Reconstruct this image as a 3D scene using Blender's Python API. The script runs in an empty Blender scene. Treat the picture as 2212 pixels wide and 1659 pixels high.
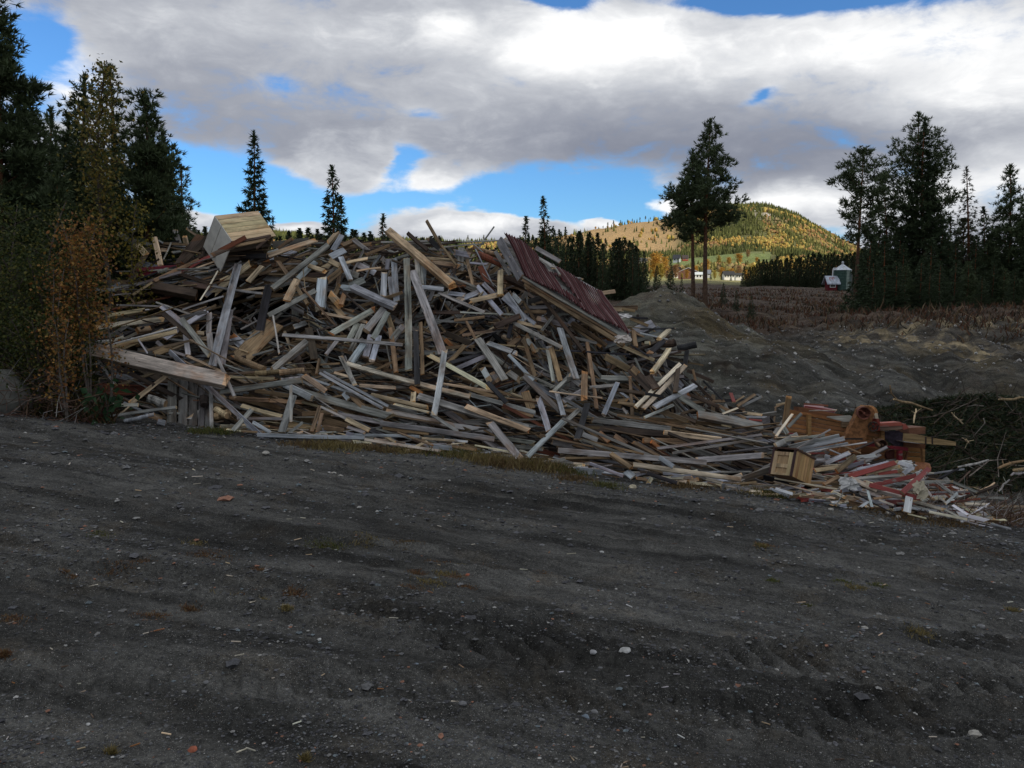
import bpy, math, random
import numpy as np
from mathutils import Vector, Matrix

# ------------------------------------------------------------------ camera, world, sun, exposure
scene = bpy.context.scene
COL = scene.collection
CAMZ = 1.7
FPX, PXC, PYC = 1770.0, 1106.0, 829.5          # design pixel units (photo at 2212 wide)
PITCH = math.atan((829.5 - 640.0) / FPX)
cam_d = bpy.data.cameras.new('camera')
cam_d.sensor_width = 36.0
cam_d.lens = 18.0 * FPX / PXC
cam_d.clip_start = 0.1
cam_d.clip_end = 20000.0
cam = bpy.data.objects.new('camera', cam_d)
COL.objects.link(cam)
cam.location = (0, 0, CAMZ)
cam.rotation_euler = (math.radians(90) - PITCH, 0, 0)
scene.camera = cam

SUN_AZ, SUN_EL = math.radians(122), math.radians(30)
SV = np.array([math.sin(SUN_AZ) * math.cos(SUN_EL), math.cos(SUN_AZ) * math.cos(SUN_EL), math.sin(SUN_EL)])
sun_d = bpy.data.lights.new('sun', 'SUN')
sun_d.energy = 3.4
sun_d.angle = math.radians(0.5)
sun_d.color = (1.0, 0.90, 0.74)
sun = bpy.data.objects.new('sun', sun_d)
COL.objects.link(sun)
sun.rotation_euler = Vector(SV).to_track_quat('Z', 'Y').to_euler()

scene.view_settings.view_transform = 'Standard'
scene.view_settings.look = 'None'
scene.view_settings.exposure = 0.42
scene.view_settings.gamma = 1.0
scene.view_settings.use_curve_mapping = False


def P(px, py, D):
    """world point seen at design pixel px,py at forward distance D"""
    up = (PYC - py) / FPX
    dx = (px - PXC) / FPX
    y = math.cos(PITCH) + math.sin(PITCH) * up
    z = -math.sin(PITCH) + math.cos(PITCH) * up
    t = D / y
    return np.array([dx * t, D, CAMZ + z * t])


def proj(p):
    x, y, z = p[0], p[1], p[2] - CAMZ
    f = y * math.cos(PITCH) - z * math.sin(PITCH)
    u = y * math.sin(PITCH) + z * math.cos(PITCH)
    return PXC + FPX * x / f, PYC - FPX * u / f


class NT:
    """tiny node-tree writer"""
    def __init__(self, tree):
        self.t = tree
        self.n = tree.nodes
        self.l = tree.links

    def new(self, kind, **kw):
        nd = self.n.new(kind)
        for k, v in kw.items():
            setattr(nd, k, v)
        return nd

    def put(self, sock, v):
        if isinstance(v, bpy.types.NodeSocket):
            self.l.new(v, sock)
        elif v is not None:
            if sock.type == 'RGBA' and hasattr(v, '__len__') and len(v) == 3:
                v = (*v, 1.0)
            if sock.type in ('VECTOR', 'RGBA') and not hasattr(v, '__len__'):
                v = (v,) * (3 if sock.type == 'VECTOR' else 4)
            sock.default_value = v

    def math(self, op, a, b=None, c=None, clamp=False):
        nd = self.new('ShaderNodeMath', operation=op)
        nd.use_clamp = clamp
        for i, v in enumerate((a, b, c)):
            if v is not None:
                self.put(nd.inputs[i], v)
        return nd.outputs[0]

    def vmath(self, op, a, b=None, c=None):
        nd = self.new('ShaderNodeVectorMath', operation=op)
        for i, v in enumerate((a, b, c)):
            if v is not None:
                self.put(nd.inputs[i], v)
        return nd.outputs['Value'] if op in ('DOT_PRODUCT', 'LENGTH') else nd.outputs[0]

    def noise(self, vec, scale, detail=3.0, rough=0.55, dist=0.0, color=False):
        nd = self.new('ShaderNodeTexNoise')
        self.put(nd.inputs['Vector'], vec)
        nd.inputs['Scale'].default_value = scale
        nd.inputs['Detail'].default_value = detail
        nd.inputs['Roughness'].default_value = rough
        nd.inputs['Distortion'].default_value = dist
        return nd.outputs['Color'] if color else nd.outputs[0]

    def voro(self, vec, scale, out='Distance', rnd=1.0):
        nd = self.new('ShaderNodeTexVoronoi')
        self.put(nd.inputs['Vector'], vec)
        nd.inputs['Scale'].default_value = scale
        nd.inputs['Randomness'].default_value = rnd
        return nd.outputs[out]

    def maprange(self, v, a, b, c=0.0, d=1.0, smooth=True):
        nd = self.new('ShaderNodeMapRange')
        nd.interpolation_type = 'SMOOTHSTEP' if smooth else 'LINEAR'
        self.put(nd.inputs[0], v)
        for i, q in enumerate((a, b, c, d)):
            self.put(nd.inputs[i + 1], q)
        return nd.outputs[0]

    def ramp(self, v, stops):
        nd = self.new('ShaderNodeValToRGB')
        self.put(nd.inputs[0], v)
        e = nd.color_ramp.elements
        while len(e) < len(stops):
            e.new(0.5)
        for el, (p, c) in zip(e, stops):
            el.position = p
            el.color = (*c, 1.0)
        return nd.outputs[0]

    def mix(self, f, a, b, mode='MIX'):
        nd = self.new('ShaderNodeMix', data_type='RGBA', blend_type=mode)
        self.put(nd.inputs[0], f)
        self.put(nd.inputs[6], a)
        self.put(nd.inputs[7], b)
        return nd.outputs[2]

    def attr(self, name, out='Vector'):
        nd = self.new('ShaderNodeAttribute', attribute_name=name)
        return nd.outputs[out]


# sky: Nishita air behind a broken autumn cloud deck, all by direction
world = bpy.data.worlds.new('World')
scene.world = world
world.use_nodes = True
W = NT(world.node_tree)
W.n.clear()
SKY_K = 0.09
sky = W.new('ShaderNodeTexSky', sky_type='NISHITA')
sky.sun_disc = False
sky.sun_elevation = SUN_EL
sky.sun_rotation = SUN_AZ
sky.altitude = 300
sky.dust_density = 0.3
sky.ozone_density = 2.5
tc = W.new('ShaderNodeTexCoord')
D3 = tc.outputs['Generated']
sep = W.new('ShaderNodeSeparateXYZ')
W.put(sep.inputs[0], D3)
az = W.math('ARCTAN2', sep.outputs[0], sep.outputs[1])
el = W.math('ARCSINE', sep.outputs[2])
cmb = W.new('ShaderNodeCombineXYZ')
W.put(cmb.inputs[0], az)
W.put(cmb.inputs[1], el)
AE = cmb.outputs[0]
# noise on the direction, stretched flat as a cloud deck near the horizon is
dn = W.vmath('MULTIPLY', D3, (3.2, 3.2, 9.0))
warp = W.vmath('SUBTRACT', W.noise(dn, 1.3, 5, 0.6, color=True), (0.5, 0.5, 0.5))
AEw = W.vmath('MULTIPLY_ADD', warp, (0.13, 0.06, 0.0), AE)
nA = W.noise(dn, 1.0, 7, 0.58, 0.25)
nB = W.noise(W.vmath('MULTIPLY', D3, (7.0, 7.0, 15.0)), 1.0, 7, 0.6, 0.35)
nC = W.noise(W.vmath('MULTIPLY', D3, (15.0, 15.0, 34.0)), 1.0, 6, 0.62, 0.4)


def blobs(lst, start):
    acc = start
    for (px, py, sx, sy, a) in lst:
        d = P(px, py, 1.0) - np.array([0, 0, CAMZ])
        d /= np.linalg.norm(d)
        ca, ce = math.atan2(d[0], d[1]), math.asin(d[2])
        kx, ky = FPX / sx, FPX / sy
        q = W.vmath('MULTIPLY_ADD', AEw, (kx, ky, 0), (-ca * kx, -ce * ky, 0))
        g = W.math('POWER', 2.71828, W.math('MULTIPLY', W.vmath('DOT_PRODUCT', q, q), -1.0))
        acc = W.math('MULTIPLY_ADD', g, a, acc)
    return acc


COVER = [(900, 420, 330, 50, -1.1), (1270, 425, 210, 45, -1.1), (1330, 470, 170, 35, -0.8), (480, 405, 120, 60, -1.0),
         (400, 345, 60, 25, -.5), (640, 450, 120, 50, -.7), (850, 345, 40, 38, -.9), (1650, 205, 26, 18, -.6),
         (75, 105, 75, 42, -1.1), (1760, 505, 110, 40, -.9), (1200, 3, 70, 24, -1.0), (1600, -2, 150, 22, -1.0),
         (1860, -10, 180, 26, -1.0), (910, 240, 50, 18, -.35), (600, 175, 50, 18, -.25),
         (1000, 478, 105, 42, 1.9), (740, 355, 110, 62, 1.2), (740, 405, 110, 25, .5), (920, 388, 80, 26, .8), (1290, 490, 38, 22, 1.7),
         (1440, 440, 50, 25, .8), (1700, 425, 130, 45, 1.0), (430, 465, 50, 24, .8), (640, 490, 60, 18, 1.3),
         (1130, 500, 55, 18, .9), (1350, 90, 240, 60, .4)]
BRI = [(1270, 85, 190, 62, .66), (1700, 105, 380, 70, .44), (1150, 120, 120, 60, .3), (960, 55, 60, 36, .35), (2130, 140, 240, 130, .38),
       (130, 180, 90, 62, .6), (740, 360, 140, 60, .40), (1010, 480, 150, 42, .62), (1700, 420, 170, 45, .55), (1290, 490, 60, 22, .5),
       (2150, 400, 180, 55, .45), (910, 390, 90, 30, .42), (1450, 435, 60, 34, .45), (440, 465, 60, 30, .4), (640, 492, 70, 16, .5),
       (640, 60, 260, 60, .16), (2000, 215, 140, 30, .14), (850, 200, 200, 60, .06),
       (1300, 325, 360, 60, -.22), (420, 240, 220, 90, -.10), (1780, 320, 330, 60, -.24), (1560, 230, 110, 40, -.10), (560, 300, 200, 40, -.08),
       (2050, 290, 200, 40, -.08)]
cov = blobs(COVER, 0.72)
cov = W.math('MULTIPLY_ADD', W.math('SUBTRACT', nA, 0.5), 1.0, cov)
cov = W.math('MULTIPLY_ADD', W.math('SUBTRACT', nB, 0.5), 1.1, cov)
cov = W.math('MULTIPLY_ADD', W.math('SUBTRACT', nC, 0.5), 0.95, cov)
alpha = W.maprange(cov, 0.18, 0.72)
bri = blobs(BRI, 0.40)
bri = W.math('MULTIPLY_ADD', W.math('SUBTRACT', nA, 0.5), 0.45, bri)
bri = W.math('MULTIPLY_ADD', W.math('SUBTRACT', nB, 0.5), 0.72, bri)
bri = W.math('MULTIPLY_ADD', W.math('SUBTRACT', nC, 0.5), 0.72, bri)
# the deck whitens overhead, as the photo's upper sky begins to
bri = W.math('ADD', bri, W.maprange(el, math.radians(14), math.radians(50), 0.0, 0.22))
# thin cloud edges are brighter than the thick undersides
bri = W.math('MULTIPLY_ADD', W.maprange(cov, 0.35, 0.95, 0.16, 0.0), 1.0, bri)
ccol = W.ramp(bri, [(0.0, (0.185, 0.20, 0.26)), (0.22, (0.255, 0.275, 0.335)), (0.42, (0.345, 0.365, 0.42)), (0.68, (0.56, 0.58, 0.62)), (1.0, (0.95, 0.955, 0.96))])
skyc = W.mix(1.0, sky.outputs[0], (0.52, 0.88, 1.24), 'MULTIPLY')
skyc = W.vmath('SCALE', skyc)
skyc.node.inputs['Scale'].default_value = 1.0
ccol = W.vmath('SCALE', ccol)
ccol.node.inputs['Scale'].default_value = 0.80 / SKY_K
fin = W.mix(alpha, skyc, ccol)
bg = W.new('ShaderNodeBackground')
W.put(bg.inputs[0], fin)
bg.inputs[1].default_value = SKY_K
wo = W.new('ShaderNodeOutputWorld')
W.l.new(bg.outputs[0], wo.inputs[0])
world.cycles.sampling_method = 'MANUAL'
world.cycles.sample_map_resolution = 1024

# ------------------------------------------------------------------ mesh helpers
def link(o, parent=None):
    COL.objects.link(o)
    if parent is not None:
        o.parent = parent
    return o


def tag(o, label=None, cat=None, group=None, kind=None):
    for k, v in (('label', label), ('category', cat), ('group', group), ('kind', kind)):
        if v:
            o[k] = v
    return o


def empty(name, loc, label=None, cat=None, group=None):
    o = bpy.data.objects.new(name, None)
    o.empty_display_size = 0.1
    link(o)
    o.location = loc
    return tag(o, label, cat, group)


def copy_tree(o, parent=None):
    c = o.copy()
    COL.objects.link(c)
    if parent is not None:
        c.parent = parent
    for ch in list(o.children):
        copy_tree(ch, c)
    return c


def mesh_np(name, V, faces, mats, tint=None, gco=None, fmat=None, smooth=False):
    """faces: list of int arrays (n,k). tint: (nfaces,3) per face. gco: (nverts,3)."""
    V = np.asarray(V, dtype=np.float32).reshape(-1, 3)
    faces = [np.asarray(f, dtype=np.int32) for f in faces if len(f)]
    loops = np.concatenate([f.ravel() for f in faces])
    counts = np.concatenate([np.full(len(f), f.shape[1], dtype=np.int32) for f in faces])
    starts = np.concatenate([[0], np.cumsum(counts)[:-1]]).astype(np.int32)
    me = bpy.data.meshes.new(name)
    me.vertices.add(len(V))
    me.vertices.foreach_set('co', V.ravel())
    me.loops.add(len(loops))
    me.loops.foreach_set('vertex_index', loops)
    me.polygons.add(len(counts))
    me.polygons.foreach_set('loop_start', starts)
    me.polygons.foreach_set('loop_total', counts)
    me.polygons.foreach_set('use_smooth', np.full(len(counts), bool(smooth)))
    if not isinstance(mats, (list, tuple)):
        mats = [mats]
    for m in mats:
        me.materials.append(m)
    if fmat is not None:
        me.polygons.foreach_set('material_index', np.asarray(fmat, dtype=np.int32))
    me.update(calc_edges=True)
    if tint is not None:
        tint = np.asarray(tint, dtype=np.float32)
        dom = 'FACE' if len(tint) == len(counts) else 'POINT'
        a = me.attributes.new('tint', 'FLOAT_COLOR', dom)
        c = np.ones((len(tint), 4), dtype=np.float32)
        c[:, :3] = tint
        a.data.foreach_set('color', c.ravel())
    if gco is not None:
        a = me.attributes.new('gco', 'FLOAT_VECTOR', 'POINT')
        a.data.foreach_set('vector', np.asarray(gco, dtype=np.float32).ravel())
    return me


class MB:
    """collects pieces into one mesh"""
    def __init__(self):
        self.V, self.F, self.T, self.G, self.n = [], {}, {}, [], 0

    def add(self, V, F, tint=(0.3, 0.3, 0.3), gco=None):
        V = np.asarray(V, dtype=float).reshape(-1, 3)
        F = np.asarray(F, dtype=int)
        k = F.shape[1]
        self.V.append(V)
        self.G.append(V if gco is None else gco)
        self.F.setdefault(k, []).append(F + self.n)
        t = np.asarray(tint, dtype=float)
        if t.ndim == 1:
            t = np.tile(t, (len(F), 1))
        self.T.setdefault(k, []).append(t)
        self.n += len(V)

    def mesh(self, name, mat, smooth=False):
        ks = sorted(self.F)
        return mesh_np(name, np.concatenate(self.V), [np.concatenate(self.F[k]) for k in ks], mat,
                       np.concatenate([np.concatenate(self.T[k]) for k in ks]), np.concatenate(self.G), smooth=smooth)

    def build(self, name, mat, parent=None, smooth=False, loc=None):
        me = self.mesh(name, mat, smooth)
        o = bpy.data.objects.new(name, me)
        if loc is None and parent is not None:
            loc = parent.location
            me.transform(Matrix.Translation(-Vector(loc)))
            loc = None
        elif loc is not None:
            me.transform(Matrix.Translation(-Vector(loc)))
            o.location = loc
        return link(o, parent)


BOXF = np.array([[0, 3, 2, 1], [4, 5, 6, 7], [0, 1, 5, 4], [1, 2, 6, 5], [2, 3, 7, 6], [3, 0, 4, 7]])


def box8(c, ax, ay, az):
    """box around c with full edge vectors ax, ay, az"""
    c, ax, ay, az = (np.asarray(q, float) for q in (c, ax, ay, az))
    return np.array([c + (sx * ax + sy * ay + sz * az) / 2 for sz in (-1, 1) for (sx, sy) in ((-1, -1), (1, -1), (1, 1), (-1, 1))])


def unit(v):
    v = np.asarray(v, float)
    return v / (np.linalg.norm(v) + 1e-12)


def tube(pts, radii, k=8, cap=True):
    pts = np.asarray(pts, float)
    n = len(pts)
    V = []
    t = unit(pts[-1] - pts[0])
    ref = np.array([0, 0, 1.0]) if abs(t[2]) < 0.9 else np.array([1.0, 0, 0])
    for i in range(n):
        d = unit(pts[min(i + 1, n - 1)] - pts[max(i - 1, 0)])
        a = unit(np.cross(d, ref))
        b = np.cross(d, a)
        for j in range(k):
            w = 2 * math.pi * j / k
            V.append(pts[i] + radii[i] * (math.cos(w) * a + math.sin(w) * b))
    F = [[i * k + j, i * k + (j + 1) % k, (i + 1) * k + (j + 1) % k, (i + 1) * k + j] for i in range(n - 1) for j in range(k)]
    V = np.array(V)
    if cap:
        V = np.vstack([V, pts[0], pts[-1]])
        c0, c1 = len(V) - 2, len(V) - 1
        F += [[c0, (j + 1) % k, j, c0] for j in range(0)]
        capf = [[c0, (j + 1) % k, j] for j in range(k)] + [[c1, (n - 1) * k + j, (n - 1) * k + (j + 1) % k] for j in range(k)]
        return V, np.array(F), np.array(capf)
    return V, np.array(F), None


def add_tube(mb, pts, radii, k=8, tint=(.3, .3, .3), cap=True, captint=None):
    V, F, C = tube(pts, radii, k, cap)
    L = np.zeros((len(V), 3))
    L[:, 0] = np.linalg.norm(V - np.asarray(pts[0], float), axis=1)
    L[:, 1:] = V[:, :2]
    off = np.random.rand(3) * 20
    n0 = mb.n
    mb.add(V, F, tint, L + off)
    if cap:
        mb.n = n0  # caps share the verts
        mb.F.setdefault(3, []).append(C + n0)
        mb.T.setdefault(3, []).append(np.tile(np.asarray(captint if captint is not None else tint, float), (len(C), 1)))
        mb.n = n0 + len(V)


def slab(mb, pts, thick, tint=(.3, .3, .3), tdir=(0, 1, -0.1), etint=None):
    """polygon of world points thickened along tdir (front face = the points)"""
    pts = np.array([P(*p) if not isinstance(p, np.ndarray) else p for p in pts])
    n = len(pts)
    d = unit(tdir) * thick
    V = np.vstack([pts, pts + d])
    c0, c1 = pts.mean(0), pts.mean(0) + d
    V = np.vstack([V, c0, c1])
    F3 = [[2 * n, (i + 1) % n, i] for i in range(n)] + [[2 * n + 1, n + i, n + (i + 1) % n] for i in range(n)]
    F4 = [[i, (i + 1) % n, n + (i + 1) % n, n + i] for i in range(n)]
    a = unit(pts[1] - pts[0])
    nrm = unit(np.cross(a, pts[2] - pts[0]))
    b = np.cross(nrm, a)
    G = np.stack([(V - V[0]) @ a, (V - V[0]) @ b, (V - V[0]) @ nrm], 1) + np.random.rand(3) * 20
    n0 = mb.n
    mb.add(V, np.array(F4), etint if etint is not None else tint, G)
    mb.F.setdefault(3, []).append(np.array(F3) + n0)
    mb.T.setdefault(3, []).append(np.tile(np.asarray(tint, float), (2 * n, 1)))


# ------------------------------------------------------------------ materials
def mat_new(name):
    m = bpy.data.materials.new(name)
    m.use_nodes = True
    t = NT(m.node_tree)
    t.n.clear()
    out = t.new('ShaderNodeOutputMaterial')
    b = t.new('ShaderNodeBsdfPrincipled')
    t.l.new(b.outputs[0], out.inputs[0])
    return m, t, b, out


def bump(t, b, h, strength=0.4, dist=0.01):
    nd = t.new('ShaderNodeBump')
    nd.inputs['Strength'].default_value = strength
    nd.inputs['Distance'].default_value = dist
    t.put(nd.inputs['Height'], h)
    t.l.new(nd.outputs[0], b.inputs['Normal'])


def wood_mat(name, contrast=1.0, paint=False):
    m, t, b, _ = mat_new(name)
    g = t.attr('gco')
    tint = t.attr('tint', 'Color')
    n1 = t.noise(t.vmath('MULTIPLY', g, (1.1, 16, 16)), 1.0, 5, 0.6, 0.4)
    n2 = t.noise(t.vmath('MULTIPLY', g, (3.0, 60, 60)), 1.0, 3, 0.6)
    n3 = t.noise(t.vmath('MULTIPLY', g, (1.6, 3.5, 3.5)), 1.0, 5, 0.65, 0.6)
    kn = t.voro(t.vmath('MULTIPLY', g, (1.8, 9, 9)), 1.0)
    v = t.maprange(n1, 0.28, 0.72, 1 - 0.42 * contrast, 1 + 0.34 * contrast)
    v = t.math('MULTIPLY', v, t.maprange(n2, 0.3, 0.7, 1 - 0.22 * contrast, 1 + 0.18 * contrast))
    v = t.math('MULTIPLY', v, t.maprange(n3, 0.3, 0.62, 1 - .5 * contrast, 1.12))
    v = t.math('MULTIPLY', v, t.maprange(kn, 0.05, 0.16, 1 - .55 * contrast, 1.0))
    cr = t.math('LESS_THAN', n1, 0.36)
    v = t.math('MULTIPLY', v, t.math('MULTIPLY_ADD', cr, -0.45 * contrast, 1.0))
    c = t.vmath('MULTIPLY', tint, (1, 1, 1))
    t.n.active = None
    sc = t.new('ShaderNodeVectorMath', operation='SCALE')
    t.put(sc.inputs[0], c)
    t.put(sc.inputs['Scale'], v)
    c = sc.outputs[0]
    # brown damp stains and pale bleached streaks
    st = t.maprange(t.noise(t.vmath('MULTIPLY', g, (0.9, 2.2, 2.2)), 1.0, 4, 0.7), 0.52, 0.70, 0.0, 0.65)
    c = t.mix(st, c, t.mix(1.0, c, (0.80, 0.52, 0.34), 'MULTIPLY'))
    if paint:
        ch = t.maprange(t.noise(t.vmath('MULTIPLY', g, (3.0, 12, 12)), 1.0, 6, 0.7), 0.58, 0.64)
        c = t.mix(ch, c, (0.24, 0.21, 0.18))
    t.put(b.inputs['Base Color'], c)
    b.inputs['Roughness'].default_value = 0.72 if not paint else 0.55
    b.inputs['Specular IOR Level'].default_value = 0.28
    bump(t, b, t.math('ADD', n1, t.math('MULTIPLY', n2, 0.5)), 0.55, 0.008)
    return m


def tint_mat(name, rough=0.8, spec=0.2, scale=4.0, amt=0.5, metal=0.0, attrname='gco', bumpd=0.0):
    m, t, b, _ = mat_new(name)
    g = t.attr('gco')
    tint = t.attr('tint', 'Color')
    n = t.noise(g, scale, 5, 0.65)
    sc = t.new('ShaderNodeVectorMath', operation='SCALE')
    t.put(sc.inputs[0], tint)
    t.put(sc.inputs['Scale'], t.maprange(n, 0.3, 0.7, 1 - amt, 1 + amt))
    t.put(b.inputs['Base Color'], sc.outputs[0])
    b.inputs['Roughness'].default_value = rough
    b.inputs['Specular IOR Level'].default_value = spec
    b.inputs['Metallic'].default_value = metal
    if bumpd:
        bump(t, b, n, 0.5, bumpd)
    return m


def leaf_mat(name, trans=0.35, rough=0.6):
    m, t, b, out = mat_new(name)
    tint = t.attr('tint', 'Color')
    t.put(b.inputs['Base Color'], tint)
    b.inputs['Roughness'].default_value = rough
    b.inputs['Specular IOR Level'].default_value = 0.25
    tr = t.new('ShaderNodeBsdfTranslucent')
    t.put(tr.inputs[0], tint)
    mx = t.new('ShaderNodeMixShader')
    mx.inputs[0].default_value = trans
    t.l.new(b.outputs[0], mx.inputs[1])
    t.l.new(tr.outputs[0], mx.inputs[2])
    t.l.new(mx.outputs[0], out.inputs[0])
    return m


M = {}
M['wood'] = wood_mat('weathered_wood')
M['pine'] = wood_mat('plain_pine', 0.6)
M['paint'] = wood_mat('painted_wood', 0.35, True)
M['bark'] = tint_mat('bark', 0.95, 0.1, 9.0, 0.45, bumpd=0.02)
M['needle'] = leaf_mat('needles', 0.12, 0.65)
M['leaf'] = leaf_mat('leaves', 0.35)
M['grass'] = leaf_mat('grass_blades', 0.3)
M['rust'] = tint_mat('rusty_iron', 0.8, 0.3, 14.0, 0.5, bumpd=0.005)
M['stone'] = tint_mat('stone', 0.85, 0.3, 18.0, 0.35, bumpd=0.004)
M['board'] = tint_mat('smooth_board', 0.6, 0.3, 5.0, 0.12)
M['house'] = tint_mat('house_paint', 0.8, 0.2, 1.0, 0.10)
M['far'] = tint_mat('far_foliage', 0.9, 0.1, 0.35, 0.25)

# glazed / metal ones
m, t, b, _ = mat_new('window_glass')
b.inputs['Base Color'].default_value = (0.02, 0.025, 0.03, 1)
b.inputs['Roughness'].default_value = 0.08
M['glass'] = m
m, t, b, _ = mat_new('galvanised_metal')
n = t.noise(t.attr('gco'), 2.0, 5, 0.6)
sc_ = t.new('ShaderNodeVectorMath', operation='SCALE')
t.put(sc_.inputs[0], t.attr('tint', 'Color'))
t.put(sc_.inputs['Scale'], t.maprange(n, 0.3, 0.7, 0.7, 1.25))
t.put(b.inputs['Base Color'], sc_.outputs[0])
b.inputs['Metallic'].default_value = 0.45
b.inputs['Roughness'].default_value = 0.38
M['metal'] = m

# red corrugated sheet: paint with rust and chalky wear running down the ribs
m, t, b, _ = mat_new('red_sheet_metal')
g = t.attr('gco')
w1 = t.noise(t.vmath('MULTIPLY', g, (22, 2.0, 0)), 1.0, 5, 0.7)
w2 = t.noise(t.vmath('MULTIPLY', g, (1, 1, 0)), 3.0, 5, 0.7)
sz_ = t.new('ShaderNodeSeparateXYZ')
t.put(sz_.inputs[0], g)
c = t.mix(t.maprange(w1, 0.50, 0.66), t.attr('tint', 'Color'), (0.16, 0.085, 0.075))
c = t.mix(t.maprange(t.math('MULTIPLY', w1, w2), 0.30, 0.40, 0, 0.55), c, (0.33, 0.23, 0.22))
c = t.mix(t.maprange(w2, 0.55, 0.75, 0, 0.7), c, (0.07, 0.02, 0.02))
# worn pale rib crests and dark valleys: rib relief shading put into the colour
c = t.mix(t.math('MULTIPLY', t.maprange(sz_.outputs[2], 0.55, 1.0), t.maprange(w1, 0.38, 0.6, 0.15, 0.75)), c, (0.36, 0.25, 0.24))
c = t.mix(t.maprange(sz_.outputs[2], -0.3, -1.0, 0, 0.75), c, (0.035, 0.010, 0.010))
t.put(b.inputs['Base Color'], c)
b.inputs['Roughness'].default_value = 0.5
bump(t, b, w1, 0.3, 0.004)
M['redsheet'] = m

# ------------------------------------------------------------------ terrain
SL_A, SL_B = -0.105, -0.067


def plane_z(x, y):
    x = np.clip(x, -14, 16)
    y = np.clip(y, -9, 22)
    return SL_A * x + SL_B * y


DN = np.array([13., 15, 20, 26, 30, 34, 38, 45, 60, 100, 150, 250, 400, 600, 900, 1300, 1600, 2500, 6000])
PROF = {  # column px : py of the surface at each distance past the gravel yard
    -700: [0, 850, 800, 750, 730, 715, 705, 690, 672, 650, 635, 615, 590, 560, 545, 555, 565, 590, 615],
    0:    [0, 850, 800, 755, 735, 718, 708, 692, 674, 650, 632, 610, 575, 528, 540, 560, 570, 590, 615],
    300:  [0, 868, 822, 775, 752, 735, 722, 702, 680, 650, 630, 605, 565, 522, 535, 550, 560, 590, 615],
    600:  [0, 895, 850, 795, 772, 752, 738, 712, 686, 650, 632, 606, 566, 521, 532, 548, 560, 590, 615],
    900:  [0, 915, 870, 815, 790, 770, 752, 722, 690, 652, 634, 610, 580, 548, 523, 540, 555, 590, 615],
    1130: [0, 930, 890, 835, 805, 785, 762, 732, 695, 655, 634, 612, 596, 575, 521, 530, 550, 590, 615],
    1300: [0, 950, 905, 850, 812, 785, 762, 725, 690, 650, 630, 614, 606, 588, 540, 500, 508, 580, 615],
    1400: [0, 965, 915, 855, 815, 780, 755, 715, 680, 645, 624, 611, 603, 588, 545, 484, 482, 580, 615],
    1500: [0, 985, 925, 855, 810, 770, 745, 710, 672, 640, 618, 606, 601, 585, 532, 464, 454, 580, 615],
    1560: [0, 1000, 930, 850, 800, 760, 738, 708, 674, 640, 620, 610, 602, 583, 526, 450, 446, 580, 615],
    1640: [0, 1015, 935, 845, 790, 748, 730, 706, 678, 640, 621, 614, 605, 580, 520, 448, 445, 580, 615],
    1720: [0, 1030, 940, 850, 790, 752, 728, 710, 684, 643, 624, 616, 606, 582, 530, 468, 464, 585, 615],
    1800: [0, 1042, 950, 860, 795, 758, 724, 702, 684, 646, 626, 617, 608, 592, 560, 520, 516, 590, 615],
    1860: [0, 1052, 960, 870, 800, 762, 724, 696, 680, 648, 627, 618, 610, 598, 578, 552, 548, 592, 615],
    2000: [0, 1075, 970, 870, 810, 765, 705, 682, 672, 648, 628, 619, 612, 604, 592, 578, 576, 596, 615],
    2212: [0, 1095, 985, 880, 815, 772, 712, 676, 664, 644, 630, 621, 614, 608, 600, 592, 590, 598, 615],
    2900: [0, 1150, 1010, 890, 830, 780, 725, 680, 664, 644, 632, 622, 615, 610, 604, 600, 598, 600, 615],
}
CP = np.array(sorted(PROF), float)
AZC = np.arctan((CP - PXC) / FPX)
NA, ND = 700, 700
az_t = np.linspace(AZC[0], AZC[-1], NA)
ld_t = np.linspace(math.log(13), math.log(6000), ND)
Zc = np.zeros((len(CP), ND))
for i, cpx in enumerate(CP):
    py = PROF[int(cpx)]
    zz = []
    for D, p in zip(DN, py):
        x = math.tan(AZC[i]) * D
        zz.append(float(plane_z(x, D)) if p == 0 else P(cpx, p, D)[2])
    # interpolate the look-angle, so the seen profile is what is written above
    zz = np.interp(ld_t, np.log(DN), (np.array(zz) - CAMZ) / DN) * np.exp(ld_t) + CAMZ
    Zc[i] = zz
Ztab = np.zeros((NA, ND))
for j in range(ND):
    Ztab[:, j] = np.interp(az_t, AZC, Zc[:, j])
for _ in range(10):
    Ztab[1:-1] = (Ztab[:-2] + 2 * Ztab[1:-1] + Ztab[2:]) / 4
for _ in range(3):
    Ztab[:, 1:-1] = (Ztab[:, :-2] + 2 * Ztab[:, 1:-1] + Ztab[:, 2:]) / 4

_rs = np.random.RandomState(11)
_lat = _rs.rand(256, 256)


def vnoise(x, y):
    xi, yi = np.floor(x).astype(int), np.floor(y).astype(int)
    fx, fy = x - xi, y - yi
    fx, fy = fx * fx * (3 - 2 * fx), fy * fy * (3 - 2 * fy)
    g = lambda a, b_: _lat[a % 256, b_ % 256]
    return (g(xi, yi) * (1 - fx) + g(xi + 1, yi) * fx) * (1 - fy) + (g(xi, yi + 1) * (1 - fx) + g(xi + 1, yi + 1) * fx) * fy - 0.5


def fbm(x, y, o=4):
    s, a = 0, 1.0
    for k in range(o):
        s = s + a * vnoise(x * 2 ** k + 17.3 * k, y * 2 ** k + 5.1 * k)
        a *= 0.5
    return s


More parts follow.
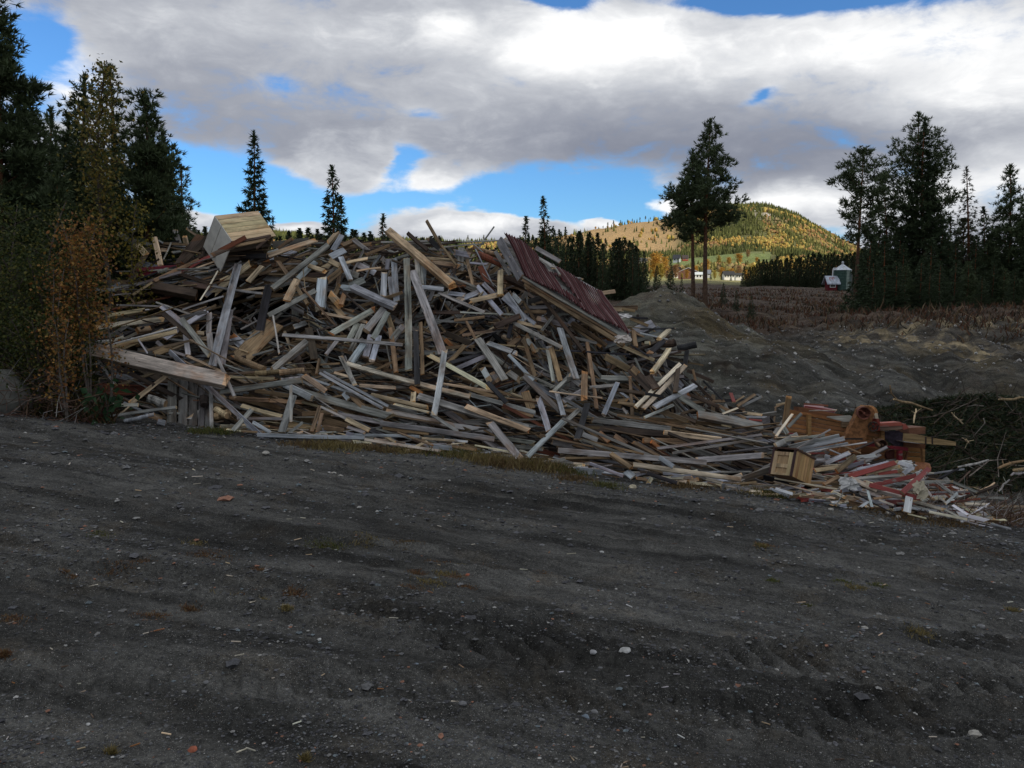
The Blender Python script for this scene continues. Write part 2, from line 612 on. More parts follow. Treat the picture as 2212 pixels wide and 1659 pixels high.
CONES = [  # px, py of the peak, distance, slope, rounding radius
    (1432, 617, 30.0, 0.60, 0.5), (1505, 700, 27.5, 0.62, 0.8), (1590, 722, 27.0, 0.6, 1.4), (1690, 728, 29, 0.6, 0.9),
    (1775, 742, 30, 0.58, 0.8), (1865, 742, 31, 0.6, 0.9), (1960, 745, 32, 0.55, 0.8), (2050, 765, 30, 0.6, 0.6),
    (1640, 800, 24.5, 0.6, 1.0), (1760, 815, 24.5, 0.6, 0.8), (1905, 800, 26.5, 0.6, 0.8), (2150, 770, 29, 0.6, 0.8)]
CONEP = [(P(a, b_, d), s, r) for (a, b_, d, s, r) in CONES]
# tyre ruts: centre line a->b on the yard, half-width, depth; lug marks across the near right ones
RUTS = [((-9, 7.4), (12, 4.9), .26, .035), ((-9, 8.9), (12, 6.6), .26, .03), ((-8, 5.2), (9, 4.5), .24, .03), ((-9, 11.2), (7, 8.4), .28, .035),
        ((-5, 10.4), (9, 8.0), .28, .04), ((-3, 3.3), (4.2, 4.5), .2, .03), ((0.2, 2.3), (6, 3.9), .3, .035), ((-6, 6.3), (2.5, 3.6), .22, .025)]


def base_z(x, y):
    x = np.asarray(x, float)
    y = np.asarray(y, float)
    r = np.hypot(x, y)
    azv = np.arctan2(x, y)
    D = r * np.maximum(np.cos(azv), 0.55)
    pz = plane_z(x, y)
    a = np.clip((azv - az_t[0]) / (az_t[1] - az_t[0]), 0, NA - 1.001)
    l = np.clip((np.log(np.maximum(D, 13.0)) - ld_t[0]) / (ld_t[1] - ld_t[0]), 0, ND - 1.001)
    ai, li = a.astype(int), l.astype(int)
    fa, fl = a - ai, l - li
    tz = (Ztab[ai, li] * (1 - fa) + Ztab[ai + 1, li] * fa) * (1 - fl) + (Ztab[ai, li + 1] * (1 - fa) + Ztab[ai + 1, li + 1] * fa) * fl
    w = np.clip((D - 12.0) / 2.5, 0, 1)
    w = w * w * (3 - 2 * w)
    return pz * (1 - w) + tz * w, D


def Hz(x, y, fine=True):
    z, D = base_z(x, y)
    x = np.asarray(x, float)
    y = np.asarray(y, float)
    for (p, s, rr) in CONEP:
        d = np.hypot(x - p[0], y - p[1])
        wob = 0.16 * fbm(x * 0.9 + p[0], y * 0.9, 3) * np.clip(d, 0, 2) + .0
        cz = p[2] - s * (np.sqrt(d * d + rr * rr) - rr) + wob
        k = 0.25
        z = np.where(cz > z, cz, z)
    mid = np.clip((D - 16) / 8, 0, 1)
    z = z + mid * (fbm(x * 1.1 + 5, y * 1.1, 4) * .12 - np.abs(fbm(x * .5, y * .5 + 8, 3)) * .22) * (D < 45)
    z = z + mid * fbm(x * .35, y * .35, 5) * np.clip(D * 0.012, 0, 0.5) * (D < 250)
    bank = np.clip((D - 30) / 4, 0, 1) * np.clip((70 - D) / 15, 0, 1) * (x > 9)
    z = z + bank * (np.abs(fbm(x * 0.55, y * 0.55, 4)) * -0.8 + 0.2)
    z = z + bank * (fbm(x * 3.6 + 3, y * 3.6, 4) * .16)
    z = z + mid * (D < 50) * fbm(x * 3.2, y * 3.2 + 9, 3) * .16
    far = np.clip((D - 300) / 300, 0, 1)
    z = z + far * fbm(x * .006, y * .006, 5) * 14
    if fine:
        nearw = np.clip((16 - D) / 3, 0, 1)
        z = z + nearw * (fbm(x * 0.45 + 3, y * 0.9, 3) * 0.05 + fbm(x * 2.1, y * 3.3, 3) * 0.03 + fbm(x * 8, y * 10, 3) * 0.024 + (fbm(x * 22, y * 24, 2) * .012))
        for (a, b_, hw, dep) in RUTS:
            a, b_ = np.array(a), np.array(b_)
            L = np.linalg.norm(b_ - a)
            u = (b_ - a) / L
            s = (x - a[0]) * u[0] + (y - a[1]) * u[1]
            d = (x - a[0]) * -u[1] + (y - a[1]) * u[0] + 0.12 * np.sin(s * 0.9 + a[1])
            m_ = np.clip(s, 0, 1) * np.clip(L - s, 0, 1)
            q = np.abs(d) / hw
            dep = dep * 1.5
            z = z - m_ * dep * np.clip(1 - q ** 4, 0, 1) * (0.6 + .8 * vnoise(s * .7, a[1]+s*0)) + m_ * dep * 0.7 * np.exp(-((q - 1.25) / .2) ** 2)
            z = z + m_ * np.clip(1 - q ** 2, 0, 1) * 0.012 * np.sign(np.sin(s * 2 * math.pi / .16 + 5 * d)) * np.clip(6.0 - D, 0, 1)
        # deep lug prints where a machine turned, lower right
        for (cx, cy, ang, n, sp, ln) in ((1.85, 5.0, 1.19, 7, .13, .30), (2.15, 4.35, 1.15, 6, .15, .32), (2.95, 4.85, 1.2, 6, .15, .30), (0.05, 4.6, 1.0, 5, .15, .30), (3.3, 5.6, 1.2, 5, .16, .28), (2.7, 4.1, 1.2, 5, .14, .28)):
            du, dv = np.array([math.cos(ang), -math.sin(ang)]), np.array([math.sin(ang), math.cos(ang)])
            for i in range(n):
                ox, oy = cx + dv[0] * 0 + (i - n / 2) * sp, cy + (i - n / 2) * sp * 0.4
                s = (x - ox) * du[0] + (y - oy) * du[1]
                d = (x - ox) * dv[0] + (y - oy) * dv[1]
                z = z - 0.062 * np.exp(-(d / .024) ** 2) * np.clip(1.2 - np.abs(s) / ln * 1.2, 0, 1) + 0.016 * np.exp(-((d - .06) / .03) ** 2) * np.clip(1 - np.abs(s) / ln, 0, 1)
    return z


def zone_cols(x, y, D, z):
    """what the ground is made of at each place (soil, heath, field, bare rock): own colours only"""
    azv = np.arctan2(x, y)
    px = PXC + FPX * np.tan(np.clip(azv, -1.0, 1.0))
    n1 = fbm(x * .25, y * .25, 4)
    n2 = fbm(x * 1.3, y * 1.3, 4)
    nf = fbm(x * .01 + 4, y * .01, 4)
    c = np.zeros(x.shape + (3,))
    c[:] = (0.047, 0.046, 0.041)
    def put(mask, col):
        mk = np.clip(mask, 0, 1)[..., None]
        c[:] = c * (1 - mk) + np.array(col) * mk
    put((D - 15.5 + n1 * 2) / 2, (0.045, 0.040, 0.032))
    # spoil heaps
    hp = np.zeros(x.shape)
    for (p, s, rr) in CONEP:
        hp = np.maximum(hp, np.clip(1.6 - np.hypot(x - p[0], y - p[1]) / (5.5 if p[2] > 1 else 3.2), 0, 1))
    put(hp * (D > 18) * 1.5, (0.055, 0.054, 0.046))
    p0 = CONEP[0][0]
    put(np.clip(2.0 - np.hypot(x - p0[0], y - p0[1]) / 3.4, 0, 1) * (n2 * 1.3 + .75), (0.085, 0.084, 0.064))
    put(np.clip((n1 - 0.05) * 3, 0, 1) * (D > 20) * (D < 34), (0.058, 0.045, 0.022))
    # sandy cut bank
    put(np.clip((D - 31) / 2, 0, 1) * np.clip((45 - D) / 2, 0, 1) * np.clip((px - 1750) / 120, 0, 1) * (0.35 + n2 * 2.2 + 1.2 * fbm(x * 3.1, y * 3.1, 3)), (0.19, 0.15, 0.085))
    put(np.clip(fbm(x * 2.3 + 4, y * 2.3, 3) * 3 - .5, 0, 1) * (D > 24) * (D < 44), (0.045, 0.038, 0.028))
    # heath and clear-cut
    put(np.clip((D - 41 + n1 * 4 + np.clip((1850 - px) / 120, 0, 4) * 1.5) / 2, 0, 1), (0.050, 0.032, 0.020))
    put(np.clip(n2 * 2.5 - .2, 0, 1) * (D > 44) * (D < 260), (0.075, 0.058, 0.038))
    put(np.clip((D - 175) / 40, 0, 1) * (px < 1900), (0.16, 0.15, 0.06))
    put((px < 420) * (D > 13.2) * (D < 300) * 1.0, (0.05, 0.036, 0.022))
    # lit valley fields then wooded hill
    put(np.clip((D - 330) / 40, 0, 1) * (px > 1380), (0.20, 0.20, 0.075))
    put(np.clip((D - 560) / 60, 0, 1), (0.10, 0.10, 0.035))
    put(np.clip((D - 600) / 30, 0, 1) * np.clip((760 - D) / 40, 0, 1) * (px > 1440) * (px < 1660) * (nf > -.35), (0.12, 0.155, 0.05))
    put(np.clip((D - 850) / 100, 0, 1) * (px > 960) * np.clip((1480 - px) / 40, 0, 1) * (nf > -0.3), (0.32, 0.215, 0.10))
    rockm = (fbm(x * .02 + 9, y * .02, 4) > 0.28) & (D > 1000) & (px > 1480) & (px < 1760)
    put(rockm * 1.0, (0.34, 0.31, 0.28))
    return c


# one ground sheet, polar rings round the yard out past the horizon
th = np.concatenate([np.linspace(-math.pi, -0.75, 22)[:-1], np.linspace(-0.75, -0.60, 12)[:-1], np.linspace(-0.60, 0.60, 520), np.linspace(0.60, 0.75, 12)[1:], np.linspace(0.75, math.pi, 22)[1:-1]])
rr_ = [0.35]
while rr_[-1] < 9000:
    r = rr_[-1]
    k = 1.03 if r < 1.9 else 1.0085 if r < 6 else 1.0105 if r < 18 else 1.0065 if r < 48 else 1.0125 if r < 70 else 1.035
    rr_.append(r * k)
rr_ = np.array(rr_)
TH, RR = np.meshgrid(th, rr_)
X, Y = RR * np.sin(TH), RR * np.cos(TH)
Zg = Hz(X, Y)
Dg = RR * np.maximum(np.cos(TH), 0.55)
Cg = zone_cols(X, Y, Dg, Zg)
nr, nt = X.shape
idx = np.arange(nr * nt).reshape(nr, nt)
nx = np.roll(idx, -1, axis=1)
Fg = np.stack([idx[:-1], nx[:-1], nx[1:], idx[1:]], -1).reshape(-1, 4)[:, ::-1]
Vg = np.stack([X, Y, Zg], -1).reshape(-1, 3)
Vg = np.vstack([Vg, [0, 0, Zg[0].mean()]])
cen = len(Vg) - 1
Cv = np.vstack([Cg.reshape(-1, 3), Cg[0, 0]])
F3 = np.array([[cen, idx[0, j], nx[0, j]] for j in range(nt)])[:, ::-1]

m, t, b, _ = mat_new('ground_soil')
geo = t.new('ShaderNodeNewGeometry')
pos = geo.outputs['Position']
tint = t.attr('tint', 'Color')
rot_ = t.new('ShaderNodeVectorRotate', rotation_type='Z_AXIS')
t.put(rot_.inputs['Vector'], pos)
rot_.inputs['Angle'].default_value = 0.22
pl = t.vmath('MULTIPLY', rot_.outputs[0], (0.42, 1.5, 1.0))
streak = t.noise(t.vmath('MULTIPLY', rot_.outputs[0], (0.5, 5.0, 1.0)), 1.0, 4, 0.6, 0.3)
big = t.noise(pl, 0.8, 6, 0.62, 0.5)
mid_ = t.noise(pos, 5.0, 5, 0.7)
fin_ = t.noise(pos, 38.0, 4, 0.75)
v = t.math('MULTIPLY', t.maprange(big, 0.36, 0.64, 0.66, 1.75), t.maprange(mid_, 0.3, 0.7, 0.72, 1.32))
v = t.math('MULTIPLY', v, t.maprange(fin_, 0.3, 0.7, 0.55, 1.5))
v = t.math('MULTIPLY', v, t.maprange(streak, 0.35, 0.65, 0.74, 1.3))
loose = t.math('ADD', t.math('MULTIPLY', big, 0.55), t.math('MULTIPLY', streak, 0.45))
s1 = t.new('ShaderNodeVectorMath', operation='SCALE')
t.put(s1.inputs[0], tint)
t.put(s1.inputs['Scale'], v)
c = s1.outputs[0]
# brownish damp earth patches
c = t.mix(t.maprange(t.noise(pos, 1.7, 5, 0.6), 0.52, 0.68, 0, 0.5), c, t.mix(1.0, c, (1.12, 0.92, 0.70), 'MULTIPLY'))
# grit: small pale and dark grains, denser where the surface is loose
for scl, lo, hi, gain in ((95.0, 0.14, 0.27, 1.0), (170.0, 0.20, 0.34, 0.95), (55.0, 0.08, 0.16, 0.9), (300.0, 0.22, 0.36, 0.8), (42.0, 0.06, 0.13, 0.8), (17.0, 0.04, 0.08, .8)):
    vo = t.new('ShaderNodeTexVoronoi')
    t.put(vo.inputs['Vector'], pos)
    vo.inputs['Scale'].default_value = scl
    gc = vo.outputs['Color']
    sp_ = t.new('ShaderNodeSeparateColor')
    t.put(sp_.inputs[0], gc)
    pick = t.math('GREATER_THAN', sp_.outputs[0], t.maprange(loose, 0.42, 0.60, 0.88, 0.30))
    mk = t.math('MULTIPLY', t.maprange(vo.outputs['Distance'], lo, hi, 1.0, 0.0), pick)
    mk = t.math('MULTIPLY', mk, gain)
    gcol = t.ramp(sp_.outputs[1], [(0.0, (0.04, 0.04, 0.042)), (0.4, (0.105, 0.108, 0.108)), (0.72, (0.24, 0.24, 0.23)), (0.92, (0.50, 0.48, 0.43)), (1.0, (0.22, 0.14, 0.10))])
    c = t.mix(mk, c, gcol)
t.put(b.inputs['Base Color'], c)
b.inputs['Roughness'].default_value = 0.92
b.inputs['Specular IOR Level'].default_value = 0.15
hgt = t.math('ADD', t.math('MULTIPLY', t.noise(pos, 24.0, 6, 0.75), 1.0), t.math('MULTIPLY', t.voro(pos, 60.0), -0.5))
bump(t, b, hgt, 0.9, 0.02)
M['ground'] = m
gm = mesh_np('ground', Vg, [F3, Fg], M['ground'], tint=Cv, smooth=True)
ground = link(bpy.data.objects.new('ground', gm))
tag(ground, kind='structure')


def hz1(x, y):
    return float(Hz(np.array([x]), np.array([y]))[0])


def on_ground(px, D):
    az_ = math.atan((px - PXC) / FPX)
    x = math.tan(az_) * D
    return np.array([x, D, hz1(x, D)])


# cloud between the sun and the yard: a real cumulus high up behind the viewer
def make_cloud():
    import bmesh
    bm = bmesh.new()
    bmesh.ops.create_icosphere(bm, subdivisions=5, radius=1.0)
    for v_ in bm.verts:
        p = v_.co
        n_ = float(fbm(np.array([p.x * 2.5 + 3]), np.array([p.y * 2.5 + p.z]), 4)[0])
        s = 1 + 0.28 * n_
        v_.co = Vector((p.x * 300 * s, p.y * 185 * s, (p.z * 55 if p.z > 0 else p.z * 18) * s))
    me = bpy.data.meshes.new('cloud')
    bm.to_mesh(me)
    bm.free()
    m, t, b, _ = mat_new('cloud_vapour')
    b.inputs['Base Color'].default_value = (0.9, 0.9, 0.92, 1)
    b.inputs['Roughness'].default_value = 1.0
    me.materials.append(m)
    me.polygons.foreach_set('use_smooth', [True] * len(me.polygons))
    o = link(bpy.data.objects.new('cloud', me))
    A = 620.0
    c0 = np.array([0, 95, 0]) + SV * (A / SV[2])
    o.location = c0
    tag(o, kind='structure')


make_cloud()

# ------------------------------------------------------------------ the heap of demolition timber
rng = np.random.RandomState(5)
TINT = {
    'g': (0.35, 0.34, 0.31), 'b': (0.43, 0.45, 0.475), 'w': (0.30, 0.205, 0.115), 't': (0.64, 0.49, 0.31),
    'y': (0.76, 0.65, 0.46), 'd': (0.095, 0.065, 0.046), 'k': (0.032, 0.031, 0.034), 'o': (0.45, 0.19, 0.07),
    'r': (0.30, 0.065, 0.055), 'c': (0.16, 0.012, 0.025), 'R': (0.22, 0.075, 0.04), 'W': (0.68, 0.68, 0.68), 'G': (0.72, 0.64, 0.51)}
CNAME = {'g': 'grey weathered', 'b': 'silvery grey', 'w': 'brown', 't': 'tan', 'y': 'pale fresh', 'd': 'dark brown', 'k': 'blackened',
         'o': 'orange', 'r': 'red painted', 'c': 'crimson', 'R': 'reddish brown', 'W': 'white painted', 'G': 'pale grey'}
CREST = [(150, 640, 2.6), (215, 600, 3.0), (262, 528, 3.4), (330, 525, 3.6), (450, 525, 3.8), (600, 525, 3.9), (700, 520, 3.9), (850, 520, 3.9), (1000, 522, 3.8), (1080, 535, 3.6),
         (1180, 600, 3.4), (1300, 660, 3.0), (1400, 680, 2.9), (1480, 760, 2.7), (1530, 840, 2.5), (1640, 868, 2.4), (1690, 885, 2.2), (1712, 950, 1.9), (1750, 962, 1.8), (1800, 990, 1.5), (1900, 1002, 1.2), (1950, 1000, 1.1), (2010, 1022, .9), (2060, 1048, .7), (2170, 1135, .3)]
CAV = [(533, 655, 95, 34), (270, 583, 55, 24), (352, 553, 32, 18), (440, 645, 90, 24), (632, 709, 55, 30), (740, 640, 60, 26), (1150, 640, 85, 38), (1235, 692, 50, 20), (820, 745, 40, 30), (1080, 770, 60, 24), (1250, 800, 40, 26), (1330, 755, 50, 26),
       (300, 800, 60, 18), (480, 712, 60, 20), (1481, 889, 150, 10), (700, 790, 60, 22), (960, 700, 50, 24), (1010, 640, 50, 20), (620, 600, 50, 14), (900, 790, 50, 20), (1180, 850, 50, 14), (250, 700, 50, 16), (560, 880, 70, 12), (800, 872, 60, 8)]


def cavity(px, py):
    return max(max(0.0, 1.25 - ((px - a) / c_) ** 2 - ((py - b_) / d_) ** 2) for (a, b_, c_, d_) in CAV)
BASE = [(150, 888), (230, 903), (350, 915), (450, 924), (560, 938), (700, 953), (900, 976), (1100, 992), (1260, 1018), (1400, 1038), (1600, 1062), (1800, 1092), (1950, 1112), (2100, 1130), (2170, 1141)]
cX = [c[0] for c in CREST]
bX = [c[0] for c in BASE]


def base_py(px):
    return float(np.interp(px, bX, [c[1] for c in BASE]))


def crest_py(px):
    return float(np.interp(px, cX, [c[1] for c in CREST]))


def base_D(px):
    """distance at which the yard meets the line of sight to the foot of the heap"""
    py = base_py(px)
    u = (px - PXC) / FPX
    lo, hi = 5.0, 20.0
    for _ in range(30):
        mdl = (lo + hi) / 2
        p = P(px, py, mdl)
        if p[2] > float(plane_z(p[0], p[1])):
            lo = mdl
        else:
            hi = mdl
    return lo


_bd = np.array([base_D(x) for x in range(100, 2230, 20)])
_bx = np.arange(100, 2230, 20)


def S(px, py):
    b0, c0 = base_py(px), crest_py(px)
    t = min(max((b0 - py) / max(b0 - c0, 20.0), -0.05), 1.0)
    bd = float(np.interp(px, _bx, _bd))
    return bd + float(np.interp(px, cX, [c[2] for c in CREST])) * (t ** 1.05 if t > 0 else t)


CS8 = np.array([(-.5, -.38), (-.38, -.5), (.38, -.5), (.5, -.38), (.5, .38), (.38, .5), (-.38, .5), (-.5, .38)])
CS4 = np.array([(-.5, -.5), (.5, -.5), (.5, .5), (-.5, .5)])


def board(mb, A, B, w, th, tint, rg, facing=None, roll=0.0, hero=True, jag=0.25, bow=0.0, taper=0.0, etint=None):
    """one sawn timber from A to B, wide face towards facing, ends broken or sawn, slight bow and wear"""
    A, B = np.asarray(A, float), np.asarray(B, float)
    L = np.linalg.norm(B - A) + 1e-6
    u = (B - A) / L
    f = np.asarray(facing, float) if facing is not None else np.array([A[0] * -0.04, -1.0, 0.42])
    f = f - u * (f @ u)
    f = unit(f)
    s = np.cross(u, f)
    cr, sr = math.cos(roll), math.sin(roll)
    f, s = f * cr + s * sr, s * cr - f * sr
    cs = CS8.copy() if hero else CS4
    k = len(cs)
    if hero:
        ch = min(th / w, 1.0)
        cs = np.sign(CS8) * 0.5
        # chamfer of a few mm whatever the proportions
        cm = min(0.006, th * .2)
        pts = [(-.5, -.5 + cm / th), (-.5 + cm / w, -.5), (.5 - cm / w, -.5), (.5, -.5 + cm / th), (.5, .5 - cm / th), (.5 - cm / w, .5), (-.5 + cm / w, .5), (-.5, .5 - cm / th)]
        cs = np.array(pts)
    ns = max(2, min(7, int(L / 0.35) + 2)) if hero else 2
    ts = np.linspace(0, 1, ns)
    bend = bow * L
    V, G = [], []
    for i, tt in enumerate(ts):
        cc = A + u * L * tt + f * bend * (4 * tt * (1 - tt)) * 1.0
        ww = w * (1 - taper * tt) * (1 + (rg.rand() - .5) * 0.05)
        hh = th * (1 + (rg.rand() - .5) * 0.06)
        for j, (a, b_) in enumerate(cs):
            e = 0.0
            if i == 0 or i == ns - 1:
                e = (rg.rand() - .5) * jag * w * (2.4 if hero else 1.5) + (a * jag * w * rg.uniform(-1, 1) * 0)
            V.append(cc + s * ww * a + f * hh * b_ + u * e)
            G.append((L * tt + e, ww * a, hh * b_))
    V = np.array(V)
    G = np.array(G) + rg.rand(3) * 30
    F = [[i * k + j, (i + 1) * k + j, (i + 1) * k + (j + 1) % k, i * k + (j + 1) % k] for i in range(ns - 1) for j in range(k)]
    T = [tint] * len(F)
    et = etint if etint is not None else tuple(np.array(tint) * np.array([1.25, .95, .65]) * 1.1)
    o = (ns - 1) * k
    if k == 8:
        F += [[0, 1, 2, 3], [0, 3, 4, 7], [4, 5, 6, 7], [o + 3, o + 2, o + 1, o], [o + 7, o + 4, o + 3, o], [o + 7, o + 6, o + 5, o + 4]]
        T += [et] * 6
    else:
        F += [[0, 1, 2, 3], [o + 3, o + 2, o + 1, o]]
        T += [et] * 2
    mb.add(V, np.array(F), np.array(T), G)


def vary(c, rg, a=0.22):
    c = np.array(c) * (1 + (rg.rand() - .5) * 2 * a)
    return tuple(np.clip(c * (1 + (rg.rand(3) - .5) * 0.10), 0, 0.85))


REG = {1: (0, 700, 1.58), 2: (700, 750, 2.212), 3: (1500, 750, 2.212), 4: (200, 1250, 2.212), 5: (1100, 1350, 2.212), 6: (2000, 1200, 2.212),
       8: (3050, 1550, 2.949), 9: (3300, 1500, 2.370), 10: (350, 850, 3.016), 11: (1900, 900, 3.16)}
K = 2212 / 4032.0
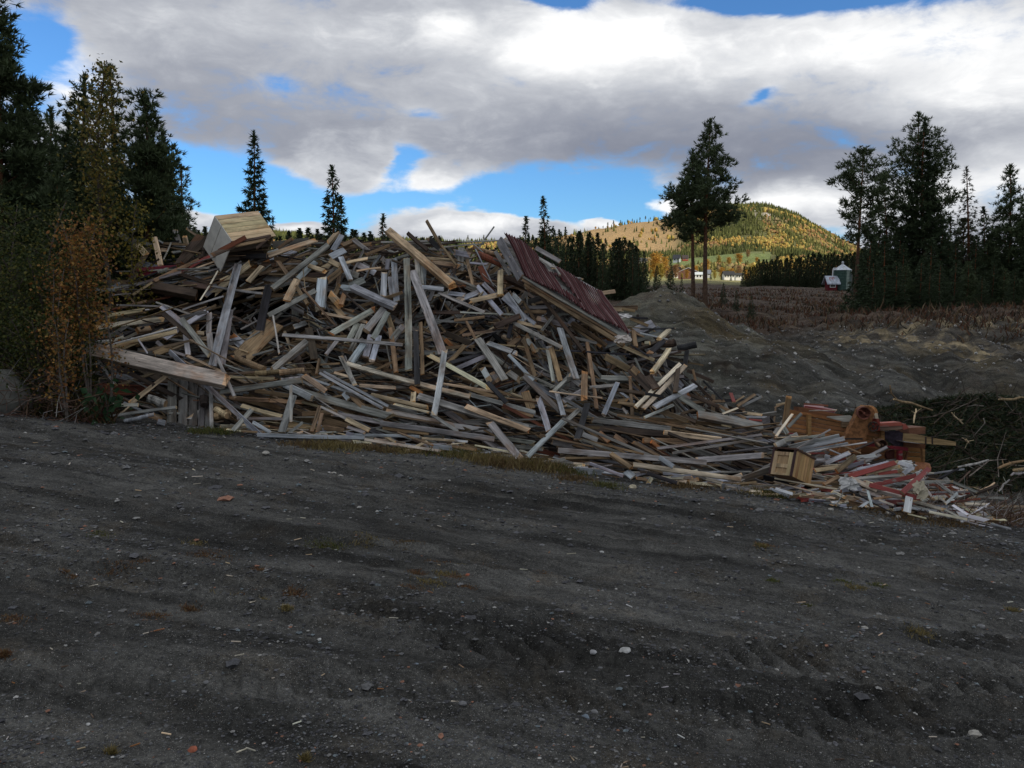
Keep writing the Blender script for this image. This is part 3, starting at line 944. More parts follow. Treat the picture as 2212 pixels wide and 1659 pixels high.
# region | x1 y1 x2 y2 width colour kind lift   (p plank, m squared timber, s stick, l log)
BOARDS = {
 10: '''345 205 600 375 75 g p 2;580 350 680 460 90 t m 3;495 285 750 350 50 g p 1;780 258 850 582 72 t p 3;1025 180 1072 345 78 g m 1;1138 245 1160 345 62 t m 1;
1160 152 1290 240 34 t p 1;830 290 940 360 30 b p 1;930 345 1150 360 45 b p 1;975 320 885 520 20 g s 3;850 405 930 405 55 t p 1;990 438 1110 420 45 g m 2;440 485 560 485 52 t p 0;
1455 215 1110 560 70 d p 3;1290 280 1060 590 120 d p 2;1330 370 1335 515 100 d m 2;1470 392 1425 530 58 k m 2;720 380 480 800 78 d p 2;560 645 1040 605 48 c p 2;620 690 830 672 62 c p 1;
1310 520 780 768 52 w p 4;1390 500 1090 672 58 r p 3;1850 262 1400 505 58 r p 3;1700 462 1270 625 22 t p 3;1705 520 1170 690 24 g p 2;1700 590 1200 700 20 g p 2;2110 300 1640 450 34 d p 2;
1720 482 2110 478 68 k p 4;820 665 950 640 60 g l 3;1020 668 1420 800 50 d p 2;300 858 750 768 34 g p 2;755 790 520 940 38 w p 3;285 872 480 972 50 d p 1;760 845 1280 945 140 d m 2;
1120 800 1440 852 76 d p 3;1530 655 1322 1000 20 y s 5;800 1028 1260 1190 24 g s 3;862 1072 1130 1290 72 b p 4;1402 1132 900 1460 76 b p 5;1100 1222 1430 1650 74 g p 6;
172 1208 635 1130 68 t m 2;110 1322 850 1232 74 G p 2;578 1362 722 1345 92 w m 4;185 1528 590 1378 54 G p 3;1430 1160 1422 1400 78 g p 3;1430 1400 1452 1650 80 g p 4;
1890 585 1490 915 88 t p 3;2062 598 1890 785 82 t p 4;1465 835 2070 925 38 g p 4;1780 895 2090 852 34 t p 3;1600 955 1110 1115 28 g p 3;330 1060 850 1075 26 g p 2;200 1110 262 1105 70 w p 1;
665 1115 740 1112 16 W p 2;880 1180 1010 1160 50 w p 3;700 1440 1040 1350 30 g p 1;1540 700 1330 760 26 w p 1;1560 760 1700 690 20 t p 3;1600 1330 1700 1200 40 g p 1;1280 1390 1360 1400 60 t m 3;
760 1590 1100 1560 62 w p 1;980 1610 1150 1659 40 g p 2;1150 1440 1180 1640 70 W p 3;1690 1180 1930 1290 34 d p 0;1780 1480 1905 1450 16 g p 1''',
 2: '''525 645 302 1528 76 b p 6;455 1042 385 1518 62 g p 5;798 815 712 1238 84 k p 3;830 1092 882 1418 17 g s 5;842 1160 540 1470 195 w p 2;510 1455 752 1560 66 w l 5;
1112 1325 832 1560 72 g m 5;912 1258 1958 1345 36 g p 7;1310 475 822 855 56 g m 6;1180 440 818 560 58 t p 3;1430 388 1352 520 60 b p 3;1552 430 1440 482 50 w m 2;1385 375 1310 462 58 t m 1;
985 430 870 510 38 w p 1;875 620 960 735 44 w p 3;1030 835 1132 990 36 w s 4;1140 655 1278 702 52 t m 4;1320 612 1412 660 58 t m 4;1040 775 948 960 74 t p 5;1200 620 1050 770 62 b p 2;
1455 520 1330 580 68 b p 4;1080 770 1248 795 56 w m 2;1418 578 1502 778 54 b p 5;1655 592 1430 640 36 t p 3;1768 672 1560 702 24 t p 5;1440 682 1312 782 60 w p 4;1130 740 1380 728 50 d p 1;
1260 790 1240 1022 108 b m 3;1300 650 1560 740 66 g p 1;1430 850 1532 862 74 b m 4;1535 850 1892 1012 80 b m 6;1832 600 1822 690 44 b p 3;1885 605 1908 968 62 b p 4;1800 720 1790 920 60 b p 3;
1868 920 1850 760 50 b p 3;1992 592 2010 1562 68 g p 7;2100 575 2122 820 48 g p 4;2150 640 2142 820 40 b p 3;1200 872 790 1090 54 g m 4;1255 1068 1650 1150 28 t s 2;
1700 1042 1350 1240 60 g p 4;1792 1040 1640 1225 84 g m 4;1830 1062 1702 1290 58 g p 5;1560 1170 1480 1322 60 g p 3;1615 1165 1502 1402 50 g p 4;1682 1260 1635 1450 62 b p 5;
1752 1270 1690 1482 58 b p 5;1622 1340 1508 1502 74 b m 5;1402 1290 1292 1430 38 g p 3;1140 1200 1192 1470 78 d p 2;1342 918 1400 985 80 t m 3;1452 905 1420 1000 56 w m 3;1412 830 1372 905 58 w m 3;
1450 1450 1522 1659 38 g p 6;560 1600 1100 1565 52 w l 5;1232 1470 1208 1600 24 w s 4;1340 520 1680 470 40 w p 1;1530 430 1700 560 44 g p 2;1640 560 1840 480 30 w p 3;1830 620 2010 560 30 g p 1;
1560 640 1720 720 60 b p 1;1350 1000 1440 1100 60 w p 1;850 650 700 640 50 d p 1;620 880 500 870 40 d p 1;1620 780 1500 830 70 g p 2;1060 1140 1000 1110 40 d p 1;1010 1190 1120 1150 50 g p 0;
1960 1180 1870 1310 60 g p 3;1830 1090 1880 1240 50 w p 3;1010 1390 1130 1640 70 d p 0;940 1430 860 1560 60 d p 2;360 530 592 408 44 R p 15;470 452 800 395 28 d p 15;480 486 792 424 32 w p 15;300 562 520 474 48 d p 15;690 500 812 400 28 d p 15;480 1280 620 1390 90 b p 1''',
 3: '''396 262 528 490 28 w s 5;528 480 660 655 24 w s 4;232 372 405 520 42 d m 3;425 425 525 520 52 k p 2;150 470 1040 435 13 g s 2;0 452 430 440 22 g p 1;450 505 900 465 18 g p 1;
650 540 752 560 54 b p 3;850 555 1062 650 72 R l 2;800 492 1050 570 44 w l 1;992 525 1128 742 38 g p 4;750 600 802 830 34 w p 3;400 590 612 605 30 t p 3;452 615 660 660 50 t p 2;
400 660 622 800 60 w p 3;60 352 622 832 82 t m 5;370 570 560 722 22 d p 5;400 672 832 842 20 g p 5;1042 702 1038 912 62 t m 5;1058 902 788 962 48 t p 5;350 842 542 862 48 b m 6;
862 880 700 942 58 b p 3;590 895 722 912 48 b p 3;838 830 1052 1080 44 b p 4;892 812 1000 920 44 b p 4;1092 905 1250 1140 68 b p 5;1062 935 1342 1165 42 b p 5;1150 905 1215 975 48 W p 5;
872 662 962 885 70 R p 2;505 892 900 1062 38 g m 4;690 1062 1162 1080 18 g s 4;1150 1150 1582 1372 44 g m 6;1000 1182 1200 1098 66 d m 6;1190 1145 1402 1195 32 t p 4;1135 1165 1108 1290 42 k p 5;
1240 1022 1522 1012 38 g p 4;1250 1055 1440 1060 34 w p 4;1512 1078 1792 1072 30 g m 6;1512 1080 1400 1222 34 g m 6;1382 1118 1612 1172 50 g p 4;1560 1200 1702 1642 64 b p 7;
1662 1152 1960 1352 44 w p 5;1690 1190 1902 1342 62 w p 4;1742 1185 2050 1242 66 w l 2;1672 1120 1640 1172 48 b p 5;1240 1282 1342 1620 38 w p 5;742 1140 842 1332 28 w p 4;
842 1292 1080 1650 72 g p 6;872 1300 932 1452 50 g p 5;932 1332 1182 1422 56 b m 5;732 1352 590 1500 48 w p 4;882 1422 602 1502 44 k p 5;890 1452 652 1552 44 b p 4;
345 1150 362 1602 38 w p 5;82 1200 132 1582 48 w p 4;160 1212 90 1302 58 g p 4;272 700 540 1422 82 g p 7;310 580 330 820 46 g p 5;470 1132 800 1152 24 g p 3;472 1062 690 1062 38 d p 2;
640 1132 902 1102 28 w p 4;560 1242 782 1332 56 d p 3;1112 1432 1330 1655 34 b p 6;1110 1582 1192 1642 68 g m 5;1452 1392 1502 1659 38 g p 5;1482 1372 1562 1659 52 w p 5;
1792 1332 1822 1602 34 d p 5;1272 1262 1332 1402 38 w p 4;1340 1292 1422 1282 48 g m 5;2060 1260 2150 1310 55 W p 6;780 630 920 640 24 b p 3;1120 690 1230 740 40 g p 3;620 880 480 920 40 g p 2;
1080 760 1280 850 70 d m 3;1270 800 1280 850 55 G m 4;1560 1250 1880 1330 30 g p 4;960 1430 1100 1540 40 g p 3;960 1600 1000 1659 90 g p 4;2100 1030 2212 1050 30 w p 2;600 730 480 760 30 t p 3;
1350 500 1560 620 46 g p 1;700 500 690 700 60 g p 1;1200 1290 1130 1340 50 w p 3;560 1300 620 1360 40 o p 2;690 1240 780 1180 36 w p 2''',
 6: '''450 392 1055 432 22 k p 6;1065 348 1422 572 18 k s 7;955 345 1272 482 34 t p 6;1145 245 1392 302 14 W s 5;1402 222 1312 302 54 y m 4;1195 332 1235 334 38 y m 5;1398 395 1262 582 54 y m 7;
1240 420 1362 310 58 k p 5;1092 235 1112 372 50 w m 4;1310 345 1452 330 80 d l 3;1480 385 1640 345 70 k l 3;1560 398 1540 530 50 k m 2;1452 205 1150 210 16 k s 3;852 452 1052 562 68 w p 5;
1500 515 1112 892 40 y p 7;1545 530 1182 902 44 y p 7;1482 540 1458 762 48 d p 8;1630 702 1272 892 60 b p 9;1442 872 1190 982 28 g p 8;1442 765 1702 932 54 g p 8;1190 772 1352 802 28 k p 8;
712 722 950 702 38 g m 6;890 735 1212 775 40 d m 7;812 640 1352 652 58 g m 4;670 592 664 812 64 w p 7;562 592 400 752 42 g p 5;690 332 772 902 38 w p 5;272 822 352 1082 58 b p 8;
425 762 482 962 48 b p 7;642 752 480 842 48 g p 7;692 862 600 1172 64 k p 9;952 682 832 962 48 b p 7;360 755 822 812 14 t s 8;622 912 420 1082 50 g p 6;482 1012 172 1322 58 b m 9;
732 1002 1420 1082 62 g m 4;670 1072 1402 1132 72 d m 3;952 962 1952 1142 24 w p 5;1362 1112 1852 1172 54 t m 6;1182 1182 1560 1192 58 w p 3;1250 1192 1312 1242 40 o p 4;
1652 962 2212 1072 92 g m 6;1822 872 2072 992 30 w p 5;1300 1252 2212 1132 28 g p 7;1432 1292 2212 1162 24 g p 7;1662 1352 2212 1312 58 g p 7;437 1268 1725 1372 60 g m 8;
900 1302 1072 1422 54 w m 9;1092 1392 2030 1522 48 y p 8;712 1382 1002 1492 32 b p 8;622 1442 802 1462 66 b p 7;1032 1452 1092 1502 72 b p 9;1212 1468 1482 1556 38 k p 8;1422 1498 1852 1452 18 b p 8;
1322 1332 1442 1412 48 b p 9;372 1102 1182 1302 20 w p 7;632 1172 962 1282 24 g p 7;792 1112 882 1192 58 w p 4;932 1142 1032 1212 48 w p 4;1612 572 1632 652 28 w m 6;1562 572 1792 672 34 d p 5;
1702 662 1872 832 18 k s 6;1602 652 1782 832 28 d p 6;1582 782 1822 882 34 d p 6;1060 542 1252 742 92 d p 5;1222 622 1292 732 78 d p 6;962 852 1192 892 34 w p 5;1292 912 1562 1012 50 w p 5;
150 762 202 902 88 w p 6;960 260 1050 320 55 W p 6;540 620 640 700 60 g p 5;1040 830 900 840 40 w p 4;1640 1080 1980 1110 20 w p 4;1350 1340 1100 1200 40 w p 5;1090 560 1130 600 60 w p 5;
650 1130 780 1180 50 g p 4;40 1230 300 1260 40 g p 4;1870 950 2000 900 20 y p 6;160 300 240 390 50 g p 4;360 380 370 420 60 g p 3;420 640 300 600 30 g p 3;1000 900 1040 950 30 g p 4;
1720 720 1720 800 30 k p 4;1940 770 1970 850 36 r p 6;2000 880 2150 780 30 w p 5;2040 880 2212 800 24 g p 5;2050 940 2212 960 30 t p 5;2100 1000 2212 1010 20 r p 5;1500 960 1640 1020 44 d p 3''',
 5: '''0 262 212 240 58 w l 6;10 332 192 312 58 g l 6;222 292 402 422 58 t p 8;30 352 282 482 72 b m 7;350 262 902 572 26 b p 8;385 252 950 552 26 b p 8;537 120 650 352 44 g p 7;
585 182 1660 472 54 G m 6;700 372 1012 392 34 t p 4;200 432 962 642 84 g m 5;942 602 1502 722 68 g m 4;802 452 1292 562 44 t m 6;1002 532 1292 602 22 y p 6;880 702 1872 842 58 g m 8;
-190 808 742 826 46 b m 8;650 802 1222 818 34 b m 7;742 842 1402 942 28 G p 8;1037 782 1332 892 20 w s 9;1332 902 1502 918 50 b p 8;1217 468 2152 742 74 g m 6;1322 622 1552 772 34 g p 8;
1622 552 2172 762 56 t p 8;1662 452 2212 602 48 g m 5;1812 342 1982 522 48 k p 8;1832 692 2082 992 82 g m 9;370 562 742 742 24 g p 8;582 662 782 762 48 t p 8;352 552 282 772 38 w p 7;
372 612 332 772 38 w p 7;100 372 102 692 30 g p 9;120 462 20 782 72 g p 8;592 732 742 782 34 g p 7;622 462 732 562 48 w p 6;560 442 602 492 48 b m 7;1142 382 1242 442 40 o p 4;
1170 442 1162 522 58 t m 4;1702 892 2022 952 16 y s 9;1432 842 1642 862 22 W p 8;1502 882 1612 872 12 y s 9;1312 110 1812 388 46 y p 6;1437 80 1348 622 60 b p 9;1187 -100 1202 368 54 k p 9;
1380 350 1900 430 24 t p 6;360 190 520 180 20 w p 4;700 190 860 240 50 g p 2;1480 340 1900 480 40 w p 4;200 620 500 600 44 w p 4;480 620 880 690 50 g p 4;80 720 380 740 44 w p 4;390 740 560 760 44 w p 4;
900 740 1300 790 36 w p 6;1880 820 2212 870 40 g p 6;1500 720 1850 770 60 g p 4;1240 830 1640 860 22 t p 8;1520 900 1700 930 30 w p 8;1940 560 2212 640 30 w p 5;1780 240 1830 330 60 W p 7;620 300 480 260 30 t p 6''',
 4: '''332 282 1535 556 145 G m 12;1470 512 1952 532 32 t p 7;1482 648 2192 545 60 g m 8;150 402 342 312 58 t p 6;1455 355 1602 692 30 g s 10;1010 505 692 742 42 t p 6;952 560 545 902 16 t s 6;
842 700 1000 752 88 g l 7;520 862 1092 782 32 g p 9;640 915 902 842 38 b l 8;510 762 762 762 38 g p 6;300 862 422 592 68 d p 5;430 622 862 642 115 R p 1;1232 880 1480 702 74 g p 4;1422 862 1552 832 78 w l 6;
1658 768 2012 862 42 t p 7;1752 802 1592 980 48 g p 8;1622 882 2012 882 28 g p 8;1762 912 1912 1002 34 b p 8;930 905 1000 930 60 b m 8;1560 700 2200 740 40 w p 4;1420 760 1700 790 40 w p 4;
1600 710 1900 720 40 w p 5;1660 990 1860 1002 20 w p 8;160 500 560 480 50 g p 2;860 860 960 890 36 w p 6;1440 800 1540 860 60 t l 7;1780 640 2110 690 44 w p 5;500 440 660 380 44 t p 6;1050 260 900 320 60 w p 3''',
 1: '''75 1296 560 1160 11 g s 8;415 688 720 700 22 g p 3;600 1020 1000 985 14 W s 3''',
 8: '''165 42 118 350 78 w m 7;205 240 20 492 34 y p 9;312 232 152 392 42 g p 8;100 382 152 472 58 g p 6;0 512 382 488 14 t s 8;262 482 20 602 78 g p 9;10 560 580 480 36 g p 8;
162 622 752 492 58 g p 8;280 640 812 522 58 b p 9;332 668 852 577 34 b p 9;372 682 1075 565 18 W s 10;600 802 862 690 58 b p 9;942 742 1172 722 52 W p 8;642 652 762 702 20 b p 7;
702 572 1002 692 18 w s 8;722 902 932 732 72 w p 10;472 892 742 852 58 t p 8;552 942 952 907 16 r s 9;862 962 1402 802 68 r p 9;952 882 1322 792 34 b p 8;1082 932 1452 842 38 t p 8;
1202 937 1422 902 44 r p 7;882 992 1472 942 34 g p 9;952 1004 1472 967 18 g p 9;1112 1072 1642 952 58 r p 10;1482 1152 1792 872 68 r p 11;1112 1062 1682 1217 58 r p 11;1492 932 1602 852 58 b p 10;
1082 1102 1472 1202 52 G p 10;902 992 1162 1112 58 y p 10;1002 1102 770 1122 56 b p 9;1002 1312 1112 1242 34 b p 11;1082 1130 1132 1322 34 b p 11;0 982 722 1112 20 y s 10;0 1022 702 1212 20 y s 10;
12 1102 212 1167 38 W p 9;430 1162 702 1217 26 t p 10;592 1167 722 1160 12 b s 10;742 962 572 1052 48 w p 8;0 470 120 300 60 g p 6;20 130 160 100 24 t p 5;0 160 130 110 20 w p 5;580 730 640 745 60 b p 7;
740 790 1000 740 40 b p 7;840 850 1050 790 50 b p 8;700 780 830 745 40 r p 7;1430 800 1600 850 60 W p 8;1640 930 1700 910 40 W p 9;400 200 720 190 16 G p 4;350 150 700 200 26 r p 3;340 120 620 140 22 R p 3''',
 9: '''800 942 1060 942 32 g p 8;907 932 1122 1092 28 g p 9;1062 937 1292 1037 28 g p 9;822 1042 1272 1032 22 g p 8;772 932 882 1092 22 g p 8;922 982 1052 1092 22 R p 7;1042 982 1202 1102 22 R p 7;
1322 1100 1052 1128 22 R p 9;852 972 1072 972 18 R p 7;1002 1147 1112 1047 26 b p 10;942 1082 1012 1142 22 g p 8;710 1127 982 1202 38 G p 10;1072 1162 1212 1252 32 W p 10;1132 1242 1382 1302 42 W p 10;
1422 1332 1612 1382 22 b p 10;852 1222 1202 1292 26 G p 10;982 1192 1152 1282 22 g p 10;652 1242 822 1282 13 y s 11;702 1162 842 1202 18 g p 9;312 1130 542 1252 13 k s 11;92 1012 282 1112 16 k s 11;
664 1085 642 1228 72 W p 11;640 1020 760 1010 30 g p 7;380 1110 520 1160 22 G p 9;560 1140 700 1160 24 g p 8;900 1110 800 1060 26 w p 7;330 1100 500 1080 26 w p 8'''}

timbers = []        # (object, info)
MINW = 0.018


def place_board(x1, y1, x2, y2, wpx, colr, kind, lift, rg):
    """x,y in design pixels"""
    D1, D2 = S(x1, y1), S(x2, y2)
    Dm = (D1 + D2) / 2
    # long timbers lie across the slope rather than follow every hollow
    off = 0.40 - lift * 0.085
    j = (rg.rand() - .5) * 0.16
    A, B = P(x1, y1, D1 + off + j), P(x2, y2, D2 + off - j)
    pxm = FPX / Dm
    w = max(wpx / pxm * .88, MINW)
    if kind == 'm':
        th = w * rg.uniform(.45, .8)
        w = w * 0.88
    elif kind == 's':
        th = w * rg.uniform(.6, 1)
    elif kind == 'l':
        th = w
    else:
        th = min(w * 0.45, rg.uniform(0.020, 0.036))
    for q in (A, B):
        g = hz1(q[0], q[1]) + th * 0.5
        if q[2] < g:
            q[2] = g
    return A, B, w, th


def make_timber(x1, y1, x2, y2, wpx, colr, kind, lift, rg):
    A, B, w, th = place_board(x1, y1, x2, y2, wpx, colr, kind, lift, rg)
    mb = MB()
    tint = vary(TINT[colr], rg, .24)
    L = np.linalg.norm(A - B)
    if kind == 'l':
        n = 6
        pts = [A + (B - A) * i / (n - 1) + rg.randn(3) * w * .04 for i in range(n)]
        add_tube(mb, pts, [w / 2 * rg.uniform(.9, 1.08) for _ in range(n)], 9, tint, captint=(0.40, 0.27, 0.15))
        name = 'log'
    else:
        et = TINT['o'] if rg.rand() < .07 else None
        if colr in 'krcW':
            et = vary(TINT['w'], rg)
        board(mb, A, B, w, th, tint, rg, roll=rg.uniform(-.30, .42), jag=rg.choice([0.04, 0.12, 0.3, 0.7], p=[.3, .25, .25, .2]), bow=rg.uniform(-.025, .025), etint=et)
        name = {'m': 'beam', 's': 'wooden_stick'}.get(kind, 'plank')
    mat = M['paint'] if colr in 'rcW' else M['wood']
    c0 = (A + B) / 2
    o = mb.build(name, mat, loc=tuple(c0))
    timbers.append((o, dict(x=(x1 + x2) / 2, y=(y1 + y2) / 2, L=L, w=w, c=colr, k=name, dx=abs(x2 - x1), dy=y2 - y1 if x2 > x1 else y1 - y2, a=(x1, y1), b=(x2, y2))))
    return o


rgb = np.random.RandomState(21)
for reg, txt in BOARDS.items():
    ox, oy, sc0 = REG[reg]
    for ent in txt.replace('\n', '').split(';'):
        q = ent.split()
        if len(q) < 8:
            continue
        x1, y1, x2, y2, wp = [float(v_) for v_ in q[:5]]
        f = lambda X_, Y_: ((ox + X_ / sc0) * K, (oy + Y_ / sc0) * K)
        (a1, b1), (a2, b2) = f(x1, y1), f(x2, y2)
        make_timber(a1, b1, a2, b2, wp / sc0 * K, q[5], q[6], float(q[7]), rgb)

# the countless smaller boards between and under the ones told apart
rf = np.random.RandomState(33)
mb = MB()
LOWER = [(150, 830), (500, 790), (900, 800), (1100, 850), (1300, 870), (1500, 900), (1700, 940), (2200, 1100)]


def filler(n, d0, d1, lmin, lmax, colw, tmin=0.02, dark=1.0, wm=1.0):
    cols_, pr = zip(*colw)
    pr = np.array(pr) / sum(pr)
    k = 0
    while k < n:
        px = rf.uniform(205, 2120)
        b0, c0 = base_py(px), crest_py(px)
        if rf.rand() > (b0 - c0) / 480 + 0.12:
            continue
        t_ = rf.uniform(tmin, 1.0)
        py = b0 + (c0 - b0) * t_
        cv = min(cavity(px, py), 1)
        if cv > .3 and rf.rand() < (.93 if d0 < .9 else .6):
            continue
        D = S(px, py) + rf.uniform(d0, d1) + cv * 1.5
        L = lmin + (lmax - lmin) * rf.rand() ** 1.6
        low = py > np.interp(px, [q[0] for q in LOWER], [q[1] for q in LOWER])
        if low:
            ang = math.radians(rf.normal(-9 if px < 1650 else 6, 13))
            L *= 1.5
        elif px < 480:
            ang = math.radians(rf.normal(6, 16))
        elif px < 700 and py < 640:
            ang = math.radians(rf.normal(14, 22))
        else:
            coh = 150 * float(vnoise(np.array([px / 120.0 + d0 * 3]), np.array([py / 95.0]))[0])
            ang = math.radians(coh - (18 if px > 1150 else 0) + rf.normal(0, 15) if rf.rand() < .8 else rf.uniform(-90, 90))
        if px > 1800:
            L *= 0.7
        pxm = FPX / D
        h = L * abs(math.sin(ang)) / 2 * pxm
        if py - h < c0 - 4:
            if rf.rand() < .93:
                continue
        if L * abs(math.cos(ang)) / 2 * pxm > px - 190:
            continue
        hx = L * math.cos(ang) / 2 * pxm
        if py - abs(h) < crest_py(px + hx) - 12 or py - abs(h) < crest_py(px - hx) - 12:
            if rf.rand() < .9:
                continue
        c_ = P(px, py, D)
        u = unit([math.cos(ang), abs(math.sin(ang)) * 0.0 + math.sin(ang) * 0.75 + rf.normal(0, .22), math.sin(ang)])
        A, B = c_ - u * L / 2, c_ + u * L / 2
        w = rf.choice([0.03, 0.05, 0.075, 0.1, 0.13, 0.17], p=[.27, .27, .22, .14, .07, .03]) * wm
        th = rf.uniform(.012, .028) if rf.rand() < .94 else w * .7
        zmin = min(float(plane_z(q[0], q[1])) for q in (A, B)) - min(A[2], B[2]) + .02
        if zmin > 0:
            A[2] += zmin
            B[2] += zmin
        col_ = cols_[rf.choice(len(cols_), p=pr)]
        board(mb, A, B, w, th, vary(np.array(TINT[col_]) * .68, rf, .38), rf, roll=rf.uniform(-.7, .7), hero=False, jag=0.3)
        k += 1


filler(1150, 1.15, 2.1, 0.5, 2.2, [('g', 1.4), ('w', 3), ('d', 5), ('k', 2)])  # deepest boards mostly dark brown and black: gap shade in their colour
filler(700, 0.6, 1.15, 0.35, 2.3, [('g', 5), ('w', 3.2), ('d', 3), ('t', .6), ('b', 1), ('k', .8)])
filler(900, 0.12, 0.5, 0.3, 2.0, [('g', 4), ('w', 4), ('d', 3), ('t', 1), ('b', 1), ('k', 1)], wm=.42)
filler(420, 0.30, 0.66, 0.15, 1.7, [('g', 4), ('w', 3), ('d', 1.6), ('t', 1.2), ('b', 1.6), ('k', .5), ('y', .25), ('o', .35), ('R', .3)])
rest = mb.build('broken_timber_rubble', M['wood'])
tag(rest, 'jumble of small broken grey and brown boards filling the demolition heap', 'timber rubble', kind='stuff')

# white and red flakes and splinters in the right-hand tail and along the foot
mb = MB()
for i in range(520):
    if rf.rand() < .55:
        px = rf.uniform(1700, 2130)
        py = base_py(px) + (crest_py(px) - base_py(px)) * rf.uniform(-.02, .95)
        cset = 'WbgGywwgWr'
    else:
        px = rf.uniform(480, 1900)
        py = base_py(px) + rf.uniform(-22, 9)
        cset = 'gwtyGbg'
    D = S(px, py) + rf.uniform(-.1, .2)
    c_ = P(px, py, D)
    g = hz1(c_[0], c_[1])
    if c_[2] < g + .02:
        c_[2] = g + .02 + rf.rand() * .03
    ang = math.radians(rf.normal(-6, 28))
    L = rf.uniform(.12, .6)
    u = unit([math.cos(ang), rf.normal(0, .45), math.sin(ang) * .35])
    board(mb, c_ - u * L / 2, c_ + u * L / 2, rf.uniform(.012, .06), rf.uniform(.006, .02), vary(TINT[cset[rf.randint(len(cset))]], rf, .2), rf, roll=rf.uniform(-1, 1), hero=False, jag=.8)
spl = mb.build('wood_splinters', M['wood'])
tag(spl, 'thin splinters and laths strewn along the foot of the heap', 'splinters', kind='stuff')

# debris core, near black: shade of the gaps put into its colour
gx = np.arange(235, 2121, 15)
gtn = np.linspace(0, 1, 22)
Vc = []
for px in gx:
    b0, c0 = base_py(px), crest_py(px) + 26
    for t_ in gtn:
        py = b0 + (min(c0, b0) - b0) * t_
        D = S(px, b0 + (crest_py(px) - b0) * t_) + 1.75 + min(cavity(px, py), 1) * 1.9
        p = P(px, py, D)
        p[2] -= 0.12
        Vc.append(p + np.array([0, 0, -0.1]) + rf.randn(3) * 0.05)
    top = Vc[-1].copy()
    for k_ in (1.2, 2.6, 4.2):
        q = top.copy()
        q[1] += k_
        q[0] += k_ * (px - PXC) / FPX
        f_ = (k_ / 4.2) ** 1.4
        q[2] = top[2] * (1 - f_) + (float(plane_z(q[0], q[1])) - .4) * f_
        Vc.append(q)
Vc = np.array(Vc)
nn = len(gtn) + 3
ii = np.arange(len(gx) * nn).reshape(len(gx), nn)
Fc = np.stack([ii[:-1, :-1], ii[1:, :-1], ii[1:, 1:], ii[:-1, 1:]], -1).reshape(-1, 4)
core = link(bpy.data.objects.new('shade_core', mesh_np('shade_core', Vc, [Fc], M['bark'], tint=np.tile((0.014, 0.011, 0.009), (len(Vc), 1)), gco=Vc)))
tag(core, 'near-black backing deep inside the timber heap, gap shade in its colour', 'debris', kind='stuff')

# ------------------------------------------------------------------ larger things lying in the heap
def rp(reg, X_, Y_):
    ox, oy, s = REG[reg]
    return (ox + X_ / s) * K, (oy + Y_ / s) * K


def RP(reg, X_, Y_, D):
    a, b_ = rp(reg, X_, Y_)
    return P(a, b_, D)


# --- red corrugated roof section
A_, D_, C_, B_ = RP(11, 250, 95, 16.0), RP(11, 1480, 780, 15.0), RP(11, 1815, 1340, 13.9), RP(11, 520, 575, 14.9)
roof = empty('roof_section', tuple(B_), 'large torn section of red corrugated metal roof sliding down the right of the heap', 'roof section')


def inpoly(s, t_, poly):
    c = False
    n = len(poly)
    for i in range(n):
        (x1, y1), (x2, y2) = poly[i], poly[i - 1]
        if (y1 > t_) != (y2 > t_) and s < (x2 - x1) * (t_ - y1) / (y2 - y1) + x1:
            c = not c
    return c


HOLE1 = [(.408, .51), (.42, .80), (.606, .83), (.47, .40)]
HOLE2 = [(.36, -.1), (.50, -.1), (.525, .29), (.39, .38), (.365, .1)]
nrm = unit(np.cross(D_ - A_, B_ - A_))
if nrm[1] > 0:
    nrm = -nrm
NSs, NTt = 27 * 10, 26
SS, TT = np.linspace(0, 1, NSs + 1), np.linspace(0, 1, NTt + 1)


def sheet_pt(s, t_):
    top = A_ + (D_ - A_) * s
    bot = B_ + (C_ - B_) * s
    sag = 0.07 * math.sin(5.1 * s + 1) * (1 - t_) + .03 * math.sin(11 * s + 4 * t_)
    edge = 0.02 * math.sin(17 * s) * max(0, 1 - t_ * 6)
    return top + (bot - top) * (t_ + edge) + nrm * (0.024 * math.cos(2 * math.pi * s * 37) + sag + 0.02)


for (s0, s1, lift_) in ((0.0, 0.47, 0.0), (0.455, 1.0, 0.012)):
    i0, i1 = int(s0 * NSs), int(s1 * NSs)
    V = [sheet_pt(SS[i], TT[j]) + nrm * lift_ for i in range(i0, i1 + 1) for j in range(NTt + 1)]
    G = [(SS[i] * 3.0, TT[j] * 1.5, math.cos(2 * math.pi * SS[i] * 27)) for i in range(i0, i1 + 1) for j in range(NTt + 1)]
    F = []
    for i in range(i1 - i0):
        for j in range(NTt):
            sc_s, sc_t = (SS[i + i0] + SS[i + i0 + 1]) / 2, (TT[j] + TT[j + 1]) / 2
            if inpoly(sc_s, sc_t, HOLE1) or inpoly(sc_s, sc_t, HOLE2):
                continue
            a = i * (NTt + 1) + j
            F.append([a, a + NTt + 1, a + NTt + 2, a + 1])
    V = np.array(V)
    n_ = len(V)
    V2 = np.vstack([V, V - nrm * 0.002])
    F = np.array(F)
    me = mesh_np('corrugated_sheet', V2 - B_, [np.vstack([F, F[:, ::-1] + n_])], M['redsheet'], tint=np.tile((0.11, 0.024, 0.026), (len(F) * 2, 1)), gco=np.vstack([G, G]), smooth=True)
    link(bpy.data.objects.new('corrugated_sheet', me), roof)
rgt = np.random.RandomState(77)
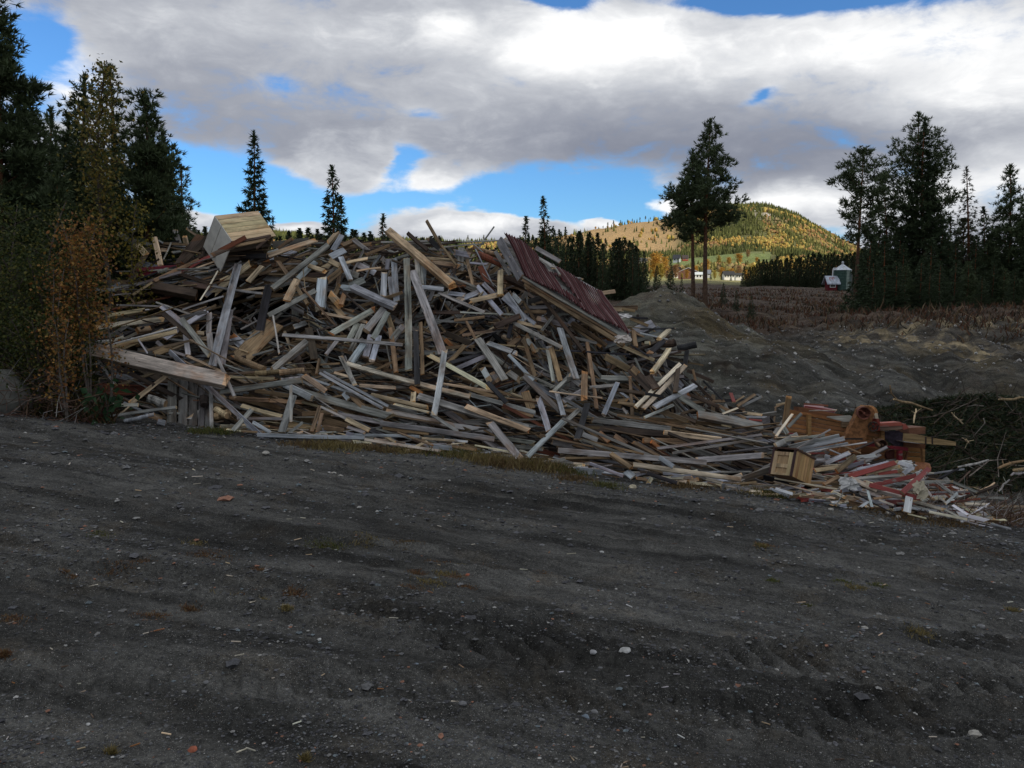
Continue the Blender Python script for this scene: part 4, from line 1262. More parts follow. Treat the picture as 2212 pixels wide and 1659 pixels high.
for i in range(9):           # deck boards under the sheet
    t_ = 0.03 + i * 0.118
    a, b_ = A_ + (B_ - A_) * t_, D_ + (C_ - D_) * t_
    a, b_ = a + (b_ - a) * rgt.uniform(0, .02), b_ - (b_ - a) * rgt.uniform(0.01, .04)
    mb = MB()
    board(mb, a - nrm * .04, b_ - nrm * .04, np.linalg.norm(B_ - A_) * .105, .022, vary(TINT['g'], rgt), rgt, facing=nrm)
    mb.build('deck_board', M['wood'], roof)
for (q0, q1, w_, dn_, tn) in ((B_, C_, .09, .085, 'w'), (B_ + [0.04, 0, -.085], C_ + [-.05, 0, -.075], .075, .10, 'w'), (B_ + [.35, .15, -.26], C_ + [-.7, .1, -.14], .06, .16, 'd')):
    mb = MB()
    board(mb, q0 - nrm * dn_, q1 - nrm * dn_, w_, .07, vary(TINT[tn], rgt, .1), rgt, facing=(0, -1, .15), jag=.05)
    mb.build('eaves_beam', M['wood'], roof)
mb = MB()
board(mb, A_ - nrm * .07 + [-.05, -.03, -.02], B_ - nrm * .07 + [-.05, -.03, 0], .17, .035, (0.19, .185, .19), rgt, facing=(-.7, -.8, .2), jag=.05)
mb.build('barge_board', M['wood'], roof)
for (s, tt0, tt1) in ((.10, .1, .95), (.55, .25, .95), (.8, .05, .9)):
    mb = MB()
    a, b_ = A_ + (D_ - A_) * s, B_ + (C_ - B_) * s
    board(mb, a - nrm * .10, b_ - nrm * .10, .08, .10, vary(TINT['d'], rgt), rgt, facing=nrm)
    mb.build('rafter', M['wood'], roof)
for (x1, y1, x2, y2, w_) in ((725, 385, 880, 490, 55), (875, 450, 965, 580, 26), (1150, 610, 1240, 625, 26), (945, 620, 1180, 865, 22), (985, 735, 1200, 880, 16)):
    mb = MB()
    D0 = 15.25
    board(mb, RP(11, x1, y1, D0 + .2), RP(11, x2, y2, D0 - .25), w_ / 3.16 * K / (FPX / D0), .03, vary(TINT['g'], rgt, .1), rgt, facing=nrm)
    mb.build('torn_board', M['wood'], roof)


def box_from(px3, D0, ref, scale):
    """three edge vectors from screen vectors and relative depths"""
    return px3


# --- white cupboard with bare board side on the top left
D0 = 15.9
s_ = 1 / 2.212 * K / (FPX / D0)


def ev(dx, dy, dz):
    return (RB[0] * dx - RB[1] * dy + RB[2] * dz) * s_


def raybasis(p):
    f = unit(p - np.array([0, 0, CAMZ]))
    r = unit(np.cross(f, [0, 0, 1]))
    return r, np.cross(r, f), f


P0 = RP(2, 325, 218, D0)
RB = raybasis(P0)
ea, eb, ec = ev(365, -53, 215), ev(137, 214, -179), ev(-105, 272, 244)
cup = empty('cupboard', tuple(P0 + ec), 'cream white cupboard with tan board side perched on top of the heap, upper left', 'cupboard')
rc = np.random.RandomState(4)
nb = 6
for i in range(nb):          # tan boarded side (spanned by ea, eb)
    mb = MB()
    f0, f1 = i / nb + .005, (i + 1) / nb - .005
    c0 = P0 + eb * (f0 + f1) / 2 + ea / 2 + unit(ec) * 0.01
    V = box8(c0, ea * 1.0, eb * (f1 - f0), unit(ec) * 0.022)
    u_, v_ = unit(ea), unit(eb)
    G = np.stack([V @ u_, V @ v_, V @ unit(ec)], 1) + rc.rand(3) * 9
    mb.add(V, BOXF, vary((0.72, 0.55, 0.32), rc, .07), G)
    mb.build('side_board', M['pine'], cup)
for (f0, f1) in ((0.0, .385), (.392, 1.0)):      # two cream doors on the front (spanned by eb, ec)
    mb = MB()
    c0 = P0 + eb * (f0 + f1) / 2 + ec * .5 - unit(ea) * 0.004
    V = box8(c0, eb * (f1 - f0 - .012), ec * .985, unit(ea) * 0.02)
    mb.add(V, BOXF, (0.78, 0.77, 0.70), V)
    mb.build('door', M['board'], cup)
mb = MB()
for f in (.02, .35, .66, .985):      # carcase: boards and shelves across the open dark side
    V = box8(P0 + eb * .5 + ea * .5 + ec * f, ea * .95, eb * .97, ec * .03)
    mb.add(V, BOXF, (.10, .075, .055), V)
V = box8(P0 + eb * .05 + ea * .5 + ec * .5, ea * .95, eb * .03, ec * .96)
mb.add(V, BOXF, (.06, .045, .035), V)
V = box8(P0 + ea * .98 + eb * .5 + ec * .5, ea * .03, eb * .93, ec * .96)
mb.add(V, BOXF, (.40, .33, .2), V)
V = box8(P0 + ec * .98 + eb * .5 + ea * .5, ea * .93, eb * .93, ec * .03)
mb.add(V, BOXF, (.30, .25, .18), V)
mb.build('carcase', M['board'], cup)

# --- small bare wood cabinet with a panelled door in the right-hand tail
D0 = 11.35
s_ = 1 / 2.212 * K / (FPX / D0)
REG[7] = (2900, 1450, 2.212)
P0 = RP(7, 520, 706, D0)
RB = raybasis(P0)
ea, eb, ec = ev(-185, -2, 107), ev(-32, 236, -51), ev(178, 86, 297)
ec = ec * 0.9
cab = empty('cabinet', tuple(P0 + eb), 'small bare pine cabinet with a two-panel door standing in the right tail of the heap', 'cabinet')
ua, ub, uc = unit(ea), unit(eb), unit(ec)


def cbx(fa, fb, fc, tint, name, mat='pine', rot=None):
    """box spanning fractions of the three edges"""
    mb = MB()
    c0 = P0 + ea * (fa[0] + fa[1]) / 2 + eb * (fb[0] + fb[1]) / 2 + ec * (fc[0] + fc[1]) / 2
    V = box8(c0, ea * (fa[1] - fa[0]), eb * (fb[1] - fb[0]), ec * (fc[1] - fc[0]))
    G = np.stack([V @ ub, V @ ua, V @ uc], 1) + rc.rand(3) * 9
    mb.add(V, BOXF, tint, G)
    return mb.build(name, M[mat], cab)


for i in range(7):
    cbx((-.02, .04), (.03, 1), (i / 7 + .003, (i + 1) / 7 - .003), vary((.46, .29, .13), rc, .12), 'side_board')
for i in range(2):
    cbx((.94, 1), (.03, 1), (i / 2, (i + 1) / 2 - .003), vary((.33, .2, .1), rc, .1), 'side_board')
cbx((-.06, 1.04), (-.035, .03), (-.04, 1.03), (.07, .035, .022), 'top_board')
cbx((0, 1), (.97, 1), (0, 1), (.2, .12, .07), 'bottom_board')
cbx((0, 1), (.03, 1), (.96, 1), (.25, .16, .08), 'back_board')
dr = cbx((.10, .90), (.16, .99), (.008, .02), (.44, .30, .16), 'door')
door_parent = dr
for (fa, fb) in (((.06, .24), (.13, 1)), ((.76, .94), (.13, 1)), ((.24, .76), (.13, .26)), ((.24, .76), (.58, .72)), ((.24, .76), (.92, 1))):
    o = cbx(fa, fb, (-.025, .008), vary((.50, .36, .20), rc, .1), 'door_rail')
    o.parent = dr
cbx((-.03, .06), (.03, 1), (-.03, .02), (.06, .03, .03), 'corner_post')
cbx((.94, 1.03), (.03, 1), (-.03, .02), (.06, .03, .03), 'corner_post')

# --- broken white window frame on the left
rw = np.random.RandomState(8)
WF = [((505, 242), (1098, 86), 13, 'W', 0), ((520, 262), (1098, 122), 36, 't', 12.72), ((760, 186), (842, 312), 15, 'W', 12.75), ((405, 350), (578, 605), 34, 'W', 12.45),
      ((575, 600), (912, 478), 30, 't', 12.5), ((420, 345), (590, 590), 12, 'k', 12.42), ((500, 250), (410, 340), 22, 'W', 12.55)]
wfo = empty('window_frame', tuple(RP(4, 575, 602, 13.5)), 'broken white-edged window frame splayed under the long pale beam at the left', 'window frame')
for (p, q, w_, c_, D0) in WF:
    D0 = 13.55 + (.08 if c_ == 't' else 0)
    mb = MB()
    board(mb, RP(4, *p, D0), RP(4, *q, D0 + .05), w_ / 2.212 * K / (FPX / D0), .035, vary(TINT[c_], rw, .08), rw, jag=.06, etint=TINT['t'])
    mb.build('frame_rail', M['paint'] if c_ == 'W' else M['wood'], wfo)

# --- upright plank panel standing at the left foot
pp = empty('upright_planking', tuple(RP(4, 1200, 955, 12.45)), 'upright panel of wide grey planks standing at the left foot of the heap', 'plank panel')
for (x1, y1, x2, y2, w_) in ((1062, 480, 1052, 945, 88), (1158, 500, 1150, 958, 84), (1242, 520, 1238, 955, 80), (1316, 535, 1312, 958, 58), (1368, 575, 1368, 958, 44)):
    mb = MB()
    board(mb, RP(4, x1, y1, 13.6), RP(4, x2, y2, 12.75), w_ / 2.212 * K / (FPX / 12.5), .04, vary((.165, .155, .14), rw, .12), rw, facing=(0, -1, .1), jag=.06)
    mb.build('plank', M['wood'], pp)
mb = MB()
board(mb, RP(4, 1392, 560, 13.4), RP(4, 1402, 975, 12.55), .06, .03, vary(TINT['g'], rw), rw, facing=(0, -1, .1))
mb.build('batten', M['wood'], pp)
mb = MB()
board(mb, RP(4, 1238, 722, 13.05), RP(4, 1350, 724, 13.05), .02, .012, (.12, .06, .035), rw, facing=(0, -1, .1))
add_tube(mb, [RP(4, 1335, 700, 13.1), RP(4, 1335, 765, 12.97)], [.08, .06], 8, (.04, .03, .025))
mb.build('hinge', M['rust'], pp)

# --- old threshing machine, its boarded side, pulleys and red frame
Dm = 14.2
tm = empty('threshing_machine', tuple(RP(8, 1000, 760, Dm)), 'old orange-brown wooden threshing machine with rusty pulleys half buried at the right', 'threshing machine')
rm = np.random.RandomState(9)


def mD(X_):          # the machine's side runs slightly nearer towards the right
    return 14.9 - (X_ - 160) / 1600 * 1.0


def mslab(name, pts, thick, tint, mat='pine', dD=0.0, parent=None, **kw):
    mb = MB()
    slab(mb, [RP(8, x_, y_, mD(x_) + dD) for (x_, y_) in pts], thick, tint, **kw)
    return mb.build(name, M[mat], None if parent is None else parent) if parent is not None else mb.build(name, M[mat], tm)


ORB = (0.42, 0.20, 0.08)
n_s = 9
for i in range(n_s):        # siding of the long body
    yl0, yl1 = 175 + (650 - 175) * i / n_s, 175 + (650 - 175) * (i + 1) / n_s - 5
    yr0, yr1 = 385 + (790 - 385) * i / n_s, 385 + (790 - 385) * (i + 1) / n_s - 5
    mslab('siding_board', [(130, yl0), (1250, yr0), (1250, yr1), (130, yl1)], .02, vary(ORB, rm, .2), etint=(.05, .03, .02))
mslab('roof_board', [(330, 158), (740, 238), (860, 262), (620, 268), (520, 262), (330, 215)], .5, vary((.22, .10, .045), rm), dD=.05)
mslab('top_rail', [(330, 212), (880, 315), (880, 352), (330, 246)], .03, vary(ORB, rm, .1), dD=-.03)
mslab('white_board', [(605, 264), (875, 250), (940, 295), (905, 314), (810, 316)], .02, (.50, .49, .42), dD=-.06, tdir=(0, .3, -1))
mslab('step_board', [(778, 316), (895, 318), (885, 392), (780, 384)], .10, (.24, .17, .10), dD=-.05)
for (x_, y0, y1) in ((408, 236, 486), (1258, 430, 560)):
    mslab('side_post', [(x_ - 21, y0), (x_ + 21, y0 + 4), (x_ + 20, y1), (x_ - 22, y1)], .08, vary((.36, .20, .08), rm), dD=-.10)
# elevator leg: flat inclined trunk with a rounded head
hd = []
for k_ in range(9):
    a = math.radians(175 - k_ * 24)
    hd.append((1062 + 98 * math.cos(a) + (8 if k_ > 3 else 0), 232 - 92 * math.sin(a)))
leg = mslab('elevator_trunk', [(740, 680), (950, 262)] + hd[:8] + [(1130, 315), (1062, 520), (985, 695)], .16, (.29, .135, .055), mat='rust', dD=-.34)
rim = [(1100, 138), (1150, 150), (1182, 185), (1196, 235)]
mslab('head_casing', [(1080, 136), (1140, 142), (1180, 170), (1204, 225), (1165, 226), (1140, 186), (1110, 165), (1080, 152)], .30, (.62, .32, .13), mat='rust', dD=-.22)
mslab('head_patch', [(1156, 226), (1196, 226), (1208, 290), (1172, 288)], .30, (.75, .66, .48), mat='board', dD=-.22)
mslab('red_bracket', [(1176, 292), (1212, 292), (1226, 350), (1226, 432), (1205, 432), (1204, 360)], .26, (.33, .07, .05), mat='paint', dD=-.2)
mslab('red_hopper', [(1222, 345), (1470, 330), (1484, 372), (1226, 386)], .30, (.45, .13, .09), mat='paint', dD=-.22)
mslab('hopper_board', [(1226, 388), (1484, 374), (1486, 412), (1230, 432)], .05, (.25, .17, .12), dD=-.21)
mslab('red_hopper', [(1486, 352), (1520, 350), (1560, 400), (1500, 420), (1488, 410)], .22, (.40, .11, .08), mat='paint', dD=-.2)
mslab('dark_panel', [(1280, 438), (1440, 430), (1508, 470), (1505, 606), (1400, 608), (1330, 560), (1280, 520)], .03, (.055, .045, .06), mat='rust', dD=-.06)
mslab('brown_box', [(1560, 398), (1752, 386), (1752, 470), (1640, 474), (1560, 460)], .5, (.20, .095, .055), dD=0)
# long tapering arm
mslab('tapered_arm', [(1512, 462), (1650, 472), (1850, 514), (2104, 560), (2106, 604), (1840, 588), (1700, 575), (1506, 552)], .06, (.36, .25, .12), dD=-.4)
for x_ in (1757, 1833):
    mslab('iron_strap', [(x_ - 7, 500), (x_ + 7, 502), (x_ + 7, 586), (x_ - 7, 584)], .07, (.05, .035, .03), mat='rust', dD=-.41)
mslab('arm_underside', [(1500, 556), (1700, 580), (1760, 590), (1520, 566)], .3, (.45, .43, .40), dD=-.3)
# lower deck, end box with shelves
mslab('lower_side', [(960, 612), (1440, 655), (1440, 782), (1200, 752), (960, 690)], .03, (.32, .15, .065), dD=-.05)
mb = MB()
cx_, cy_ = RP(8, 1358, 715, mD(1358) - .06), 0
add_tube(mb, [cx_ + np.array([0, -.012, 0]), cx_ + np.array([0, .05, 0])], [.1, .1], 18, (.12, .04, .03))
mb.build('round_cover', M['rust'], tm)
mslab('end_frame', [(1510, 566), (1750, 590), (1748, 640), (1512, 620)], .06, (.20, .09, .045), dD=-.1)
for j, (y0, y1) in enumerate(((622, 668), (676, 722), (730, 792))):
    mslab('end_board', [(1515, y0), (1735, y0 + 16), (1735, y1 + 12), (1515, y1)], .03, vary((.33, .17, .06), rm, .15), dD=.1 if j != 1 else .2)
mslab('end_post', [(1716, 640), (1748, 645), (1746, 800), (1726, 795)], .08, (.34, .19, .08), dD=-.1)
mslab('end_post', [(1484, 660), (1508, 660), (1508, 790), (1484, 786)], .08, (.36, .18, .08), dD=-.1)
mslab('brace', [(1545, 672), (1560, 676), (1530, 790), (1512, 786)], .05, (.22, .1, .05), dD=-.14)
for pts in ([(1005, 585), (1200, 572), (1200, 618), (1060, 612)], [(1300, 612), (1380, 610), (1380, 645), (1350, 640)], [(1380, 606), (1552, 626), (1552, 668), (1380, 645)], [(1442, 660), (1486, 662), (1486, 788), (1442, 782)], [(150, 455), (230, 462), (230, 486), (150, 484)]):
    mslab('red_frame', pts, .09, vary((.26, .028, .04), rm, .1), mat='paint', dD=-.22)
# rusty drum lying at the end
mb = MB()
dd = mD(1700)
pts = [RP(8, 1570, 880, dd - .1), RP(8, 1640, 876, dd - .1), RP(8, 1740, 876, dd - .1), RP(8, 1790, 880, dd - .12), RP(8, 1812, 885, dd - .13)]
r0 = 82 / 2.949 * K / (FPX / dd)
add_tube(mb, pts, [r0, r0, r0, r0 * .86, r0 * .35], 22, (.33, .14, .065))
mb.build('drum', M['rust'], tm, smooth=True)


def pulley(X_, Y_, R_, depth, tint, spokes, dish=False, dD=-.4):
    dd = mD(X_) + dD
    c0 = RP(8, X_, Y_, dd)
    r = R_ / 2.949 * K / (FPX / dd)
    axis = unit([-.28, -1, -.05]) if not dish else unit([-.12, -1, .02])
    a = unit(np.cross(axis, [0, 0, 1]))
    b_ = np.cross(a, axis)
    mb = MB()
    n = 26
    ring = []
    prof = [(r, 0), (r, depth), (r * .88, depth), (r * .88, 0.004)]
    V = [c0 + (a * math.cos(w) + b_ * math.sin(w)) * q[0] - axis * q[1] for w in np.linspace(0, 2 * math.pi, n, endpoint=False) for q in prof]
    F = [[i * 4 + j, ((i + 1) % n) * 4 + j, ((i + 1) % n) * 4 + (j + 1) % 4, i * 4 + (j + 1) % 4] for i in range(n) for j in range(4)]
    mb.add(np.array(V), np.array(F), tint)
    pu = mb.build('pulley', M['rust'], tm)
    if dish:
        mb = MB()
        V = [c0 - axis * depth * .8 + (a * math.cos(w) + b_ * math.sin(w)) * q[0] - axis * q[1] for w in np.linspace(0, 2 * math.pi, n, endpoint=False) for q in ((r * .95, 0), (r * .1, .05))]
        F = [[i * 2, ((i + 1) % n) * 2, ((i + 1) % n) * 2 + 1, i * 2 + 1] for i in range(n)]
        mb.add(np.array(V), np.array(F), tuple(np.array(tint) * .8))
        o = mb.build('web', M['rust'], tm)
        o.parent = pu
    for k_ in range(spokes):
        w = 2 * math.pi * k_ / spokes + .4
        e = a * math.cos(w) + b_ * math.sin(w)
        e2 = a * math.cos(w + .45) + b_ * math.sin(w + .45)
        mb = MB()
        add_tube(mb, [c0 - axis * depth * .5, c0 - axis * depth * .45 + e2 * r * .5, c0 - axis * depth * .4 + e * r * .93], [r * .10, r * .09, r * .12], 6, tuple(np.array(tint) * 1.3))
        o = mb.build('spoke', M['rust'], tm)
        o.parent = pu
    mb = MB()
    add_tube(mb, [c0 + axis * .02, c0 - axis * depth], [r * .2, r * .2], 10, tint)
    o = mb.build('hub', M['rust'], tm)
    o.parent = pu


pulley(1040, 226, 74, .10, (.19, .07, .045), 2, True, dD=-.46)
pulley(1150, 386, 57, .07, (.05, .035, .028), 5, dD=-.42)
pulley(1254, 592, 58, .17, (.14, .075, .045), 1, True, dD=-.5)
mb = MB()
q = RP(8, 1215, 586, mD(1215) - .55)
add_tube(mb, [q + np.array([-.05, -.12, 0]), q + np.array([.12, .5, .0])], [.02, .02], 8, (.25, .16, .09))
mb.build('shaft', M['rust'], tm)

# --- faded red panel lying behind the machine, plastic rag and crumpled sheet in the tail
mb = MB()
slab(mb, [RP(8, 340, 122, 15.6), RP(8, 545, 122, 15.7), RP(8, 580, 158, 15.4), RP(8, 720, 186, 15.3), RP(8, 700, 206, 15.2), RP(8, 585, 200, 15.2), RP(8, 345, 160, 15.3)], .03, (.38, .20, .20), tdir=(0, .3, -1))
o = mb.build('red_panel', M['paint'], loc=tuple(RP(8, 520, 190, 15.3)))
tag(o, 'faded pink-red boarded panel lying flat behind the threshing machine', 'panel')


def rag(reg, X_, Y_, D0, w, h, tint, seed, name, label, cat, mat='board', stretch=(1, .6, 1)):
    r_ = np.random.RandomState(seed)
    c0 = RP(reg, X_, Y_, D0)
    n = 13
    V = []
    for i in range(n):
        for j in range(n):
            a, b_ = i / (n - 1) - .5, j / (n - 1) - .5
            nz = float(fbm(np.array([a * 4 + seed]), np.array([b_ * 4]), 4)[0])
            nx_ = float(fbm(np.array([a * 5 + seed + 9]), np.array([b_ * 5]), 3)[0])
            V.append(c0 + np.array([a * w + nx_ * w * .3, -nz * w * .55 * stretch[1] + b_ * .1, b_ * h + nx_ * h * .2]))
    F = [[i * n + j, (i + 1) * n + j, (i + 1) * n + j + 1, i * n + j + 1] for i in range(n - 1) for j in range(n - 1) if (i + .5 - n / 2) ** 2 + (j + .5 - n / 2) ** 2 < (n * .56 * (0.8 + .3 * r_.rand())) ** 2]
    mb = MB()
    mb.add(np.array(V), np.array(F), tint)
    mb.add(np.array(V) + [0, .006, 0], np.array(F)[:, ::-1], tint)
    o = mb.build(name, M[mat], loc=tuple(c0))
    tag(o, label, cat)


rag(8, 1688, 1118, 10.9, .17, .20, (.40, .36, .26), 3, 'fabric_bundle', 'crumpled beige cloth bundle beside the wooden lattice at the right end', 'cloth')
rag(8, 1540, 830, 12.4, .24, .12, (.52, .52, .50), 5, 'plastic_sheet', 'crumpled off-white sheet between the red boards and the rusty drum', 'sheet')
rag(8, 870, 1040, 11.0, .26, .14, (.46, .46, .44), 6, 'cardboard_scrap', 'torn pale cardboard scraps in front of the red boards', 'cardboard')
rag(11, 1745, 1370, 13.2, .26, .12, (.50, .45, .40), 8, 'torn_board_sheet', 'torn pale fibreboard piece just below the tip of the red roof', 'fibreboard')
rag(11, 1765, 1085, 14.6, .22, .08, (.62, .60, .58), 9, 'paper_scrap', 'scrap of white paper to the right of the red roof edge', 'paper')

# ------------------------------------------------------------------ trees
def needle_mass(PT, DR, tint, ln, wd, blades, rg, spread=.75, vary_=.3):
    """blades of needles round each shoot"""
    n = len(PT)
    PT = np.repeat(PT, blades, 0)
    DR = np.repeat(DR, blades, 0)
    tt = np.repeat(1 + (rg.rand(n, 1) - .5) * 2 * vary_, blades, 0) * (1 + (rg.rand(n * blades, 1) - .5) * .3)
    d = DR + rg.randn(n * blades, 3) * spread
    d /= np.linalg.norm(d, axis=1, keepdims=True) + 1e-9
    side = np.cross(d, rg.randn(n * blades, 3))
    side /= np.linalg.norm(side, axis=1, keepdims=True) + 1e-9
    L = ln * rg.uniform(.6, 1.25, (n * blades, 1))
    w = wd * rg.uniform(.7, 1.3, (n * blades, 1))
    a = PT + side * w * .5
    b_ = PT - side * w * .5
    m1 = PT + d * L * .6 + side * w * .35
    m2 = PT + d * L
    V = np.stack([a, b_, m2, m1], 1).reshape(-1, 3)
    F = np.arange(len(V)).reshape(-1, 4)
    T = np.array(tint) * tt * np.where(rg.rand(n * blades, 1) < .12, 1.5, 1.0)
    return V, F, T


def conifer(seed, h, base, rad, kind, shoots, ln, wd, blades, tint, trunk_r, bark=(.10, .065, .045), bark_hi=(.22, .09, .045), lean=0.0, dead=0, dens=1.0):
    """trunk+limb mesh and crown mesh. base: height fraction where the live crown starts"""
    rg = np.random.RandomState(seed)
    mb = MB()
    n = 12
    bx, by = rg.randn(2) * .02 * h
    ax = lambda t_: np.array([lean * h * t_ + bx * math.sin(t_ * 2.6), by * math.sin(t_ * 3.1), h * t_])
    pts = [ax(i / (n - 1)) for i in range(n)]
    V, F, C = tube(pts, [trunk_r * (1 - .93 * (i / (n - 1)) ** .9) + .008 for i in range(n)], 8, True)
    tz = np.array([np.array(bark) * (1 - min(1, max(0, (z - .3) / .3))) + np.array(bark_hi) * min(1, max(0, (z - .3) / .3)) for z in (V[F].mean(1)[:, 2] / h)])
    mb.add(V, F, tz)
    nb = int({'pine': 9, 'spruce': 13}[kind] * (1 - base) * (h ** .55) * 2.3)
    PT, DR = [], []
    ga = rg.rand() * 6
    per = max(3, shoots // nb)
    for i in range(nb + dead):
        isdead = i >= nb
        f = (i + rg.rand() * .7) / nb if not isdead else -rg.rand() * .35
        t_ = base + (1 - base) * min(f, .985)
        ga += 2.39996 + rg.randn() * .35
        R = float(np.interp(min(max(f, 0), 1), rad[0], rad[1])) * (rg.uniform(.62, 1.12) if kind == 'pine' else rg.uniform(.75, 1.1))
        if isdead:
            R = rg.uniform(.3, .7) * rad[1][0]
        o = ax(t_)
        e0 = (0.15 + .55 * f if kind == 'pine' else -.18 + .45 * f)
        cu = (0.28 if kind == 'pine' else -.05 + .30 * (1 - f) * .6)
        d0 = np.array([math.cos(ga), math.sin(ga), 0])
        m_ = 6
        bp = [o + d0 * R * s + np.array([0, 0, R * (e0 * s + cu * s * s - (.22 * s * (1 - s) * 2 if kind == 'spruce' else 0))]) for s in np.linspace(0, 1, m_)]
        V, F, _ = tube(bp, [max(.005, trunk_r * .22 * (1 - .85 * s) * (R / max(rad[1])) ** .7) for s in np.linspace(0, 1, m_)], 3, False)
        mb.add(V, F, (.07, .05, .04) if kind == 'spruce' else (.12, .06, .038))
        if isdead:
            continue
        bp = np.array(bp)
        k_ = max(2, int(per * dens * (R / (max(rad[1]) * .62)) ** 1.4 * rg.uniform(.7, 1.3)))
        lat = np.cross(d0, [0, 0, 1])
        if kind == 'pine':
            nc = max(2, int(R / .42) + 1)
            cs = rg.uniform(.42, 1.0, nc) if R > .5 else rg.uniform(.1, 1.0, nc)
            cl = rg.randn(nc) * .28 * R * .8
            ci = rg.randint(0, nc, k_)
            s = cs[ci]
            pos = np.stack([np.interp(s, np.linspace(0, 1, m_), bp[:, q]) for q in range(3)], 1) + lat * cl[ci, None] * s[:, None]
            cr = .15 + .10 * R
            off = rg.randn(k_, 3) * cr * [.62, .62, .36]
            pos += off
            dr = unit(d0) * .5 + np.array([0, 0, .75]) + off / cr * .7
        else:
            s = rg.uniform(.08, 1.0, k_) ** .75
            pos = np.stack([np.interp(s, np.linspace(0, 1, m_), bp[:, q]) for q in range(3)], 1)
            lw = (rg.rand(k_) * 2 - 1) * .46 * R * (1.15 - s)
            pos += lat * lw[:, None] - np.array([0, 0, 1]) * (np.abs(lw) * .28 + rg.rand(k_) * .10 * R ** .5)[:, None]
            dr = d0 * .7 + lat * np.sign(lw)[:, None] * .5 + np.array([0, 0, -.25]) + rg.randn(k_, 3) * .2
        PT.append(pos)
        DR.append(np.broadcast_to(dr, pos.shape))
    # leader
    k_ = 26 if kind == 'pine' else 16
    s = rg.rand(k_)
    PT.append(np.array([ax(.93 + .075 * q) for q in s]))
    DR.append(np.tile([0, 0, 1.6], (k_, 1)))
    PT, DR = np.concatenate(PT), np.concatenate(DR)
    V, F, T = needle_mass(PT, DR, tint, ln, wd, blades, rg, .7 if kind == 'pine' else .5)
    V[:, 2] = np.minimum(V[:, 2], h * 1.02)
    crown = mesh_np('crown', V, [F], M['needle'], tint=T, smooth=True)
    trunk = mb.mesh('trunk', M['bark'], smooth=True)
    return trunk, crown


def put_tree(name, meshes, loc, rz, sc, label, cat, group=None, names=('trunk', 'crown')):
    o = empty(name, tuple(loc), label, cat, group)
    o.rotation_euler = (0, 0, rz)
    o.scale = sc if hasattr(sc, '__len__') else (sc, sc, sc)
    for nm, me in zip(names, meshes):
        link(bpy.data.objects.new(nm, me), o)
    return o


PINE_T = (0.080, 0.108, 0.050)
SPR_T = (0.044, 0.066, 0.030)


def tree_at(px, top, D, basepx=None):
    """foot on the ground at px, height so the tip is seen at top"""
    g = on_ground(basepx if basepx is not None else px, D)
    tip = P(px, top, D)
    return g, tip[2] - g[2]


rt = np.random.RandomState(2)
R_PINE = [(0, .1, .25, .55, .8, 1), (.6, 1, .98, .72, .36, .05)]
R_YPINE = [(0, .15, .4, .7, .9, 1), (.85, 1, .86, .52, .26, .08)]
R_SPR = [(0, .08, .3, .6, .85, 1), (1.15, 1.3, 1.0, .62, .28, .04)]


def big_tree(name, px, top, D, half, kind, base, shoots, label, cat='pine tree', basepx=None, rad=None, ln=.15, wd=.022, blades=9, tint=None, dead=6, seed=None, group=None, bark_hi=(.22, .09, .045)):
    g, h = tree_at(px, top, D, basepx)
    W_ = half * D / FPX * 1.0
    rd = rad or (R_PINE if kind == 'pine' else R_SPR)
    rd = (rd[0], [q * W_ for q in rd[1]])
    lean = ((P(px, top, D)[0] - g[0]) / h)
    me = conifer(seed or abs(int(px * 3 + top)) + 7, h, base, rd, kind, shoots, ln, wd, blades, tint or (PINE_T if kind == 'pine' else SPR_T), max(.05, h * .015), lean=lean, dead=dead, bark_hi=bark_hi, dens=1.7 if D < 30 else 1.0)
    return put_tree(name, me, g, 0, 1.0, label, cat, group)


GL = 'young pines crowding the left edge'
# near stand on the left
big_tree('pine_tree', -12, -70, 15.5, 115, 'pine', .10, 3600, 'tallest dark pine, cut by the left edge of the photo', rad=R_PINE, ln=.15, wd=.026, blades=13, dead=10, group=GL)
big_tree('pine_tree', 183, 166, 17.5, 62, 'pine', .12, 1300, 'slender pine with a long bare leader beside the yellow birch', rad=R_YPINE, ln=.14, wd=.024, blades=12, group=GL)
big_tree('pine_tree', 302, 202, 17.0, 74, 'pine', .16, 2700, 'dense pointed pine with a pale trunk right of the birch', rad=R_YPINE, ln=.14, wd=.026, blades=13, group=GL)
big_tree('pine_tree', 343, 296, 18.5, 62, 'pine', .06, 2200, 'bushy shorter pine right behind the pointed pine', rad=R_YPINE, ln=.14, wd=.026, blades=12, group=GL)
big_tree('pine_tree', 228, 148, 19.0, 52, 'pine', .15, 1100, 'pine whose tip shows through the crown of the birch', rad=R_YPINE, ln=.14, wd=.026, blades=12, group=GL)
for (px, top, D, hf, n_, lb) in ((75, 242, 17.5, 70, 2000, 'young pine just right of the tallest pine'), (112, 238, 19, 66, 1900, 'second young pine from the tallest pine'), (150, 252, 18, 62, 1900, 'third young pine from the tallest pine, next to the slender leader'),
                                 (40, 330, 16, 80, 2200, 'low dense pine in front of the tallest pine'), (205, 330, 16.5, 66, 1800, 'low pine in front of the birch trunk'), (265, 360, 20, 60, 1500, 'low pine between birch and pointed pine'),
                                 (120, 380, 15.5, 70, 1900, 'low pine behind the green willow bush'), (-60, 250, 19, 90, 1500, 'pine mostly beyond the left edge'), (330, 400, 20.5, 55, 1500, 'low pine behind the left end of the heap')):
    big_tree('pine_tree', px, top, D, hf, 'pine', .03, n_, lb, rad=R_YPINE, ln=.14, wd=.026, blades=11, group=GL, seed=int(px + 500))
big_tree('pine_tree', 393, 362, 26.0, 42, 'pine', .10, 1400, 'small thin pine at the right end of the left stand', rad=R_YPINE, ln=.14, wd=.02, blades=9, group=GL)
